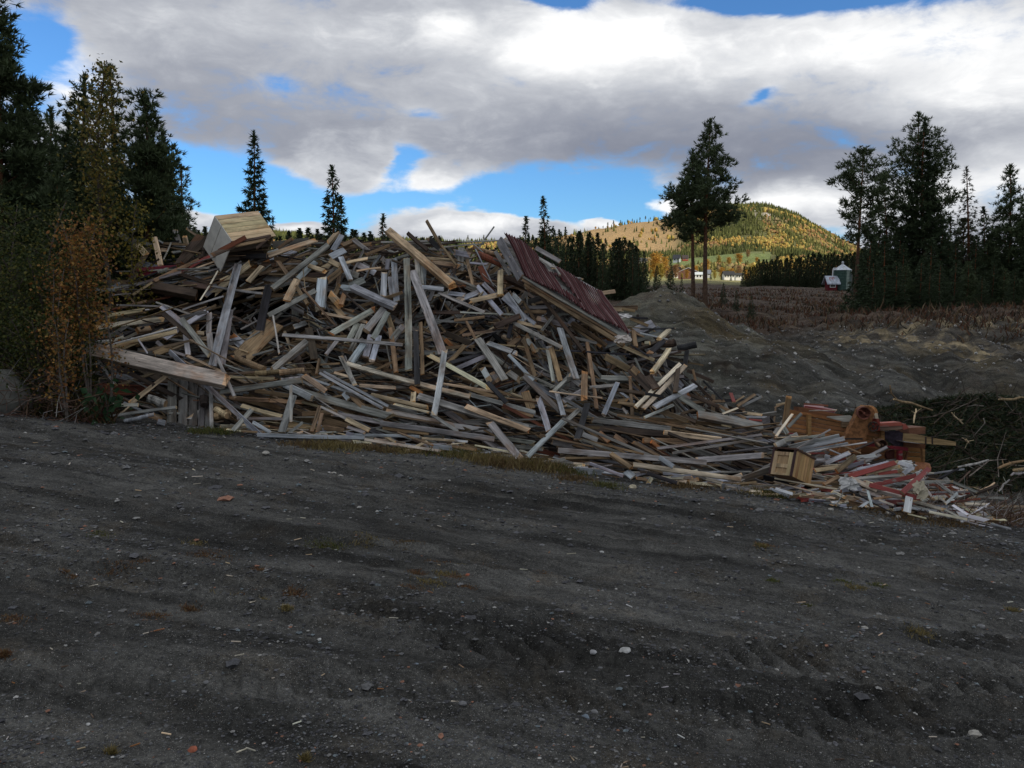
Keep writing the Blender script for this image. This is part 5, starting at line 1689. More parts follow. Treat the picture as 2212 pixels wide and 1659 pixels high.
big_tree('pine_tree', 372, 430, 23.0, 46, 'pine', .05, 1300, 'small bushy pine behind the upper left corner of the heap', rad=R_YPINE, ln=.13, wd=.02, blades=9, group=GL)

# free-standing trees behind the heap
big_tree('spruce_tree', 543, 288, 45, 44, 'spruce', .12, 2600, 'lone tall conifer behind the white cupboard', 'spruce tree', ln=.30, wd=.06, blades=7, basepx=540)
big_tree('spruce_tree', 712, 362, 52, 42, 'spruce', .10, 1800, 'ragged spruce standing left of centre behind the heap', 'spruce tree', ln=.34, wd=.07, blades=6)
big_tree('spruce_tree', 738, 430, 54, 30, 'spruce', .05, 900, 'shorter spruce touching the ragged spruce on its right', 'spruce tree', ln=.34, wd=.07, blades=6)
big_tree('spruce_tree', 830, 465, 75, 15, 'spruce', .05, 500, 'little dark spruce tip peeping over the heap near its middle', 'spruce tree', ln=.4, wd=.09, blades=5)
big_tree('spruce_tree', 1168, 427, 85, 26, 'spruce', .03, 1300, 'pointed spruce rising above the forest left of the red roof', 'spruce tree', ln=.4, wd=.09, blades=6)
big_tree('spruce_tree', 1139, 470, 86, 16, 'spruce', .03, 700, 'small spruce at the left of the pointed spruce', 'spruce tree', ln=.4, wd=.09, blades=5)
big_tree('spruce_tree', 590, 470, 50, 14, 'spruce', .05, 120, 'thin sapling spruce right of the white cupboard', 'spruce tree', ln=.22, wd=.04, blades=4)
RT = [(0, .07, .15, .3, .5, .75, .93, 1), (.65, 1.1, .95, .68, .54, .36, .16, .06)]
big_tree('pine_tree', 1537, 262, 56, 84, 'pine', .44, 3200, 'right and taller of the two tall bare-stemmed pines', basepx=1522, rad=RT, ln=.30, wd=.055, blades=9, dead=8)
big_tree('pine_tree', 1497, 326, 57, 70, 'pine', .44, 2200, 'left of the two tall bare-stemmed pines', basepx=1497, rad=RT, ln=.30, wd=.055, blades=9, dead=6)
big_tree('pine_tree', 1868, 325, 62, 58, 'pine', .42, 1500, 'open-crowned pine with a bare red stem beside the silo', basepx=1843, rad=[(0, .1, .4, .7, 1), (.7, .6, 1, .75, .2)], ln=.32, wd=.06, blades=7, dead=8)
big_tree('pine_tree', 1983, 247, 64, 92, 'pine', .24, 3300, 'tallest open pine of the group on the right', basepx=1972, rad=[(0, .15, .4, .6, .8, 1), (.9, 1, .9, .72, .4, .08)], ln=.32, wd=.06, blades=7, dead=6)
big_tree('spruce_tree', 2004, 260, 62, 62, 'spruce', .02, 5600, 'dense dark spruce pressed against the tallest pine on the right', 'spruce tree', rad=[(0, .2, .5, .75, 1), (1, .9, .62, .36, .05)], ln=.34, wd=.07, blades=7)
big_tree('pine_tree', 1904, 398, 66, 56, 'pine', .12, 1900, 'shorter pine between the open-crowned and tallest pines', rad=R_YPINE, ln=.32, wd=.06, blades=7)
big_tree('spruce_tree', 2088, 363, 66, 36, 'spruce', .18, 900, 'sparse thin-branched conifer right of the dense spruce', 'spruce tree', ln=.30, wd=.05, blades=6, dead=10, tint=(.05, .048, .022))
big_tree('spruce_tree', 2126, 450, 64, 26, 'spruce', .05, 800, 'small pointed spruce between the sparse conifer and the edge pine', 'spruce tree', ln=.32, wd=.06, blades=6)
big_tree('pine_tree', 2183, 358, 62, 66, 'pine', .08, 2900, 'conical pine near the right edge of the photo', rad=[(0, .15, .4, .6, .8, 1), (.9, 1, .8, .55, .3, .08)], ln=.32, wd=.06, blades=7)
big_tree('pine_tree', 2236, 420, 60, 60, 'pine', .10, 1500, 'pine cut by the right edge of the photo', rad=R_YPINE, ln=.32, wd=.06, blades=7)
big_tree('spruce_tree', 2052, 470, 68, 40, 'spruce', .02, 1500, 'broad low spruce in front of the sparse conifer', 'spruce tree', ln=.36, wd=.08, blades=6)

# protos for repeats
PROTO = {}
for i, (kd, base, sh, ls) in enumerate((('spruce', .02, 1000, 'a'), ('spruce', .03, 900, 'b'), ('spruce', .02, 1100, 'c'), ('pine', .12, 900, 'd'))):
    PROTO[ls] = conifer(900 + i, 10.0, base, (R_SPR[0] if kd == 'spruce' else R_YPINE[0], [q * 1.75 for q in (R_SPR[1] if kd == 'spruce' else R_YPINE[1])]), kd, sh, .42, .10, 6, SPR_T if kd == 'spruce' else PINE_T, .12)
for i, ls in enumerate('pqr'):
    PROTO[ls] = conifer(940 + i, 10.0, .02, (R_SPR[0], [q * 1.6 for q in R_SPR[1]]), 'spruce', 420, .7, .2, 4, (.026, .038, .015), .12)

PLACED = []


def forest_row(specs, protos, group, kindname, cat, descr, namekind='spruce_tree'):
    for i, (px, top, D, wf) in enumerate(specs):
        g, h = tree_at(px, top, D)
        if h < 1:
            continue
        k_ = protos[rt.randint(len(protos))]
        o = put_tree(namekind, PROTO[k_], g, rt.rand() * 6.28, (h / 10 * wf, h / 10 * wf, h / 10), None, cat, group)
        PLACED.append((o, px, top, D, group, descr))


# dark spruces under the right-hand group
sp = []
for px in range(1858, 2230, 15):
    sp.append((px + rt.uniform(-5, 5), float(np.interp(px, [1858, 1900, 1960, 2050, 2140, 2212], [520, 505, 520, 490, 515, 500])) + rt.uniform(-25, 35), rt.uniform(56, 70), rt.uniform(1.1, 1.5)))
for px in range(1875, 2235, 26):
    sp.append((px + rt.uniform(-5, 5), 575 + rt.uniform(-20, 20), rt.uniform(51, 56), rt.uniform(1.2, 1.7)))
forest_row(sp, 'abcd', 'dark spruces at the foot of the right-hand group', None, 'spruce tree', 'dark spruce at the foot of the right-hand tree group')
# dark forest behind the roof
sp = []
for px in range(985, 1395, 9):
    t0 = float(np.interp(px, [985, 1100, 1130, 1200, 1250, 1300, 1360, 1395], [548, 535, 512, 500, 512, 520, 522, 545]))
    sp.append((px + rt.uniform(-4, 4), t0 + rt.uniform(-14, 16), rt.uniform(95, 112), rt.uniform(.62, .85)))
    if rt.rand() < .75:
        sp.append((px + rt.uniform(-4, 4), t0 + rt.uniform(-4, 22), rt.uniform(118, 135), rt.uniform(.62, .85)))
sp = [s for s in sp if s[0] < 1392]
forest_row(sp, 'abcpqr', 'dark forest behind the red roof', None, 'spruce tree', 'dark spruce in the wood behind the red roof')
# dark forest in front of the hill, behind the silo
sp = []
for px in range(1606, 1862, 7):
    t0 = float(np.interp(px, [1606, 1640, 1700, 1800, 1862], [578, 560, 553, 549, 545]))
    sp.append((px + rt.uniform(-3, 3), t0 + rt.uniform(-6, 10), rt.uniform(185, 205), rt.uniform(.7, 1.0)))
    sp.append((px + rt.uniform(-3, 3), t0 + rt.uniform(2, 16), rt.uniform(172, 184), rt.uniform(.7, 1.0)))
forest_row(sp, 'pqr', 'dark wood behind the silo', None, 'spruce tree', 'dark spruce in the wood behind the silo')
# tree tops seen over the left half of the heap
sp = []
for px in range(415, 990, 11):
    t0 = float(np.interp(px, [415, 450, 560, 640, 700, 860, 990], [496, 500, 508, 502, 500, 515, 522]))
    sp.append((px + rt.uniform(-6, 6), t0 + rt.uniform(-10, 12), rt.uniform(150, 230), rt.uniform(.6, .9)))
forest_row(sp, 'pqr', 'distant spruce tops over the left half of the heap', None, 'spruce tree', 'distant spruce top over the left half of the heap')
# young trees and saplings on the clear-cut
sp = [(1446, 560, 110, .9), (1470, 600, 75, .8), (1560, 612, 70, 1.0), (1600, 590, 150, .8), (1622, 640, 55, 1.1), (1588, 628, 60, 1.0), (1415, 575, 120, 1.0), (1862, 600, 70, 1.4), (1880, 560, 66, 1.3)]
forest_row(sp, 'ab', 'young spruces on the clear-cut', None, 'spruce tree', 'young spruce on the clear-cut slope')
sp = [(1395, 556, 230, 1.2), (1410, 566, 240, 1.1), (1468, 560, 245, 1.0)]

def ordn(k_):
    ORD = ['first', 'second', 'third', 'fourth', 'fifth', 'sixth', 'seventh', 'eighth', 'ninth', 'tenth']
    return ORD[k_ - 1] if k_ <= 10 else '%d%s' % (k_, {1: 'st', 2: 'nd', 3: 'rd'}.get(k_ % 10 if k_ % 100 not in (11, 12, 13) else 0, 'th'))


for grp in sorted(set(p[4] for p in PLACED)):
    mem = sorted([p for p in PLACED if p[4] == grp], key=lambda p: p[1])
    n = len(mem)
    for i, p in enumerate(mem):
        p[0]['label'] = '%s, %s from the %s of %d' % (p[5], ordn(i + 1 if i < n / 2 else n - i), 'left' if i < n / 2 else 'right', n)


# ------------------------------------------------------------------ leafy trees and shrubs
def leafmesh(PT, size, tint, rg, tints=None, droop=.4, name='leaves'):
    n = len(PT)
    d = rg.randn(n, 3)
    d[:, 2] -= droop
    d /= np.linalg.norm(d, axis=1, keepdims=True)
    s = np.cross(d, rg.randn(n, 3))
    s /= np.linalg.norm(s, axis=1, keepdims=True)
    L = size * rg.uniform(.6, 1.3, (n, 1))
    nrm_ = np.cross(d, s)
    V = np.stack([PT, PT + d * L * .5 + s * L * .36 + nrm_ * L * .1, PT + d * L, PT + d * L * .5 - s * L * .36 + nrm_ * L * .1], 1).reshape(-1, 3)
    F = np.arange(len(V)).reshape(-1, 4)
    tl = np.array(tints if tints is not None else [tint])
    T = tl[rg.randint(0, len(tl), n)] * (1 + (rg.rand(n, 1) - .5) * .6)
    return mesh_np(name, V, [F], M['leaf'], tint=T)


def leafy(seed, h, base, R, nleaf, size, tints, stems=1, trunk_r=.05, bark=(.10, .085, .07), narrow=1.0, nb=40, spread=.28):
    rg = np.random.RandomState(seed)
    mb = MB()
    PT = []
    for s_i in range(stems):
        ang = rg.rand() * 6.28
        ln_ = (0.02 if stems == 1 else spread) * h
        ax = lambda t_, a=ang, l=ln_: np.array([math.cos(a) * l * t_ ** 1.3, math.sin(a) * l * t_ ** 1.3, h * t_]) + np.array([math.sin(t_ * 5 + a), math.cos(t_ * 4 + a), 0]) * .03 * h * t_
        n = 9
        V, F, _ = tube([ax(i / (n - 1)) for i in range(n)], [trunk_r * (1 - .9 * i / (n - 1)) + .004 for i in range(n)], 6, False)
        mb.add(V, F, bark)
        for i in range(nb // stems):
            f = (i + rg.rand()) / (nb / stems)
            t_ = base + (1 - base) * f * .97
            L = R * math.sin(math.pi * min(.97, .18 + .78 * f)) ** .8 * rg.uniform(.5, 1.1)
            az_ = rg.rand() * 6.28
            d = np.array([math.cos(az_), math.sin(az_), rg.uniform(.5, 1.2) * narrow])
            o = ax(t_)
            pts = [o + d * L * q + np.array([0, 0, -.12 * L * q * q]) for q in (0, .5, 1)]
            V, F, _ = tube(pts, [trunk_r * .2, trunk_r * .12, .003], 3, False)
            mb.add(V, F, bark)
            k_ = int(nleaf / nb * (.4 + L / R))
            q = rg.uniform(.15, 1.08, k_)
            PT.append(o + d * L * q[:, None] + rg.randn(k_, 3) * (.08 + .16 * L))
    PT = np.concatenate(PT)
    return mb.mesh('trunk', M['bark']), leafmesh(PT, size, None, rg, tints)


YG = [(.20, .17, .045), (.26, .20, .045), (.13, .13, .035), (.24, .17, .04), (.10, .115, .03)]
OR = [(.34, .17, .045), (.28, .12, .035), (.40, .23, .06), (.18, .08, .03), (.16, .12, .04)]
GR = [(.045, .065, .018), (.06, .08, .02), (.09, .10, .025), (.035, .05, .015), (.14, .13, .03)]
g, h = tree_at(243, 122, 15.4)
put_tree('birch_tree', leafy(5, h, .42, .40, 2900, .066, YG, trunk_r=.055, nb=110, narrow=1.3), g, 0, 1, 'slim birch with yellow-green autumn leaves among the dark pines', 'birch tree', None, ('trunk', 'leaves'))
g, h = tree_at(330, 300, 17.8)
put_tree('birch_tree', leafy(15, h, .3, .5, 900, .065, YG, trunk_r=.04, nb=40, narrow=1.2), g, 0, 1, 'thin birch with a few yellow leaves sticking out beside the bushy pine', 'birch tree', None, ('trunk', 'leaves'))
g, h = tree_at(300, 430, 15.5)
put_tree('birch_tree', leafy(16, h, .2, .55, 1200, .06, [(.24, .19, .03), (.17, .15, .03)], trunk_r=.03, nb=40), g, 0, 1, 'low yellowing birch just behind the left corner of the heap', 'birch tree', None, ('trunk', 'leaves'))
SH = [(186, 478, 12.9, .40, 2400, .058, OR, 'orange-leaved birch sapling leaning over the left end of the heap', 3), (128, 580, 12.3, .26, 700, .056, OR, 'smaller orange sapling left of the larger one', 2),
      (232, 660, 12.6, .2, 260, .05, OR, 'thin orange sapling against the left boards of the heap', 2), (135, 690, 12.0, .34, 700, .05, OR, 'low orange sapling over the yellow grass tuft', 2)]
for i, (px, top, D, R, nl, sz, tn, lb, st) in enumerate(SH):
    g, h = tree_at(px, top, D)
    put_tree('birch_sapling', leafy(30 + i, h, .40 if i == 0 else .2, R, nl, sz, tn, stems=st, trunk_r=.014, bark=(.15, .13, .11), nb=60, spread=.10), g, 0, 1, lb, 'sapling', None, ('stem', 'leaves'))
BU = [(40, 430, 13.4, 1.0, 8500, .050, 'tall dark green willow bush at the left edge'), (105, 560, 13.2, .75, 5200, .048, 'willow bush behind the orange saplings'), (-20, 600, 12.6, .8, 5200, .050, 'willow bush cut by the left edge of the photo'),
      (75, 690, 12.4, .6, 3600, .046, 'low willow bush above the dead twigs'), (165, 650, 13.3, .6, 3200, .046, 'low willow bush beside the heap')]
for i, (px, top, D, R, nl, sz, lb) in enumerate(BU):
    g, h = tree_at(px, top, D)
    put_tree('willow_bush', leafy(50 + i, h, .02, R, nl, sz, GR, stems=5, trunk_r=.03, nb=90), g, 0, 1, lb, 'bush', None, ('stem', 'leaves'))
g, h = tree_at(222, 848, 12.2)
put_tree('broadleaf_weed', leafy(61, max(h, .35), .1, .22, 60, .15, [(.03, .075, .03), (.04, .09, .035)], stems=3, trunk_r=.008, nb=18), g, 0, 1, 'low plant with large dark green leaves at the left foot of the heap', 'plant', None, ('stem', 'leaves'))

# lit birches and spruces in the valley round the farms, each its own tree
for i in range(3):
    PROTO['u%d' % i] = leafy(70 + i, 8.0, .12, 2.3, 1500, .42, [[(.50, .29, .05), (.42, .22, .04)], [(.40, .30, .06), (.30, .24, .05)], [(.30, .19, .10), (.36, .21, .09)]][i], trunk_r=.12, nb=60)
PLACED = []
VT = [(1412, 548, 330, 1.2, 0), (1424, 570, 325, 1.1, 1), (1438, 585, 322, 1.1, 2), (1456, 572, 330, 1.2, 2), (1404, 590, 318, .9, 1), (1470, 590, 325, 1.0, 1), (1446, 590, 318, .9, 0), (1480, 583, 360, 1, 0), (1555, 578, 380, 1.1, 0),
      (1576, 580, 400, 1, 0), (1592, 574, 410, 1.1, 2), (1606, 584, 395, .9, 0), (1622, 572, 420, 1, 1), (1540, 584, 375, .9, 1), (1500, 575, 385, .9, 0), (1612, 590, 380, 1, 0), (1432, 556, 480, 1, 0), (1522, 560, 560, 1, 0),
      (1570, 556, 580, 1.1, 0), (1590, 548, 600, 1.2, 0), (1610, 540, 640, 1.1, 2), (1548, 552, 590, .9, 1), (1630, 556, 600, 1, 0), (1490, 590, 350, .8, 1), (1745, 602, 190, .8, 0), (1725, 600, 188, .8, 2), (1690, 604, 186, .6, 0), (1760, 606, 184, .7, 0)]
for (px, top, D, wf, k_) in VT:
    g, h = tree_at(px, top, D)
    if h < 1:
        h = 3.0
    o = put_tree('autumn_birch', PROTO['u%d' % k_], g, rt.rand() * 6, (h / 8 * wf, h / 8 * wf, h / 8), None, 'birch tree', 'golden birches round the valley farms', ('trunk', 'leaves'))
    PLACED.append((o, px))
for i, (o, px) in enumerate(sorted(PLACED, key=lambda q: q[1])):
    o['label'] = '%s golden birch from the left in the sunlit valley below the hill' % ordn(i + 1)
for (px, top, D, lb) in ((1447, 574, 300, 'dark spruce among golden birches left of the twin pines'), (1413, 580, 290, 'dark spruce at the left end of the lit birches'), (1462, 558, 520, 'small dark spruce above the red barn'),
                     (1555, 590, 330, 'small dark conifer in front of the white farmhouse'), (1532, 588, 330, 'dark bushy conifer beside the right pine stem'), (1575, 592, 320, 'small dark spruce by the right farmhouse')):
    g, h = tree_at(px, top, D)
    put_tree('spruce_tree', PROTO['a'], g, rt.rand() * 6, (h / 10 * .9, h / 10 * .9, h / 10), lb, 'spruce tree')

# the wooded hill: thousands of trees that read as one mass
rh = np.random.RandomState(17)
N = 60000
azr = np.arctan((rh.uniform(330, 1990, N) - PXC) / FPX)
Dh = np.exp(rh.uniform(math.log(430), math.log(1720), N))
xh, yh = np.tan(azr) * Dh, Dh
pxh = PXC + FPX * np.tan(azr)
zh = Hz(xh, yh, fine=False)
n1 = fbm(xh * .012, yh * .012, 4)
n2 = fbm(xh * .03 + 7, yh * .03, 4)
bare = ((Dh > 850) & (pxh > 960) & (pxh < 1470) & (rh.rand(N) < .93)) | ((Dh > 590) & (Dh < 770) & (pxh > 1425) & (pxh < 1670) & (rh.rand(N) < .99)) | ((Dh < 560) & (pxh > 1380))
keep = ~bare & (rh.rand(N) < np.where(n2 > .30, .25, 1.0)) & ~((fbm(xh * .02 + 9, yh * .02, 4) > 0.28) & (Dh > 1000) & (rh.rand(N) < .8))
decid = (n1 + .35 * n2 > .10) & (rh.rand(N) < .85) | (rh.rand(N) < .04)
decid |= (pxh > 1640) & (Dh > 800) & (n2 > -.22) & (rh.rand(N) < .55)
decid &= (n1 + .35 * n2 > -.08)
decid |= (pxh > 1640) & (pxh < 1850) & (Dh > 800) & (Dh < 1290) & (n2 > -.22) & (rh.rand(N) < .72)
decid &= ~((pxh > 1540) & (pxh < 1640) & (Dh > 950) & (rh.rand(N) < .8))
V, F, T = [], [], []
cn = np.array([[math.cos(a), math.sin(a)] for a in np.linspace(0, 2 * math.pi, 6, endpoint=False)])


def hillmass(mask, kind):
    i = np.where(mask)[0]
    n = len(i)
    c = np.stack([xh[i], yh[i], zh[i]], 1)
    hh = (rh.uniform(4.5, 9, n) if kind == 'c' else rh.uniform(3.2, 5.8, n)) * np.clip((Dh[i] / 1100), .85, 1.35)
    r = hh * (rh.uniform(.16, .24, n) if kind == 'c' else rh.uniform(.36, .55, n))
    rot = rh.rand(n) * 6.28
    if kind == 'c':
        prof = [(1.0, .06), (.66, .36), (.36, .7), (.02, 1.0)]
    else:
        prof = [(.4, .02), (1.0, .38), (.80, .78), (.15, 1.0)]
    k_ = len(prof)
    VV = np.zeros((n, k_, 6, 3))
    cr, sr = np.cos(rot)[:, None], np.sin(rot)[:, None]
    for j, (pr, pz) in enumerate(prof):
        rad_ = r[:, None] * pr * rh.uniform(.72, 1.25, (n, 6))
        VV[:, j, :, 0] = c[:, 0:1] + rad_ * (cn[:, 0] * cr - cn[:, 1] * sr)
        VV[:, j, :, 1] = c[:, 1:2] + rad_ * (cn[:, 0] * sr + cn[:, 1] * cr)
        VV[:, j, :, 2] = c[:, 2:3] + (hh * pz)[:, None] * rh.uniform(.95, 1.05, (n, 6)) - .5
    base_ = np.arange(n)[:, None, None] * (k_ * 6)
    fj = np.array([[j * 6 + q, j * 6 + (q + 1) % 6, (j + 1) * 6 + (q + 1) % 6, (j + 1) * 6 + q] for j in range(k_ - 1) for q in range(6)])
    FF = (fj[None] + base_).reshape(-1, 4)
    if kind == 'c':
        q_ = np.clip(.5 + fbm(c[:, 0] * .012 + 3, c[:, 1] * .012, 3) * 1.3, 0, 1)[:, None]
        col = (np.array([.050, .068, .026]) * (1 - q_) + np.array([.13, .135, .045]) * q_) * rh.uniform(.75, 1.3, (n, 1))
    else:
        pal = np.array([(.38, .25, .07), (.34, .27, .08), (.30, .18, .08), (.22, .19, .07), (.26, .20, .11)])
        pi_ = np.clip(((fbm(c[:, 0] * .02, c[:, 1] * .02, 3) + .6) * 4.2 + rh.randn(n) * .5), 0, 4.99).astype(int)
        col = pal[pi_] * rh.uniform(.8, 1.15, (n, 1))
    TT_ = np.repeat(col, len(fj), 0) * rh.uniform(.8, 1.2, (n * len(fj), 1))
    return mesh_np('hill_forest', VV.reshape(-1, 3), [FF], M['far'], tint=TT_, gco=VV.reshape(-1, 3))


o = link(bpy.data.objects.new('hill_forest', hillmass(keep & ~decid, 'c')))
tag(o, 'dense dark green conifer forest covering the distant hill', 'forest', kind='stuff')
o = link(bpy.data.objects.new('hill_birch_woods', hillmass(keep & decid, 'd')))
tag(o, 'golden and orange birch woods on the sunlit hillside', 'woods', kind='stuff')
# sparse seed trees on the ridge of the clear-felled slope
seedm = conifer(777, 13.0, .45, (R_PINE[0], [q * 1.6 for q in R_PINE[1]]), 'pine', 120, .9, .3, 4, (.10, .10, .04), .16)
for i, px in enumerate((1252, 1290, 1300, 1310, 1322, 1337, 1352, 1362, 1378, 1390, 1400, 1046, 1012)):
    g = on_ground(px, 1290 if px > 1100 else 905)
    s_ = rt.uniform(.45, .95)
    put_tree('seed_pine', seedm, g, rt.rand() * 6, s_, '%s spindly pine from the left on the bare orange ridge' % ordn(sorted((1252, 1290, 1300, 1310, 1322, 1337, 1352, 1362, 1378, 1390, 1400, 1046, 1012)).index(px) + 1), 'pine tree', 'seed pines on the felled ridge')

# ------------------------------------------------------------------ silo, shed and farms
DS = 145.0
g = P(1818, 627, DS)
g[2] = hz1(g[0], g[1])
top_e = P(1818, 583, DS)
silo = empty('grain_silo', tuple(g), 'round green grain silo with a pale conical metal roof', 'silo')
rs = 18.6 / FPX * DS
H = top_e[2] - g[2]
nr_ = 13
for k_ in range(nr_):           # each bolted ring of the wall
    mb = MB()
    z0, z1 = g[2] + H * k_ / nr_, g[2] + H * (k_ + 1) / nr_
    n = 30
    V = []
    for zf, rf_ in ((0, 1.0), (.06, 1.012), (.12, 1.0), (.5, .996), (.94, 1.0), (1.0, 1.0)):
        V += [[g[0] + rs * rf_ * math.cos(w), g[1] + rs * rf_ * math.sin(w), z0 + (z1 - z0) * zf] for w in np.linspace(0, 2 * math.pi, n, endpoint=False)]
    F = [[i * n + j, i * n + (j + 1) % n, (i + 1) * n + (j + 1) % n, (i + 1) * n + j] for i in range(5) for j in range(n)]
    T = []
    for i in range(5):
        for j in range(n):
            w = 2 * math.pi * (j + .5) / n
            pale = abs(((w - 4.95 + math.pi) % (2 * math.pi)) - math.pi) < .2  # upright pale stripe: sky highlight painted into the wall colour
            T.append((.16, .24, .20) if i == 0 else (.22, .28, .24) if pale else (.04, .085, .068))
    mb.add(np.array(V), np.array(F), np.array(T))
    mb.build('wall_ring', M['metal'], silo)
mb = MB()
n = 24
zt = g[2] + H
apex = P(1818, 571, DS)[2]
V = [[g[0] + rs * 1.06 * math.cos(w), g[1] + rs * 1.06 * math.sin(w), zt - .05] for w in np.linspace(0, 2 * math.pi, n, endpoint=False)]
V += [[g[0] + rs * .1 * math.cos(w), g[1] + rs * .1 * math.sin(w), apex] for w in np.linspace(0, 2 * math.pi, n, endpoint=False)]
F = [[j, (j + 1) % n, n + (j + 1) % n, n + j] for j in range(n)]
mb.add(np.array(V), np.array(F), np.array([vary((.50, .54, .58), rt, .14) for _ in F]))
V = box8([g[0], g[1], zt - .06], [rs * 1.3, 0, 0], [0, rs * 1.3, 0], [0, 0, .04])
mb.add(V, BOXF, (.3, .3, .3))
rf0 = mb.build('roof', M['metal'], silo)
mb = MB()
add_tube(mb, [[g[0], g[1], apex - .1], [g[0], g[1], apex + .35]], [rs * .12, rs * .12], 10, (.5, .52, .55))
add_tube(mb, [[g[0], g[1], apex + .35], [g[0], g[1], apex + .55]], [rs * .16, rs * .02], 10, (.5, .52, .55))
mb.build('cap', M['metal'], silo)
mb = MB()
xp = g[0] - rs * 1.18
yp = g[1] - .3
pts = [[xp, yp, g[2] + .1], [xp, yp, zt - .3], [xp + .05, yp, zt + .1], [xp + .22, yp, zt + .32], [xp + .45, yp + .05, zt + .30], [xp + .62, yp + .1, zt + .05]]
add_tube(mb, pts, [.10] * 6, 8, (.72, .73, .72))
mb.build('fill_pipe', M['board'], silo)
mb = MB()
V = box8([xp, yp, g[2] + .05], [.9, 0, 0], [0, .6, 0], [0, 0, .5])
mb.add(V, BOXF, (.45, .42, .38), V)
mb.build('footing', M['stone'], silo)
for k_ in range(2):
    mb = MB()
    V = box8([g[0] + rs * 1.02, g[1] - rs * .3, g[2] + H * .4 + k_ * .1], [.05, 0, 0], [0, .05, 0], [0, 0, H * .75])
    mb.add(V + np.array([0, k_ * .4, 0]), BOXF, (.4, .4, .4), V)
    mb.build('ladder_rail', M['metal'], silo)


def house(name, px, py, D, wpx, hpx, rpx, wallc, roofc, label, cat, yaw=0.0, wins=(3, 1), sheet=False, depth=None, roofkind='gable', planks=0):
    c0 = P(px, py, D)
    gz = hz1(c0[0], c0[1])
    c0[2] = min(c0[2], gz + 1.0)
    w = wpx / FPX * D
    h = hpx / FPX * D
    rh_ = rpx / FPX * D
    d = depth or w * .62
    o = empty(name, (c0[0], c0[1], c0[2]), label, cat)
    o.rotation_euler = (0, 0, yaw)

    def part(nm, V, F, tint, mat, tgt=None):
        me_ = MB()
        me_.add(np.array(V, float), np.array(F), tint)
        return link(bpy.data.objects.new(nm, me_.mesh(nm, mat)), tgt or o)
    part('wall', box8([0, 0, h / 2 - .8], [w, 0, 0], [0, d, 0], [0, 0, h + 1.6]), BOXF, wallc, M['house'])
    # gable with the ridge along x
    ov = .4
    gv = [[-w / 2, -d / 2, h], [-w / 2, d / 2, h], [-w / 2, 0, h + rh_], [w / 2, -d / 2, h], [w / 2, d / 2, h], [w / 2, 0, h + rh_]]
    part('gable', gv, [[0, 1, 2], [3, 5, 4]], wallc, M['house'])
    t_ = .18
    for s in (-1, 1):
        a, b_ = np.array([0, s * (d / 2 + ov), h - ov * rh_ / (d / 2)]), np.array([0, 0, h + rh_ + .05])
        up = np.array([0, 0, t_])
        V = [[-w / 2 - ov, *a[1:]], [w / 2 + ov, *a[1:]], [w / 2 + ov, *b_[1:]], [-w / 2 - ov, *b_[1:]]]
        V = np.array(V)
        part('roof_slope', np.vstack([V, V + up]), BOXF, roofc, M['metal'] if sheet else M['house'])
        if sheet and s == -1:
            rr2 = np.random.RandomState(3)
            for k2 in range(4):
                fx = -w * .34 + k2 * w * .16
                f0, f1 = (.2, .42) if k2 % 2 else (.2, .62)
                q = np.array([[fx, 0, 0], [fx + w * .07, 0, 0], [fx + w * .07, 0, 0], [fx, 0, 0]])
                for jj, f in enumerate((1 - f0, 1 - f0, 1 - f1, 1 - f1)):
                    q[jj, 1:] = (a + (b_ - a) * f)[1:]
                part('rust_patch', np.vstack([q + up * 1.02, q + up * 1.2]), BOXF, (.30, .07, .05), M['rust'])
    fv = .12
    nw, fl = wins
    for f in range(fl):
        for i in range(nw):
            xw = -w / 2 + w * (i + .5) / nw
            zw = h * (f + .55) / fl
            ws, hs = min(1.2, w / nw * .5), min(1.3, h / fl * .5)
            wf = part('window', box8([xw, -d / 2 - .03, zw], [ws + .2, 0, 0], [0, .08, 0], [0, 0, hs + .2]), BOXF, (.75, .75, .72), M['house'])
            part('pane', box8([xw, -d / 2 - .08, zw], [ws, 0, 0], [0, .03, 0], [0, 0, hs]), BOXF, (.05, .06, .07), M['glass'], wf)
    return o


rsd = house('shed', 1795, 625, 144, 21, 17, 9, (.12, .015, .02), (.42, .46, .52), 'small dark red shed with a rust-patched metal roof beside the silo', 'shed', yaw=.15, wins=(1, 1), sheet=True)
WH = (.78, .77, .74)
house('farmhouse', 1573, 601, 345, 22, 8, 6, WH, (.04, .04, .045), 'white farmhouse with a black roof right of the twin pines', 'house', yaw=.1, wins=(4, 1))
house('farm_building', 1596, 601, 352, 16, 7, 3, WH, (.05, .05, .05), 'long low white building at the right of the white farmhouse', 'building', wins=(3, 1))
house('barn', 1461, 585, 470, 17, 8, 9, (.33, .035, .03), (.04, .04, .045), 'red barn with a black roof and white lower wall left of the twin pines', 'barn', yaw=-.5, wins=(2, 1))
house('farm_shed', 1463, 590, 455, 15, 5, 2, WH, (.6, .6, .6), 'low white wing in front of the red barn', 'building', wins=(2, 1))
b0 = house('barn', 1487, 599, 370, 24, 11, 9, (.20, .10, .08), (.62, .66, .68), 'brown barn with a pale roof between the twin pine stems', 'barn', yaw=1.35, wins=(1, 1), depth=9)
house('greenhouse', 1508, 601, 350, 26, 8, 4, (.74, .76, .76), (.55, .60, .62), 'white low building seen between the two pine stems', 'building', wins=(4, 1))
house('farmhouse', 1527, 588, 440, 14, 6, 6, (.45, .46, .48), (.17, .19, .23), 'grey-roofed house right of the right pine stem', 'house', wins=(2, 1))
house('cottage', 1386, 557, 640, 22, 6, 6, WH, (.05, .055, .06), 'small upper cottage with a dark roof above the golden birches', 'house', yaw=.5, wins=(3, 1))
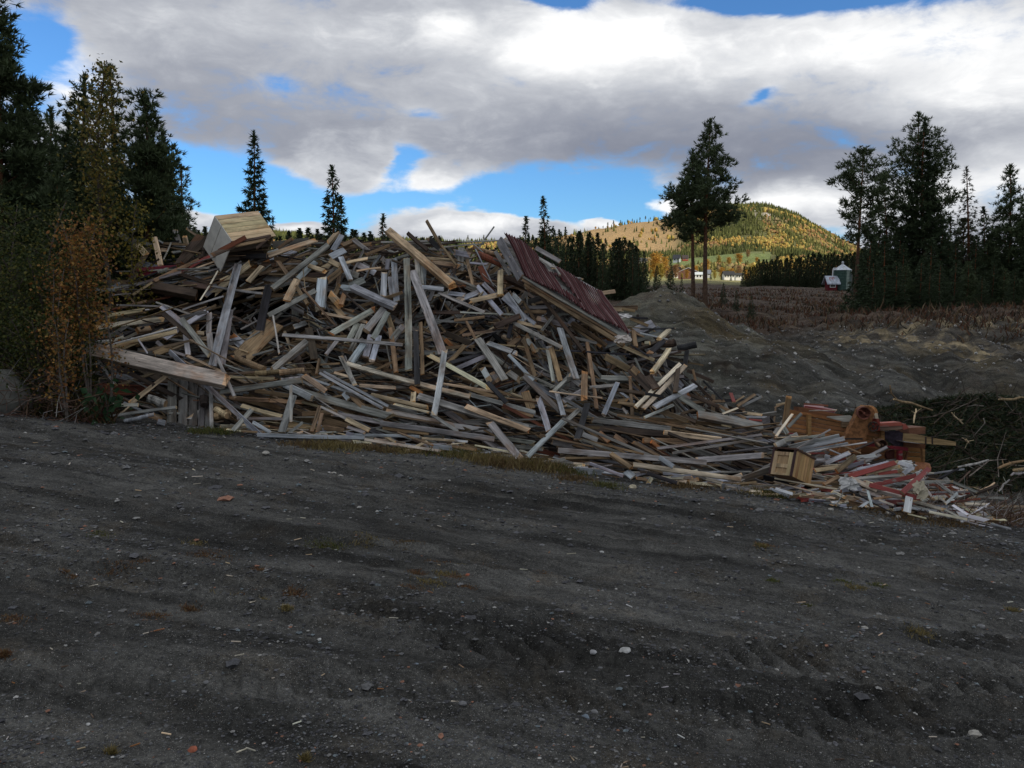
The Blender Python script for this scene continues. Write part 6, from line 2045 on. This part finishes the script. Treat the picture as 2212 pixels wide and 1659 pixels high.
house('cottage', 1462, 556, 650, 14, 6, 7, (.55, .6, .66), (.05, .055, .07), 'bluish upper house on the green field', 'house', yaw=-.4, wins=(2, 1))
house('cottage', 1480, 557, 660, 12, 5, 5, (.30, .06, .04), (.06, .05, .05), 'upper reddish house beside the left pine stem', 'house', wins=(2, 1))


# ------------------------------------------------------------------ dead branches and boughs in the pit at the right
rb2 = np.random.RandomState(50)


def brush_pos(n, x0, x1, prof, depth0, depth1):
    px = rb2.uniform(x0, x1, n)
    top_ = np.interp(px, [p[0] for p in prof], [p[1] for p in prof])
    bot = np.interp(px, [p[0] for p in prof], [p[2] for p in prof])
    f = rb2.rand(n)
    py = bot + (top_ - bot) * f
    D = depth0 + (depth1 - depth0) * f + rb2.uniform(0, 1.0, n)
    return np.array([P(a, b_, c_) for a, b_, c_ in zip(px, py, D)]), px, py, D


BP = [(1800, 900, 960), (1900, 882, 1000), (1980, 868, 1040), (2060, 855, 1075), (2130, 850, 1085), (2240, 862, 1090), (2420, 930, 1090), (2500, 1010, 1085)]
pos, px_, py_, D_b = brush_pos(19000, 1800, 2490, BP, 15.5, 21.5)
d = rb2.randn(19000, 3) * [1, .6, .45] + np.array([.2, -.3, -.15])
V, F, T = needle_mass(pos, d / np.linalg.norm(d, axis=1, keepdims=True), (.024, .037, .016), .17, .022, 8, rb2, .45, .5)
br = np.random.RandomState(3).rand(len(T), 1) < .22
T = np.where(br, T * [2.4, 1.3, .9], T)
o = link(bpy.data.objects.new('spruce_boughs', mesh_np('spruce_boughs', V, [F], M['needle'], tint=T)))
tag(o, 'heap of cut spruce boughs and brushwood in the pit at the right', 'brushwood', kind='stuff')
mb = MB()
pos, px_, py_, D_b = brush_pos(420, 1810, 2480, BP, 15.0, 20.5)
for i in range(420):
    a = rb2.rand() * 6.28
    u = unit([math.cos(a), rb2.randn() * .4, math.sin(a) * .6])
    L = rb2.uniform(.25, 1.1)
    p0 = pos[i]
    pts = [p0, p0 + u * L * .5 + rb2.randn(3) * .05, p0 + u * L + rb2.randn(3) * .1]
    V, F, _ = tube(pts, [rb2.uniform(.006, .016)] * 2 + [.003], 3, False)
    mb.add(V, F, vary((.05, .038, .03) if rb2.rand() < .9 else (.20, .17, .14), rb2, .4))
# more twigs at the near right rim and the left edge
for i in range(700):
    if i < 380:
        px, py = rb2.uniform(1990, 2240), rb2.uniform(1075, 1125)
        g = on_ground(px, rb2.uniform(10.9, 12.3))
    else:
        g = on_ground(rb2.uniform(-60, 175), rb2.uniform(11.6, 12.8))
        g[2] += rb2.uniform(0, .6) * (rb2.rand() < .5)
    a = rb2.rand() * 6.28
    u = unit([math.cos(a), rb2.randn() * .4, abs(rb2.randn()) * .45])
    L = rb2.uniform(.15, .7)
    V, F, _ = tube([g, g + u * L * .5 + rb2.randn(3) * .03, g + u * L], [.007, .005, .002], 3, False)
    mb.add(V, F, vary((.12, .075, .055) if rb2.rand() < .7 else (.26, .24, .22), rb2, .4))
o = mb.build('dead_twigs', M['bark'])
tag(o, 'tangle of thin dead twigs', 'twigs', kind='stuff')
# dark mound under the boughs
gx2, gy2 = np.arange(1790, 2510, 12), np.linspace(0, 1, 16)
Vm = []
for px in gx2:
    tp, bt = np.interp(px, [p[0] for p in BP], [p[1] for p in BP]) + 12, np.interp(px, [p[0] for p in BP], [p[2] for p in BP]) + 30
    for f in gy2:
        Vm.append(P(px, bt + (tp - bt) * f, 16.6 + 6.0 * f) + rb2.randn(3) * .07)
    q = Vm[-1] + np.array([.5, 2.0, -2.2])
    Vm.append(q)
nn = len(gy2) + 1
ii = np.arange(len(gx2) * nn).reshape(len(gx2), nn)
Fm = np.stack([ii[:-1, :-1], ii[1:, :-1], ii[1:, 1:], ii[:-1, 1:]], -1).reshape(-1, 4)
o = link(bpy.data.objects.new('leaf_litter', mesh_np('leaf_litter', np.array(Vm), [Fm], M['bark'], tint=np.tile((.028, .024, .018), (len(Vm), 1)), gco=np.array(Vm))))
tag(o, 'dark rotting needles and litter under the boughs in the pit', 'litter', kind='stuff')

BR = [(9, 1115, 805, 1300, 770, 1400, 738, 14.2, .035, 'g', 'grey bare branch curving through the dark pit'), (9, 1495, 815, 1620, 765, 1740, 745, 13.4, .04, 'w', 'thick orange-barked broken branch at the right edge'),
      (9, 1060, 295, 1110, 350, 1165, 400, 18.0, .03, 't', 'short split pale branch on the spruce boughs'), (9, 705, 395, 718, 300, 726, 262, 17.2, .03, 't', 'upright broken pale stake behind the machine'),
      (9, 520, 170, 680, 205, 880, 275, 19.0, .05, 'w', 'long bare trunk lying on the brush behind the machine'), (9, 485, 40, 500, 120, 560, 185, 19.5, .03, 'w', 'thin leaning dead stem behind the machine'),
      (9, 1300, 1035, 1380, 1000, 1460, 950, 12.4, .03, 't', 'orange stick rising from the end of the lattice'), (9, 1500, 1030, 1545, 960, 1600, 920, 13.2, .025, 'g', 'thin grey branch low in the dark pit'),
      (9, 1500, 172, 1640, 172, 1740, 155, 20.0, .05, 'w', 'pinkish bare trunk on the brush at the right edge'), (9, 1610, 885, 1680, 870, 1760, 850, 13.2, .03, 'g', 'grey branch under the orange-barked branch'),
      (9, 1195, 545, 1210, 570, 1222, 582, 16.5, .035, 't', 'short split stick in the boughs'), (9, 1640, 830, 1690, 828, 1740, 818, 13.3, .05, 'w', 'stub of cut branch at the right edge')]
for (rg_, x1, y1, x2, y2, x3, y3, D0, r0, cc, lb) in BR:
    mb = MB()
    p0, p1, p2 = RP(rg_, x1, y1, D0), RP(rg_, x2, y2, D0 + .1), RP(rg_, x3, y3, D0 + .3)
    r0 *= .62
    pts = [p0, (p0 + p1) / 2 + rb2.randn(3) * .015, p1, (p1 + p2) / 2 + rb2.randn(3) * .015, p2]
    add_tube(mb, pts, [r0 * .7, r0, r0 * .9, r0 * .9, r0 * .7], 7, vary(TINT[cc], rb2, .1), captint=(.5, .36, .2))
    for k_ in range(3):
        q = pts[1 + k_]
        add_tube(mb, [q, q + rb2.randn(3) * [.08, .05, .08]], [r0 * .3, .003], 4, vary(TINT[cc], rb2, .1), cap=False)
    o = mb.build('broken_branch', M['bark'], loc=tuple(p0))
    tag(o, lb, 'branch')

# ------------------------------------------------------------------ heath, grass, weeds
def blades(points, hts, wds, cols, rg, name, label, cat, lean=.35):
    n = len(points)
    a = rg.rand(n) * 6.28
    side = np.stack([np.cos(a), np.sin(a), np.zeros(n)], 1) * wds[:, None] * .5
    up = np.stack([rg.randn(n) * lean, rg.randn(n) * lean, np.ones(n)], 1)
    up /= np.linalg.norm(up, axis=1, keepdims=True)
    m1 = points + up * hts[:, None] * .55
    bend = rg.randn(n, 3) * [1, 1, 0] * hts[:, None] * .18
    tip = points + up * hts[:, None] + bend
    V = np.stack([points - side, points + side, m1 + side * .8, m1 - side * .8, tip], 1).reshape(-1, 3)
    k_ = np.arange(n)[:, None] * 5
    F4, F3_ = k_ + np.array([[0, 1, 2, 3]]), k_ + np.array([[3, 2, 4]])
    T = np.concatenate([cols, cols])
    me = mesh_np(name, V, [F3_, F4], M['grass'], tint=T)
    o = link(bpy.data.objects.new(name, me))
    return tag(o, label, cat, kind='stuff')


rg3 = np.random.RandomState(70)
# heath on the clear-cut
n = 26000
px = rg3.uniform(1380, 2260, n)
D = np.exp(rg3.uniform(math.log(36), math.log(135), n))
x = (px - PXC) / FPX * D
keep = (fbm(x * .22, D * .22, 4) + .35 * fbm(x * 1.1, D * 1.1, 2) > -.16) & (D > 41 - np.clip((px - 1850) / 60, 0, 5) + rg3.randn(n) * .8)
x, D = x[keep], D[keep]
z = Hz(x, D, fine=False)
n = len(x)
pal = np.array([(.095, .042, .024), (.13, .062, .032), (.045, .038, .024), (.18, .125, .07), (.05, .048, .026), (.10, .08, .055)])
pk = rg3.choice(6, n, p=[.3, .22, .22, .08, .1, .08])
ht = rg3.uniform(.12, .50, n) * np.where(pk == 3, 1.8, 1)
blades(np.stack([x, D, z], 1), ht, rg3.uniform(.03, .10, n) * np.clip(D / 45, 1, 2.0), pal[pk] * rg3.uniform(.6, 1.3, (n, 1)), rg3, 'heather', 'rusty brown heather and willowherb on the clear-cut bank', 'heather', .45)

# grass along the foot of the heap and dry tufts on the yard
G_ = [(130, 884, 1.6, .36, 0), (100, 878, 1.2, .3, 0), (150, 892, .9, .22, 0), (225, 900, .6, .15, 1), (435, 935, .5, .12, 1), (475, 935, .6, .16, 1), (660, 962, .9, .13, 2), (700, 966, 1.1, .15, 0), (740, 968, 1.1, .17, 0), (775, 968, .8, .12, 2),
      (830, 975, .8, .14, 2), (870, 978, .9, .14, 0), (905, 978, 1.0, .13, 2), (985, 985, 1.4, .24, 1), (1020, 992, 1.2, .2, 0), (1060, 1000, 1.3, .24, 0), (1100, 1008, 1.3, .26, 2), (1150, 1012, 1.3, .26, 0), (1190, 1016, 1.2, .22, 2),
      (1225, 1020, .9, .2, 1), (1240, 1035, .9, .14, 2), (1310, 1048, .7, .12, 1), (1480, 1052, 1.0, .14, 2), (1575, 1052, .9, .14, 1), (1640, 1065, 1.2, .2, 0), (1665, 1070, .9, .16, 1), (1690, 1062, 1.0, .2, 1), (1800, 1082, .9, .12, 2), (1880, 1100, 1.2, .1, 2), (1960, 1120, 1.4, .1, 2), (2050, 1130, 1.2, .1, 2),
      (1740, 1040, .6, .2, 3), (1765, 1035, .6, .22, 3), (1700, 1038, .5, .2, 3), (2130, 1120, 1.6, .2, 2), (2180, 1110, 1.6, .25, 2), (2215, 1120, 1.2, .2, 2),
      (693, 1168, .55, .05, 1), (715, 1172, .5, .05, 1), (790, 1170, .5, .04, 0), (880, 1175, .5, .03, 2), (420, 1172, .35, .04, 0), (470, 1196, .6, .025, 4), (440, 1198, .4, .03, 4), (255, 1222, .6, .03, 4), (150, 1240, .3, .03, 4),
      (990, 1215, .35, .045, 0), (1030, 1222, .5, .04, 4), (955, 1222, .5, .04, 4), (960, 1242, .4, .04, 0), (900, 1240, .3, .04, 4), (985, 1248, .5, .03, 4), (930, 1262, .5, .04, 0), (1010, 1270, .3, .03, 4), (885, 1270, .4, .03, 4),
      (490, 1290, .45, .06, 0), (520, 1285, .3, .04, 4), (635, 1275, .4, .05, 4), (570, 1300, .2, .05, 0), (410, 1312, .3, .04, 4), (330, 1330, .6, .03, 4), (30, 1340, .5, .03, 4), (1670, 1262, .25, .04, 1), (1655, 1180, .35, .05, 4), (1645, 1185, .25, .05, 0),
      (1850, 1270, .4, .05, 0), (1820, 1255, .3, .04, 1), (1900, 1265, .3, .04, 1), (1740, 1292, .2, .03, 1), (2100, 1185, .9, .02, 4), (2170, 1200, .9, .02, 4), (1990, 1365, .5, .06, 0), (2190, 1320, .2, .06, 0),
      (310, 1215, .3, .03, 4), (560, 1225, .3, .03, 4), (215, 1150, .3, .03, 1), (1180, 1230, .3, .02, 4), (620, 1330, .2, .04, 0), (240, 1620, .12, .05, 0), (660, 1640, .12, .05, 0), (10, 1420, .2, .04, 4)]
GC = [[(.22, .17, .06), (.16, .13, .05), (.28, .22, .09)], [(.08, .10, .025), (.11, .12, .03), (.16, .14, .05)], [(.15, .10, .045), (.12, .075, .03), (.19, .13, .06)], [(.06, .035, .03), (.10, .06, .05), (.2, .16, .13)], [(.18, .09, .04), (.14, .07, .035), (.20, .13, .06)]]
PT, HT, WD, CC = [], [], [], []
for (gx_, gy_, sc_, hh, ci) in G_:
    lo, hi = 1.5, 30.0
    for _ in range(30):
        md = (lo + hi) / 2
        p = P(gx_, gy_, md)
        if p[2] > float(plane_z(p[0], p[1])):
            lo = md
        else:
            hi = md
    rad = sc_ * 26 / FPX * lo * (1 if lo > 8 else 1.35)
    k_ = int(330 * sc_) + 130
    rad *= 1.35
    q = rg3.randn(k_, 2) * [rad * .75, rad * .6]
    x, y = p[0] + q[:, 0], p[1] + q[:, 1]
    PT.append(np.stack([x, y, Hz(x, y) - .004], 1))
    HT.append(hh * .75 * rg3.uniform(.35, 1.15, k_))
    WD.append(rg3.uniform(.003, .007, k_) * max(1, lo / 6))
    pl_ = np.array(GC[ci])
    CC.append(pl_[rg3.randint(0, 3, k_)] * rg3.uniform(.6, 1.3, (k_, 1)))
blades(np.concatenate(PT), np.concatenate(HT), np.concatenate(WD), np.concatenate(CC), rg3, 'grass', 'dry and green grass tufts scattered over the gravel and the foot of the heap', 'grass', .7)

# forest-floor growth in front of the left trees
n = 9000
px = rg3.uniform(-120, 240, n)
D = rg3.uniform(12.1, 16.5, n)
x = (px - PXC) / FPX * D
z = Hz(x, D)
pal = np.array([(.10, .035, .03), (.05, .055, .02), (.12, .075, .03), (.035, .05, .018), (.16, .10, .05)])
blades(np.stack([x, D, z], 1), rg3.uniform(.05, .38, n), rg3.uniform(.012, .035, n), pal[rg3.randint(0, 5, n)] * rg3.uniform(.5, 1.2, (n, 1)), rg3, 'undergrowth', 'reddish and green undergrowth below the left bushes', 'undergrowth', .6)

# ------------------------------------------------------------------ stones and litter on the yard
rs2 = np.random.RandomState(90)
OCT = np.array([[1, 0, 0], [0, 1, 0], [-1, 0, 0], [0, -1, 0], [0, 0, 1], [0, 0, -1], [.62, .62, .45], [-.62, .62, .45], [-.62, -.62, .45], [.62, -.62, .45]], float)
OF = np.array([[6, 4, 0], [1, 4, 6], [7, 4, 1], [2, 4, 7], [8, 4, 2], [3, 4, 8], [9, 4, 3], [0, 4, 9], [0, 1, 6], [1, 2, 7], [2, 3, 8], [3, 0, 9], [1, 0, 5], [2, 1, 5], [3, 2, 5], [0, 3, 5]])


def yard_points(n, y0=885, y1=1720):
    px = rs2.uniform(-80, 2290, n)
    py = rs2.uniform(y0, y1, n)
    u = (px - PXC) / FPX
    up = (PYC - py) / FPX
    dy = math.cos(PITCH) + math.sin(PITCH) * up
    dz = (-math.sin(PITCH) + math.cos(PITCH) * up) / dy
    dx = u / dy
    D = -CAMZ / (dz - SL_A * dx - SL_B)
    ok = (D > 1.2) & (D < 15) & (py > np.interp(px, [0, 230, 2170, 2300], [880, 900, 1140, 1130]) - 6)
    return dx[ok] * D[ok], D[ok]


n = 46000
x, D = yard_points(n)
xb, Db = yard_points(60000, 895, 1240)
pxb = PXC + FPX * xb / Db
pyb = np.array([proj((a, b_, 0.0))[1] for a, b_ in zip(xb[:1], Db[:1])])
zb = SL_A * xb + SL_B * Db - CAMZ
pyb = PYC - FPX * (Db * math.sin(PITCH) + zb * math.cos(PITCH)) / (Db * math.cos(PITCH) - zb * math.sin(PITCH))
kb = (pyb - np.interp(pxb, bX, [c[1] for c in BASE])) < np.abs(rs2.normal(0, 34, len(xb)))
xb, Db = xb[kb][:7000], Db[kb][:7000]
dens = fbm(x * .8 + 3, D * 1.4, 4)
ok = rs2.rand(len(x)) < np.clip(.55 + dens * 1.6, .08, 1)
x, D = np.concatenate([x[ok], xb]), np.concatenate([D[ok], Db])
n = len(x)
sz = np.exp(rs2.normal(math.log(.0048), .45, n)) * np.clip(D / 4.0, .8, 2.4)
sz = np.where(rs2.rand(n) < .006, sz * 2.0, sz)
V = OCT[None] * (1 + (rs2.rand(n, 10, 3) - .5) * .5) * sz[:, None, None] * np.stack([rs2.uniform(.8, 1.5, n), rs2.uniform(.7, 1.2, n), rs2.uniform(.4, .7, n)], 1)[:, None, :]
rot = rs2.rand(n) * 6.28
cr, sr = np.cos(rot)[:, None], np.sin(rot)[:, None]
vx, vy = V[..., 0] * cr - V[..., 1] * sr, V[..., 0] * sr + V[..., 1] * cr
z = Hz(x, D)
V = np.stack([vx + x[:, None], vy + D[:, None], V[..., 2] + (z + sz * .12)[:, None]], -1)
F = (np.arange(n)[:, None, None] * 10 + OF[None]).reshape(-1, 3)
pal = np.array([(.065, .065, .068), (.10, .10, .105), (.15, .15, .148), (.23, .225, .21), (.40, .39, .36), (.15, .18, .19), (.28, .14, .09)])
col = pal[rs2.choice(7, n, p=[.37, .28, .17, .09, .02, .05, .02])] * rs2.uniform(.75, 1.2, (n, 1))
T = np.repeat(col, 16, 0)
Vf = V.reshape(-1, 3)
o = link(bpy.data.objects.new('gravel', mesh_np('gravel', Vf, [F], M['stone'], tint=T, gco=Vf * 4)))
tag(o, 'loose gravel and small stones strewn over the yard', 'gravel', kind='stuff')

# pale bits of wood, bark and needles
mb = MB()
x, D = yard_points(190)
for i in range(len(x)):
    a = rs2.normal(0, .7)
    L = rs2.uniform(.008, .026) * max(1, D[i] / 4)
    u = np.array([math.cos(a), math.sin(a), 0])
    c_ = np.array([x[i], D[i], 0])
    c_[2] = hz1(x[i], D[i]) + .004
    V = box8(c_, u * L * 2, np.array([-u[1], u[0], 0]) * L * .22, [0, 0, .004])
    mb.add(V, BOXF, vary([TINT['t'], TINT['G'], TINT['W'], (.30, .13, .05), (.14, .09, .06)][rs2.choice(5, p=[.2, .35, .1, .1, .25])], rs2, .3) , V)
o = mb.build('wood_chips', M['wood'])
tag(o, 'small chips of wood and bark scattered on the gravel', 'wood chips', kind='stuff')

# single stones one can point at
ST = [(575, 985, 15, 'pale'), (525, 1118, 9, 'grey'), (1367, 1052, 17, 'pale yellowish'), (735, 1027, 16, 'pale'), (720, 1018, 12, 'pale'), (1795, 1102, 10, 'pale'), (1895, 1098, 12, 'pale'), (1650, 1053, 10, 'grey'), (1866, 1100, 8, 'grey'),
      (1920, 1112, 14, 'pale'), (1940, 1118, 12, 'pale'), (2108, 1573, 26, 'long pale'), (1350, 1400, 24, 'whitish'), (1281, 1416, 16, 'pale grey'), (897, 1442, 14, 'bluish'), (690, 1382, 9, 'white'), (445, 1465, 12, 'grey'),
      (2120, 1345, 17, 'grey'), (1285, 1532, 16, 'grey'), (1265, 1557, 18, 'bluish'), (190, 1555, 9, 'white'), (880, 1525, 16, 'pale'), (1868, 1352, 12, 'pale'), (1995, 1255, 12, 'pale'), (1010, 1245, 10, 'reddish'), (1000, 1552, 15, 'grey'),
      (1300, 1190, 8, 'white'), (415, 1613, 20, 'reddish'), (720, 1300, 9, 'reddish'), (225, 882, 22, 'pale'), (285, 897, 10, 'pale')]
SC = {'pale': (.42, .40, .35), 'grey': (.20, .20, .20), 'pale yellowish': (.45, .40, .28), 'long pale': (.40, .38, .33), 'whitish': (.42, .42, .40), 'pale grey': (.34, .34, .34), 'bluish': (.18, .22, .26), 'white': (.55, .55, .52), 'reddish': (.35, .11, .06)}
import bmesh
for i, (px, py, s_, cn_) in enumerate(ST):
    lo, hi = 1.5, 30.0
    for _ in range(30):
        md = (lo + hi) / 2
        p = P(px, py, md)
        if p[2] > float(plane_z(p[0], p[1])):
            lo = md
        else:
            hi = md
    r = s_ / FPX * lo * .5
    bm = bmesh.new()
    bmesh.ops.create_icosphere(bm, subdivisions=2, radius=1)
    for v_ in bm.verts:
        k_ = 1 + rs2.uniform(-.16, .16)
        v_.co = Vector((v_.co.x * r * 1.3 * k_, v_.co.y * r * k_, v_.co.z * r * .55 * k_))
    me = bpy.data.meshes.new('stone')
    bm.to_mesh(me)
    bm.free()
    me.materials.append(M['stone'])
    a = me.attributes.new('tint', 'FLOAT_COLOR', 'POINT')
    a.data.foreach_set('color', [q for _ in me.vertices for q in (*SC[cn_], 1)])
    a = me.attributes.new('gco', 'FLOAT_VECTOR', 'POINT')
    a.data.foreach_set('vector', [q for v_ in me.vertices for q in v_.co])
    o = link(bpy.data.objects.new('stone', me))
    o.location = (p[0], p[1], hz1(p[0], p[1]) + r * .2)
    o.rotation_euler = (0, 0, rs2.rand() * 3)
    where = ('near the foot of the heap' if py < 1080 or (px > 1700 and py < 1130) else 'in the middle of the yard' if py < 1330 else 'in the foreground gravel')
    tag(o, None, 'stone', 'single stones on the yard')
    o['_w'] = where
    o['_c'] = cn_
    o['_x'] = px
stn = [o for o in COL.objects if o.name.split('.')[0] == 'stone']
from collections import defaultdict
gr = defaultdict(list)
for o in stn:
    gr[(o['_c'], o['_w'])].append(o)
ORDW = ['first', 'second', 'third', 'fourth', 'fifth', 'sixth', 'seventh', 'eighth', 'ninth', 'tenth']
for (cn_, wh), lst in gr.items():
    lst.sort(key=lambda o: o['_x'])
    for i, o in enumerate(lst):
        o['label'] = ('only %s stone lying %s' % (cn_, wh)) if len(lst) == 1 else ('%s from the left of %d %s stones %s' % (ORDW[i], len(lst), cn_, wh))
        for k_ in ('_w', '_c', '_x'):
            del o[k_]

# pale lichened boulder at the left edge
g = on_ground(0, 12.2)
bm = bmesh.new()
bmesh.ops.create_icosphere(bm, subdivisions=4, radius=1)
for v_ in bm.verts:
    k_ = 1 + .25 * float(fbm(np.array([v_.co.x * 1.6 + 2]), np.array([v_.co.y * 1.6 + v_.co.z]), 4)[0])
    v_.co = Vector((v_.co.x * .38 * k_, v_.co.y * .4 * k_, v_.co.z * .42 * k_))
me = bpy.data.meshes.new('boulder')
bm.to_mesh(me)
bm.free()
me.materials.append(M['stone'])
a = me.attributes.new('tint', 'FLOAT_COLOR', 'POINT')
a.data.foreach_set('color', [q for _ in me.vertices for q in (.15, .15, .13, 1)])
a = me.attributes.new('gco', 'FLOAT_VECTOR', 'POINT')
a.data.foreach_set('vector', [q * .3 for v_ in me.vertices for q in v_.co])
me.polygons.foreach_set('use_smooth', [True] * len(me.polygons))
o = link(bpy.data.objects.new('boulder', me))
o.location = (g[0], g[1], g[2] + .2)
tag(o, 'rounded grey boulder half hidden by twigs at the left edge', 'boulder')

# small white stones speckled over the spoil heaps
n = 2600
px = rs2.uniform(1400, 2230, n)
D = rs2.uniform(21, 42, n)
x = (px - PXC) / FPX * D
z = Hz(x, D, fine=False)
sz = np.exp(rs2.normal(math.log(.026), .5, n))
V = OCT[None] * (1 + (rs2.rand(n, 10, 3) - .5) * .5) * sz[:, None, None]
V = V + np.stack([x, D, z + sz * .3], 1)[:, None, :]
F = (np.arange(n)[:, None, None] * 10 + OF[None]).reshape(-1, 3)
col = np.array([(.16, .16, .155), (.30, .29, .27), (.46, .45, .42)])[rs2.choice(3, n, p=[.5, .32, .18])]
Vf = V.reshape(-1, 3)
o = link(bpy.data.objects.new('rubble_stones', mesh_np('rubble_stones', Vf, [F], M['stone'], tint=np.repeat(col, 16, 0), gco=Vf)))
tag(o, 'pale stones speckled over the gravel spoil heaps', 'stones', kind='stuff')

# ------------------------------------------------------------------ which timber is which
MARKS = [(515, 500, 'the white cupboard'), (190, 640, 'the orange sapling'), (410, 770, 'the long pale beam'), (400, 870, 'the upright plank panel'), (1215, 640, 'the red metal roof'),
         (1715, 1000, 'the small cabinet'), (1870, 940, 'the threshing machine'), (1930, 1030, 'the red planks'), (890, 620, 'the tall pale slanting beam'), (2040, 1060, 'the wooden lattice')]


def landmark(i):
    best, bd = None, 1e9
    for (mx, my, nm) in MARKS:
        d = math.hypot(i['x'] - mx, (i['y'] - my) * 1.3)
        if d < bd:
            best, bd = (mx, my, nm), d
    x, y = i['x'], i['y']
    if bd > 190:
        if y > base_py(x) - 75:
            return 'along the foot of the heap' if x < 1100 else 'at the foot of the heap, right half'
        if y < crest_py(x) + 55:
            return 'on the crest of the heap'
        return 'in the middle of the heap' if x < 1150 else 'on the right slope of the heap'
    dx, dy = x - best[0], (y - best[1]) * 1.4
    w = ('right of ' if dx > 0 else 'left of ') if abs(dx) > abs(dy) else ('below ' if dy > 0 else 'above ')
    return w + best[2]


def tilt(i):
    a = math.degrees(math.atan2(i['dy'], i['dx'] + 1e-6))
    if abs(a) < 12:
        return 'level'
    if abs(a) > 68:
        return 'upright'
    return 'sloping down to the right' if a > 0 else 'rising to the right'


gr = defaultdict(list)
for o, i in timbers:
    ln_ = 'long' if i['L'] > 1.5 else 'short' if i['L'] < .6 else ''
    kn_ = {'plank': 'plank', 'beam': 'beam', 'log': 'round log', 'wooden_stick': 'thin stick'}[i['k']]
    gr[(ln_, CNAME[i['c']], kn_, tilt(i), landmark(i))].append((o, i))
ORDX = ORDW
for (ln_, cn_, kn_, tl, lm), lst in gr.items():
    lst.sort(key=lambda q: q[1]['x'])
    n = len(lst)
    desc = ' '.join(q for q in (ln_, cn_, kn_) if q)
    for k_, (o, i) in enumerate(lst):
        if n == 1:
            lb = '%s, %s, %s' % (desc, tl, lm)
        else:
            tl2 = {'sloping down to the right': 'sloping', 'rising to the right': 'rising'}.get(tl, tl)
            lb = '%s from left of %d %s %ss %s' % (ORDX[min(k_, 9)], n, tl2, desc, lm)
        ws = lb.split()
        if len(ws) > 16:
            lb = lb.replace(' to the right', '').replace(' weathered', '').replace(' of the heap', '').replace('thin ', '').replace('slanting ', '')
        o['label'] = lb
        o['category'] = {'plank': 'plank', 'beam': 'beam', 'log': 'log', 'wooden_stick': 'stick'}[i['k']]
        o['group'] = 'timbers of the demolition heap'
from collections import Counter
print(Counter(i['k'] for _, i in timbers))
open('/tmp/cnt.txt','w').write(str(Counter(i['k'] for _, i in timbers)))
print('timbers', len(timbers), 'unique labels', len(set(o['label'] for o, _ in timbers)))
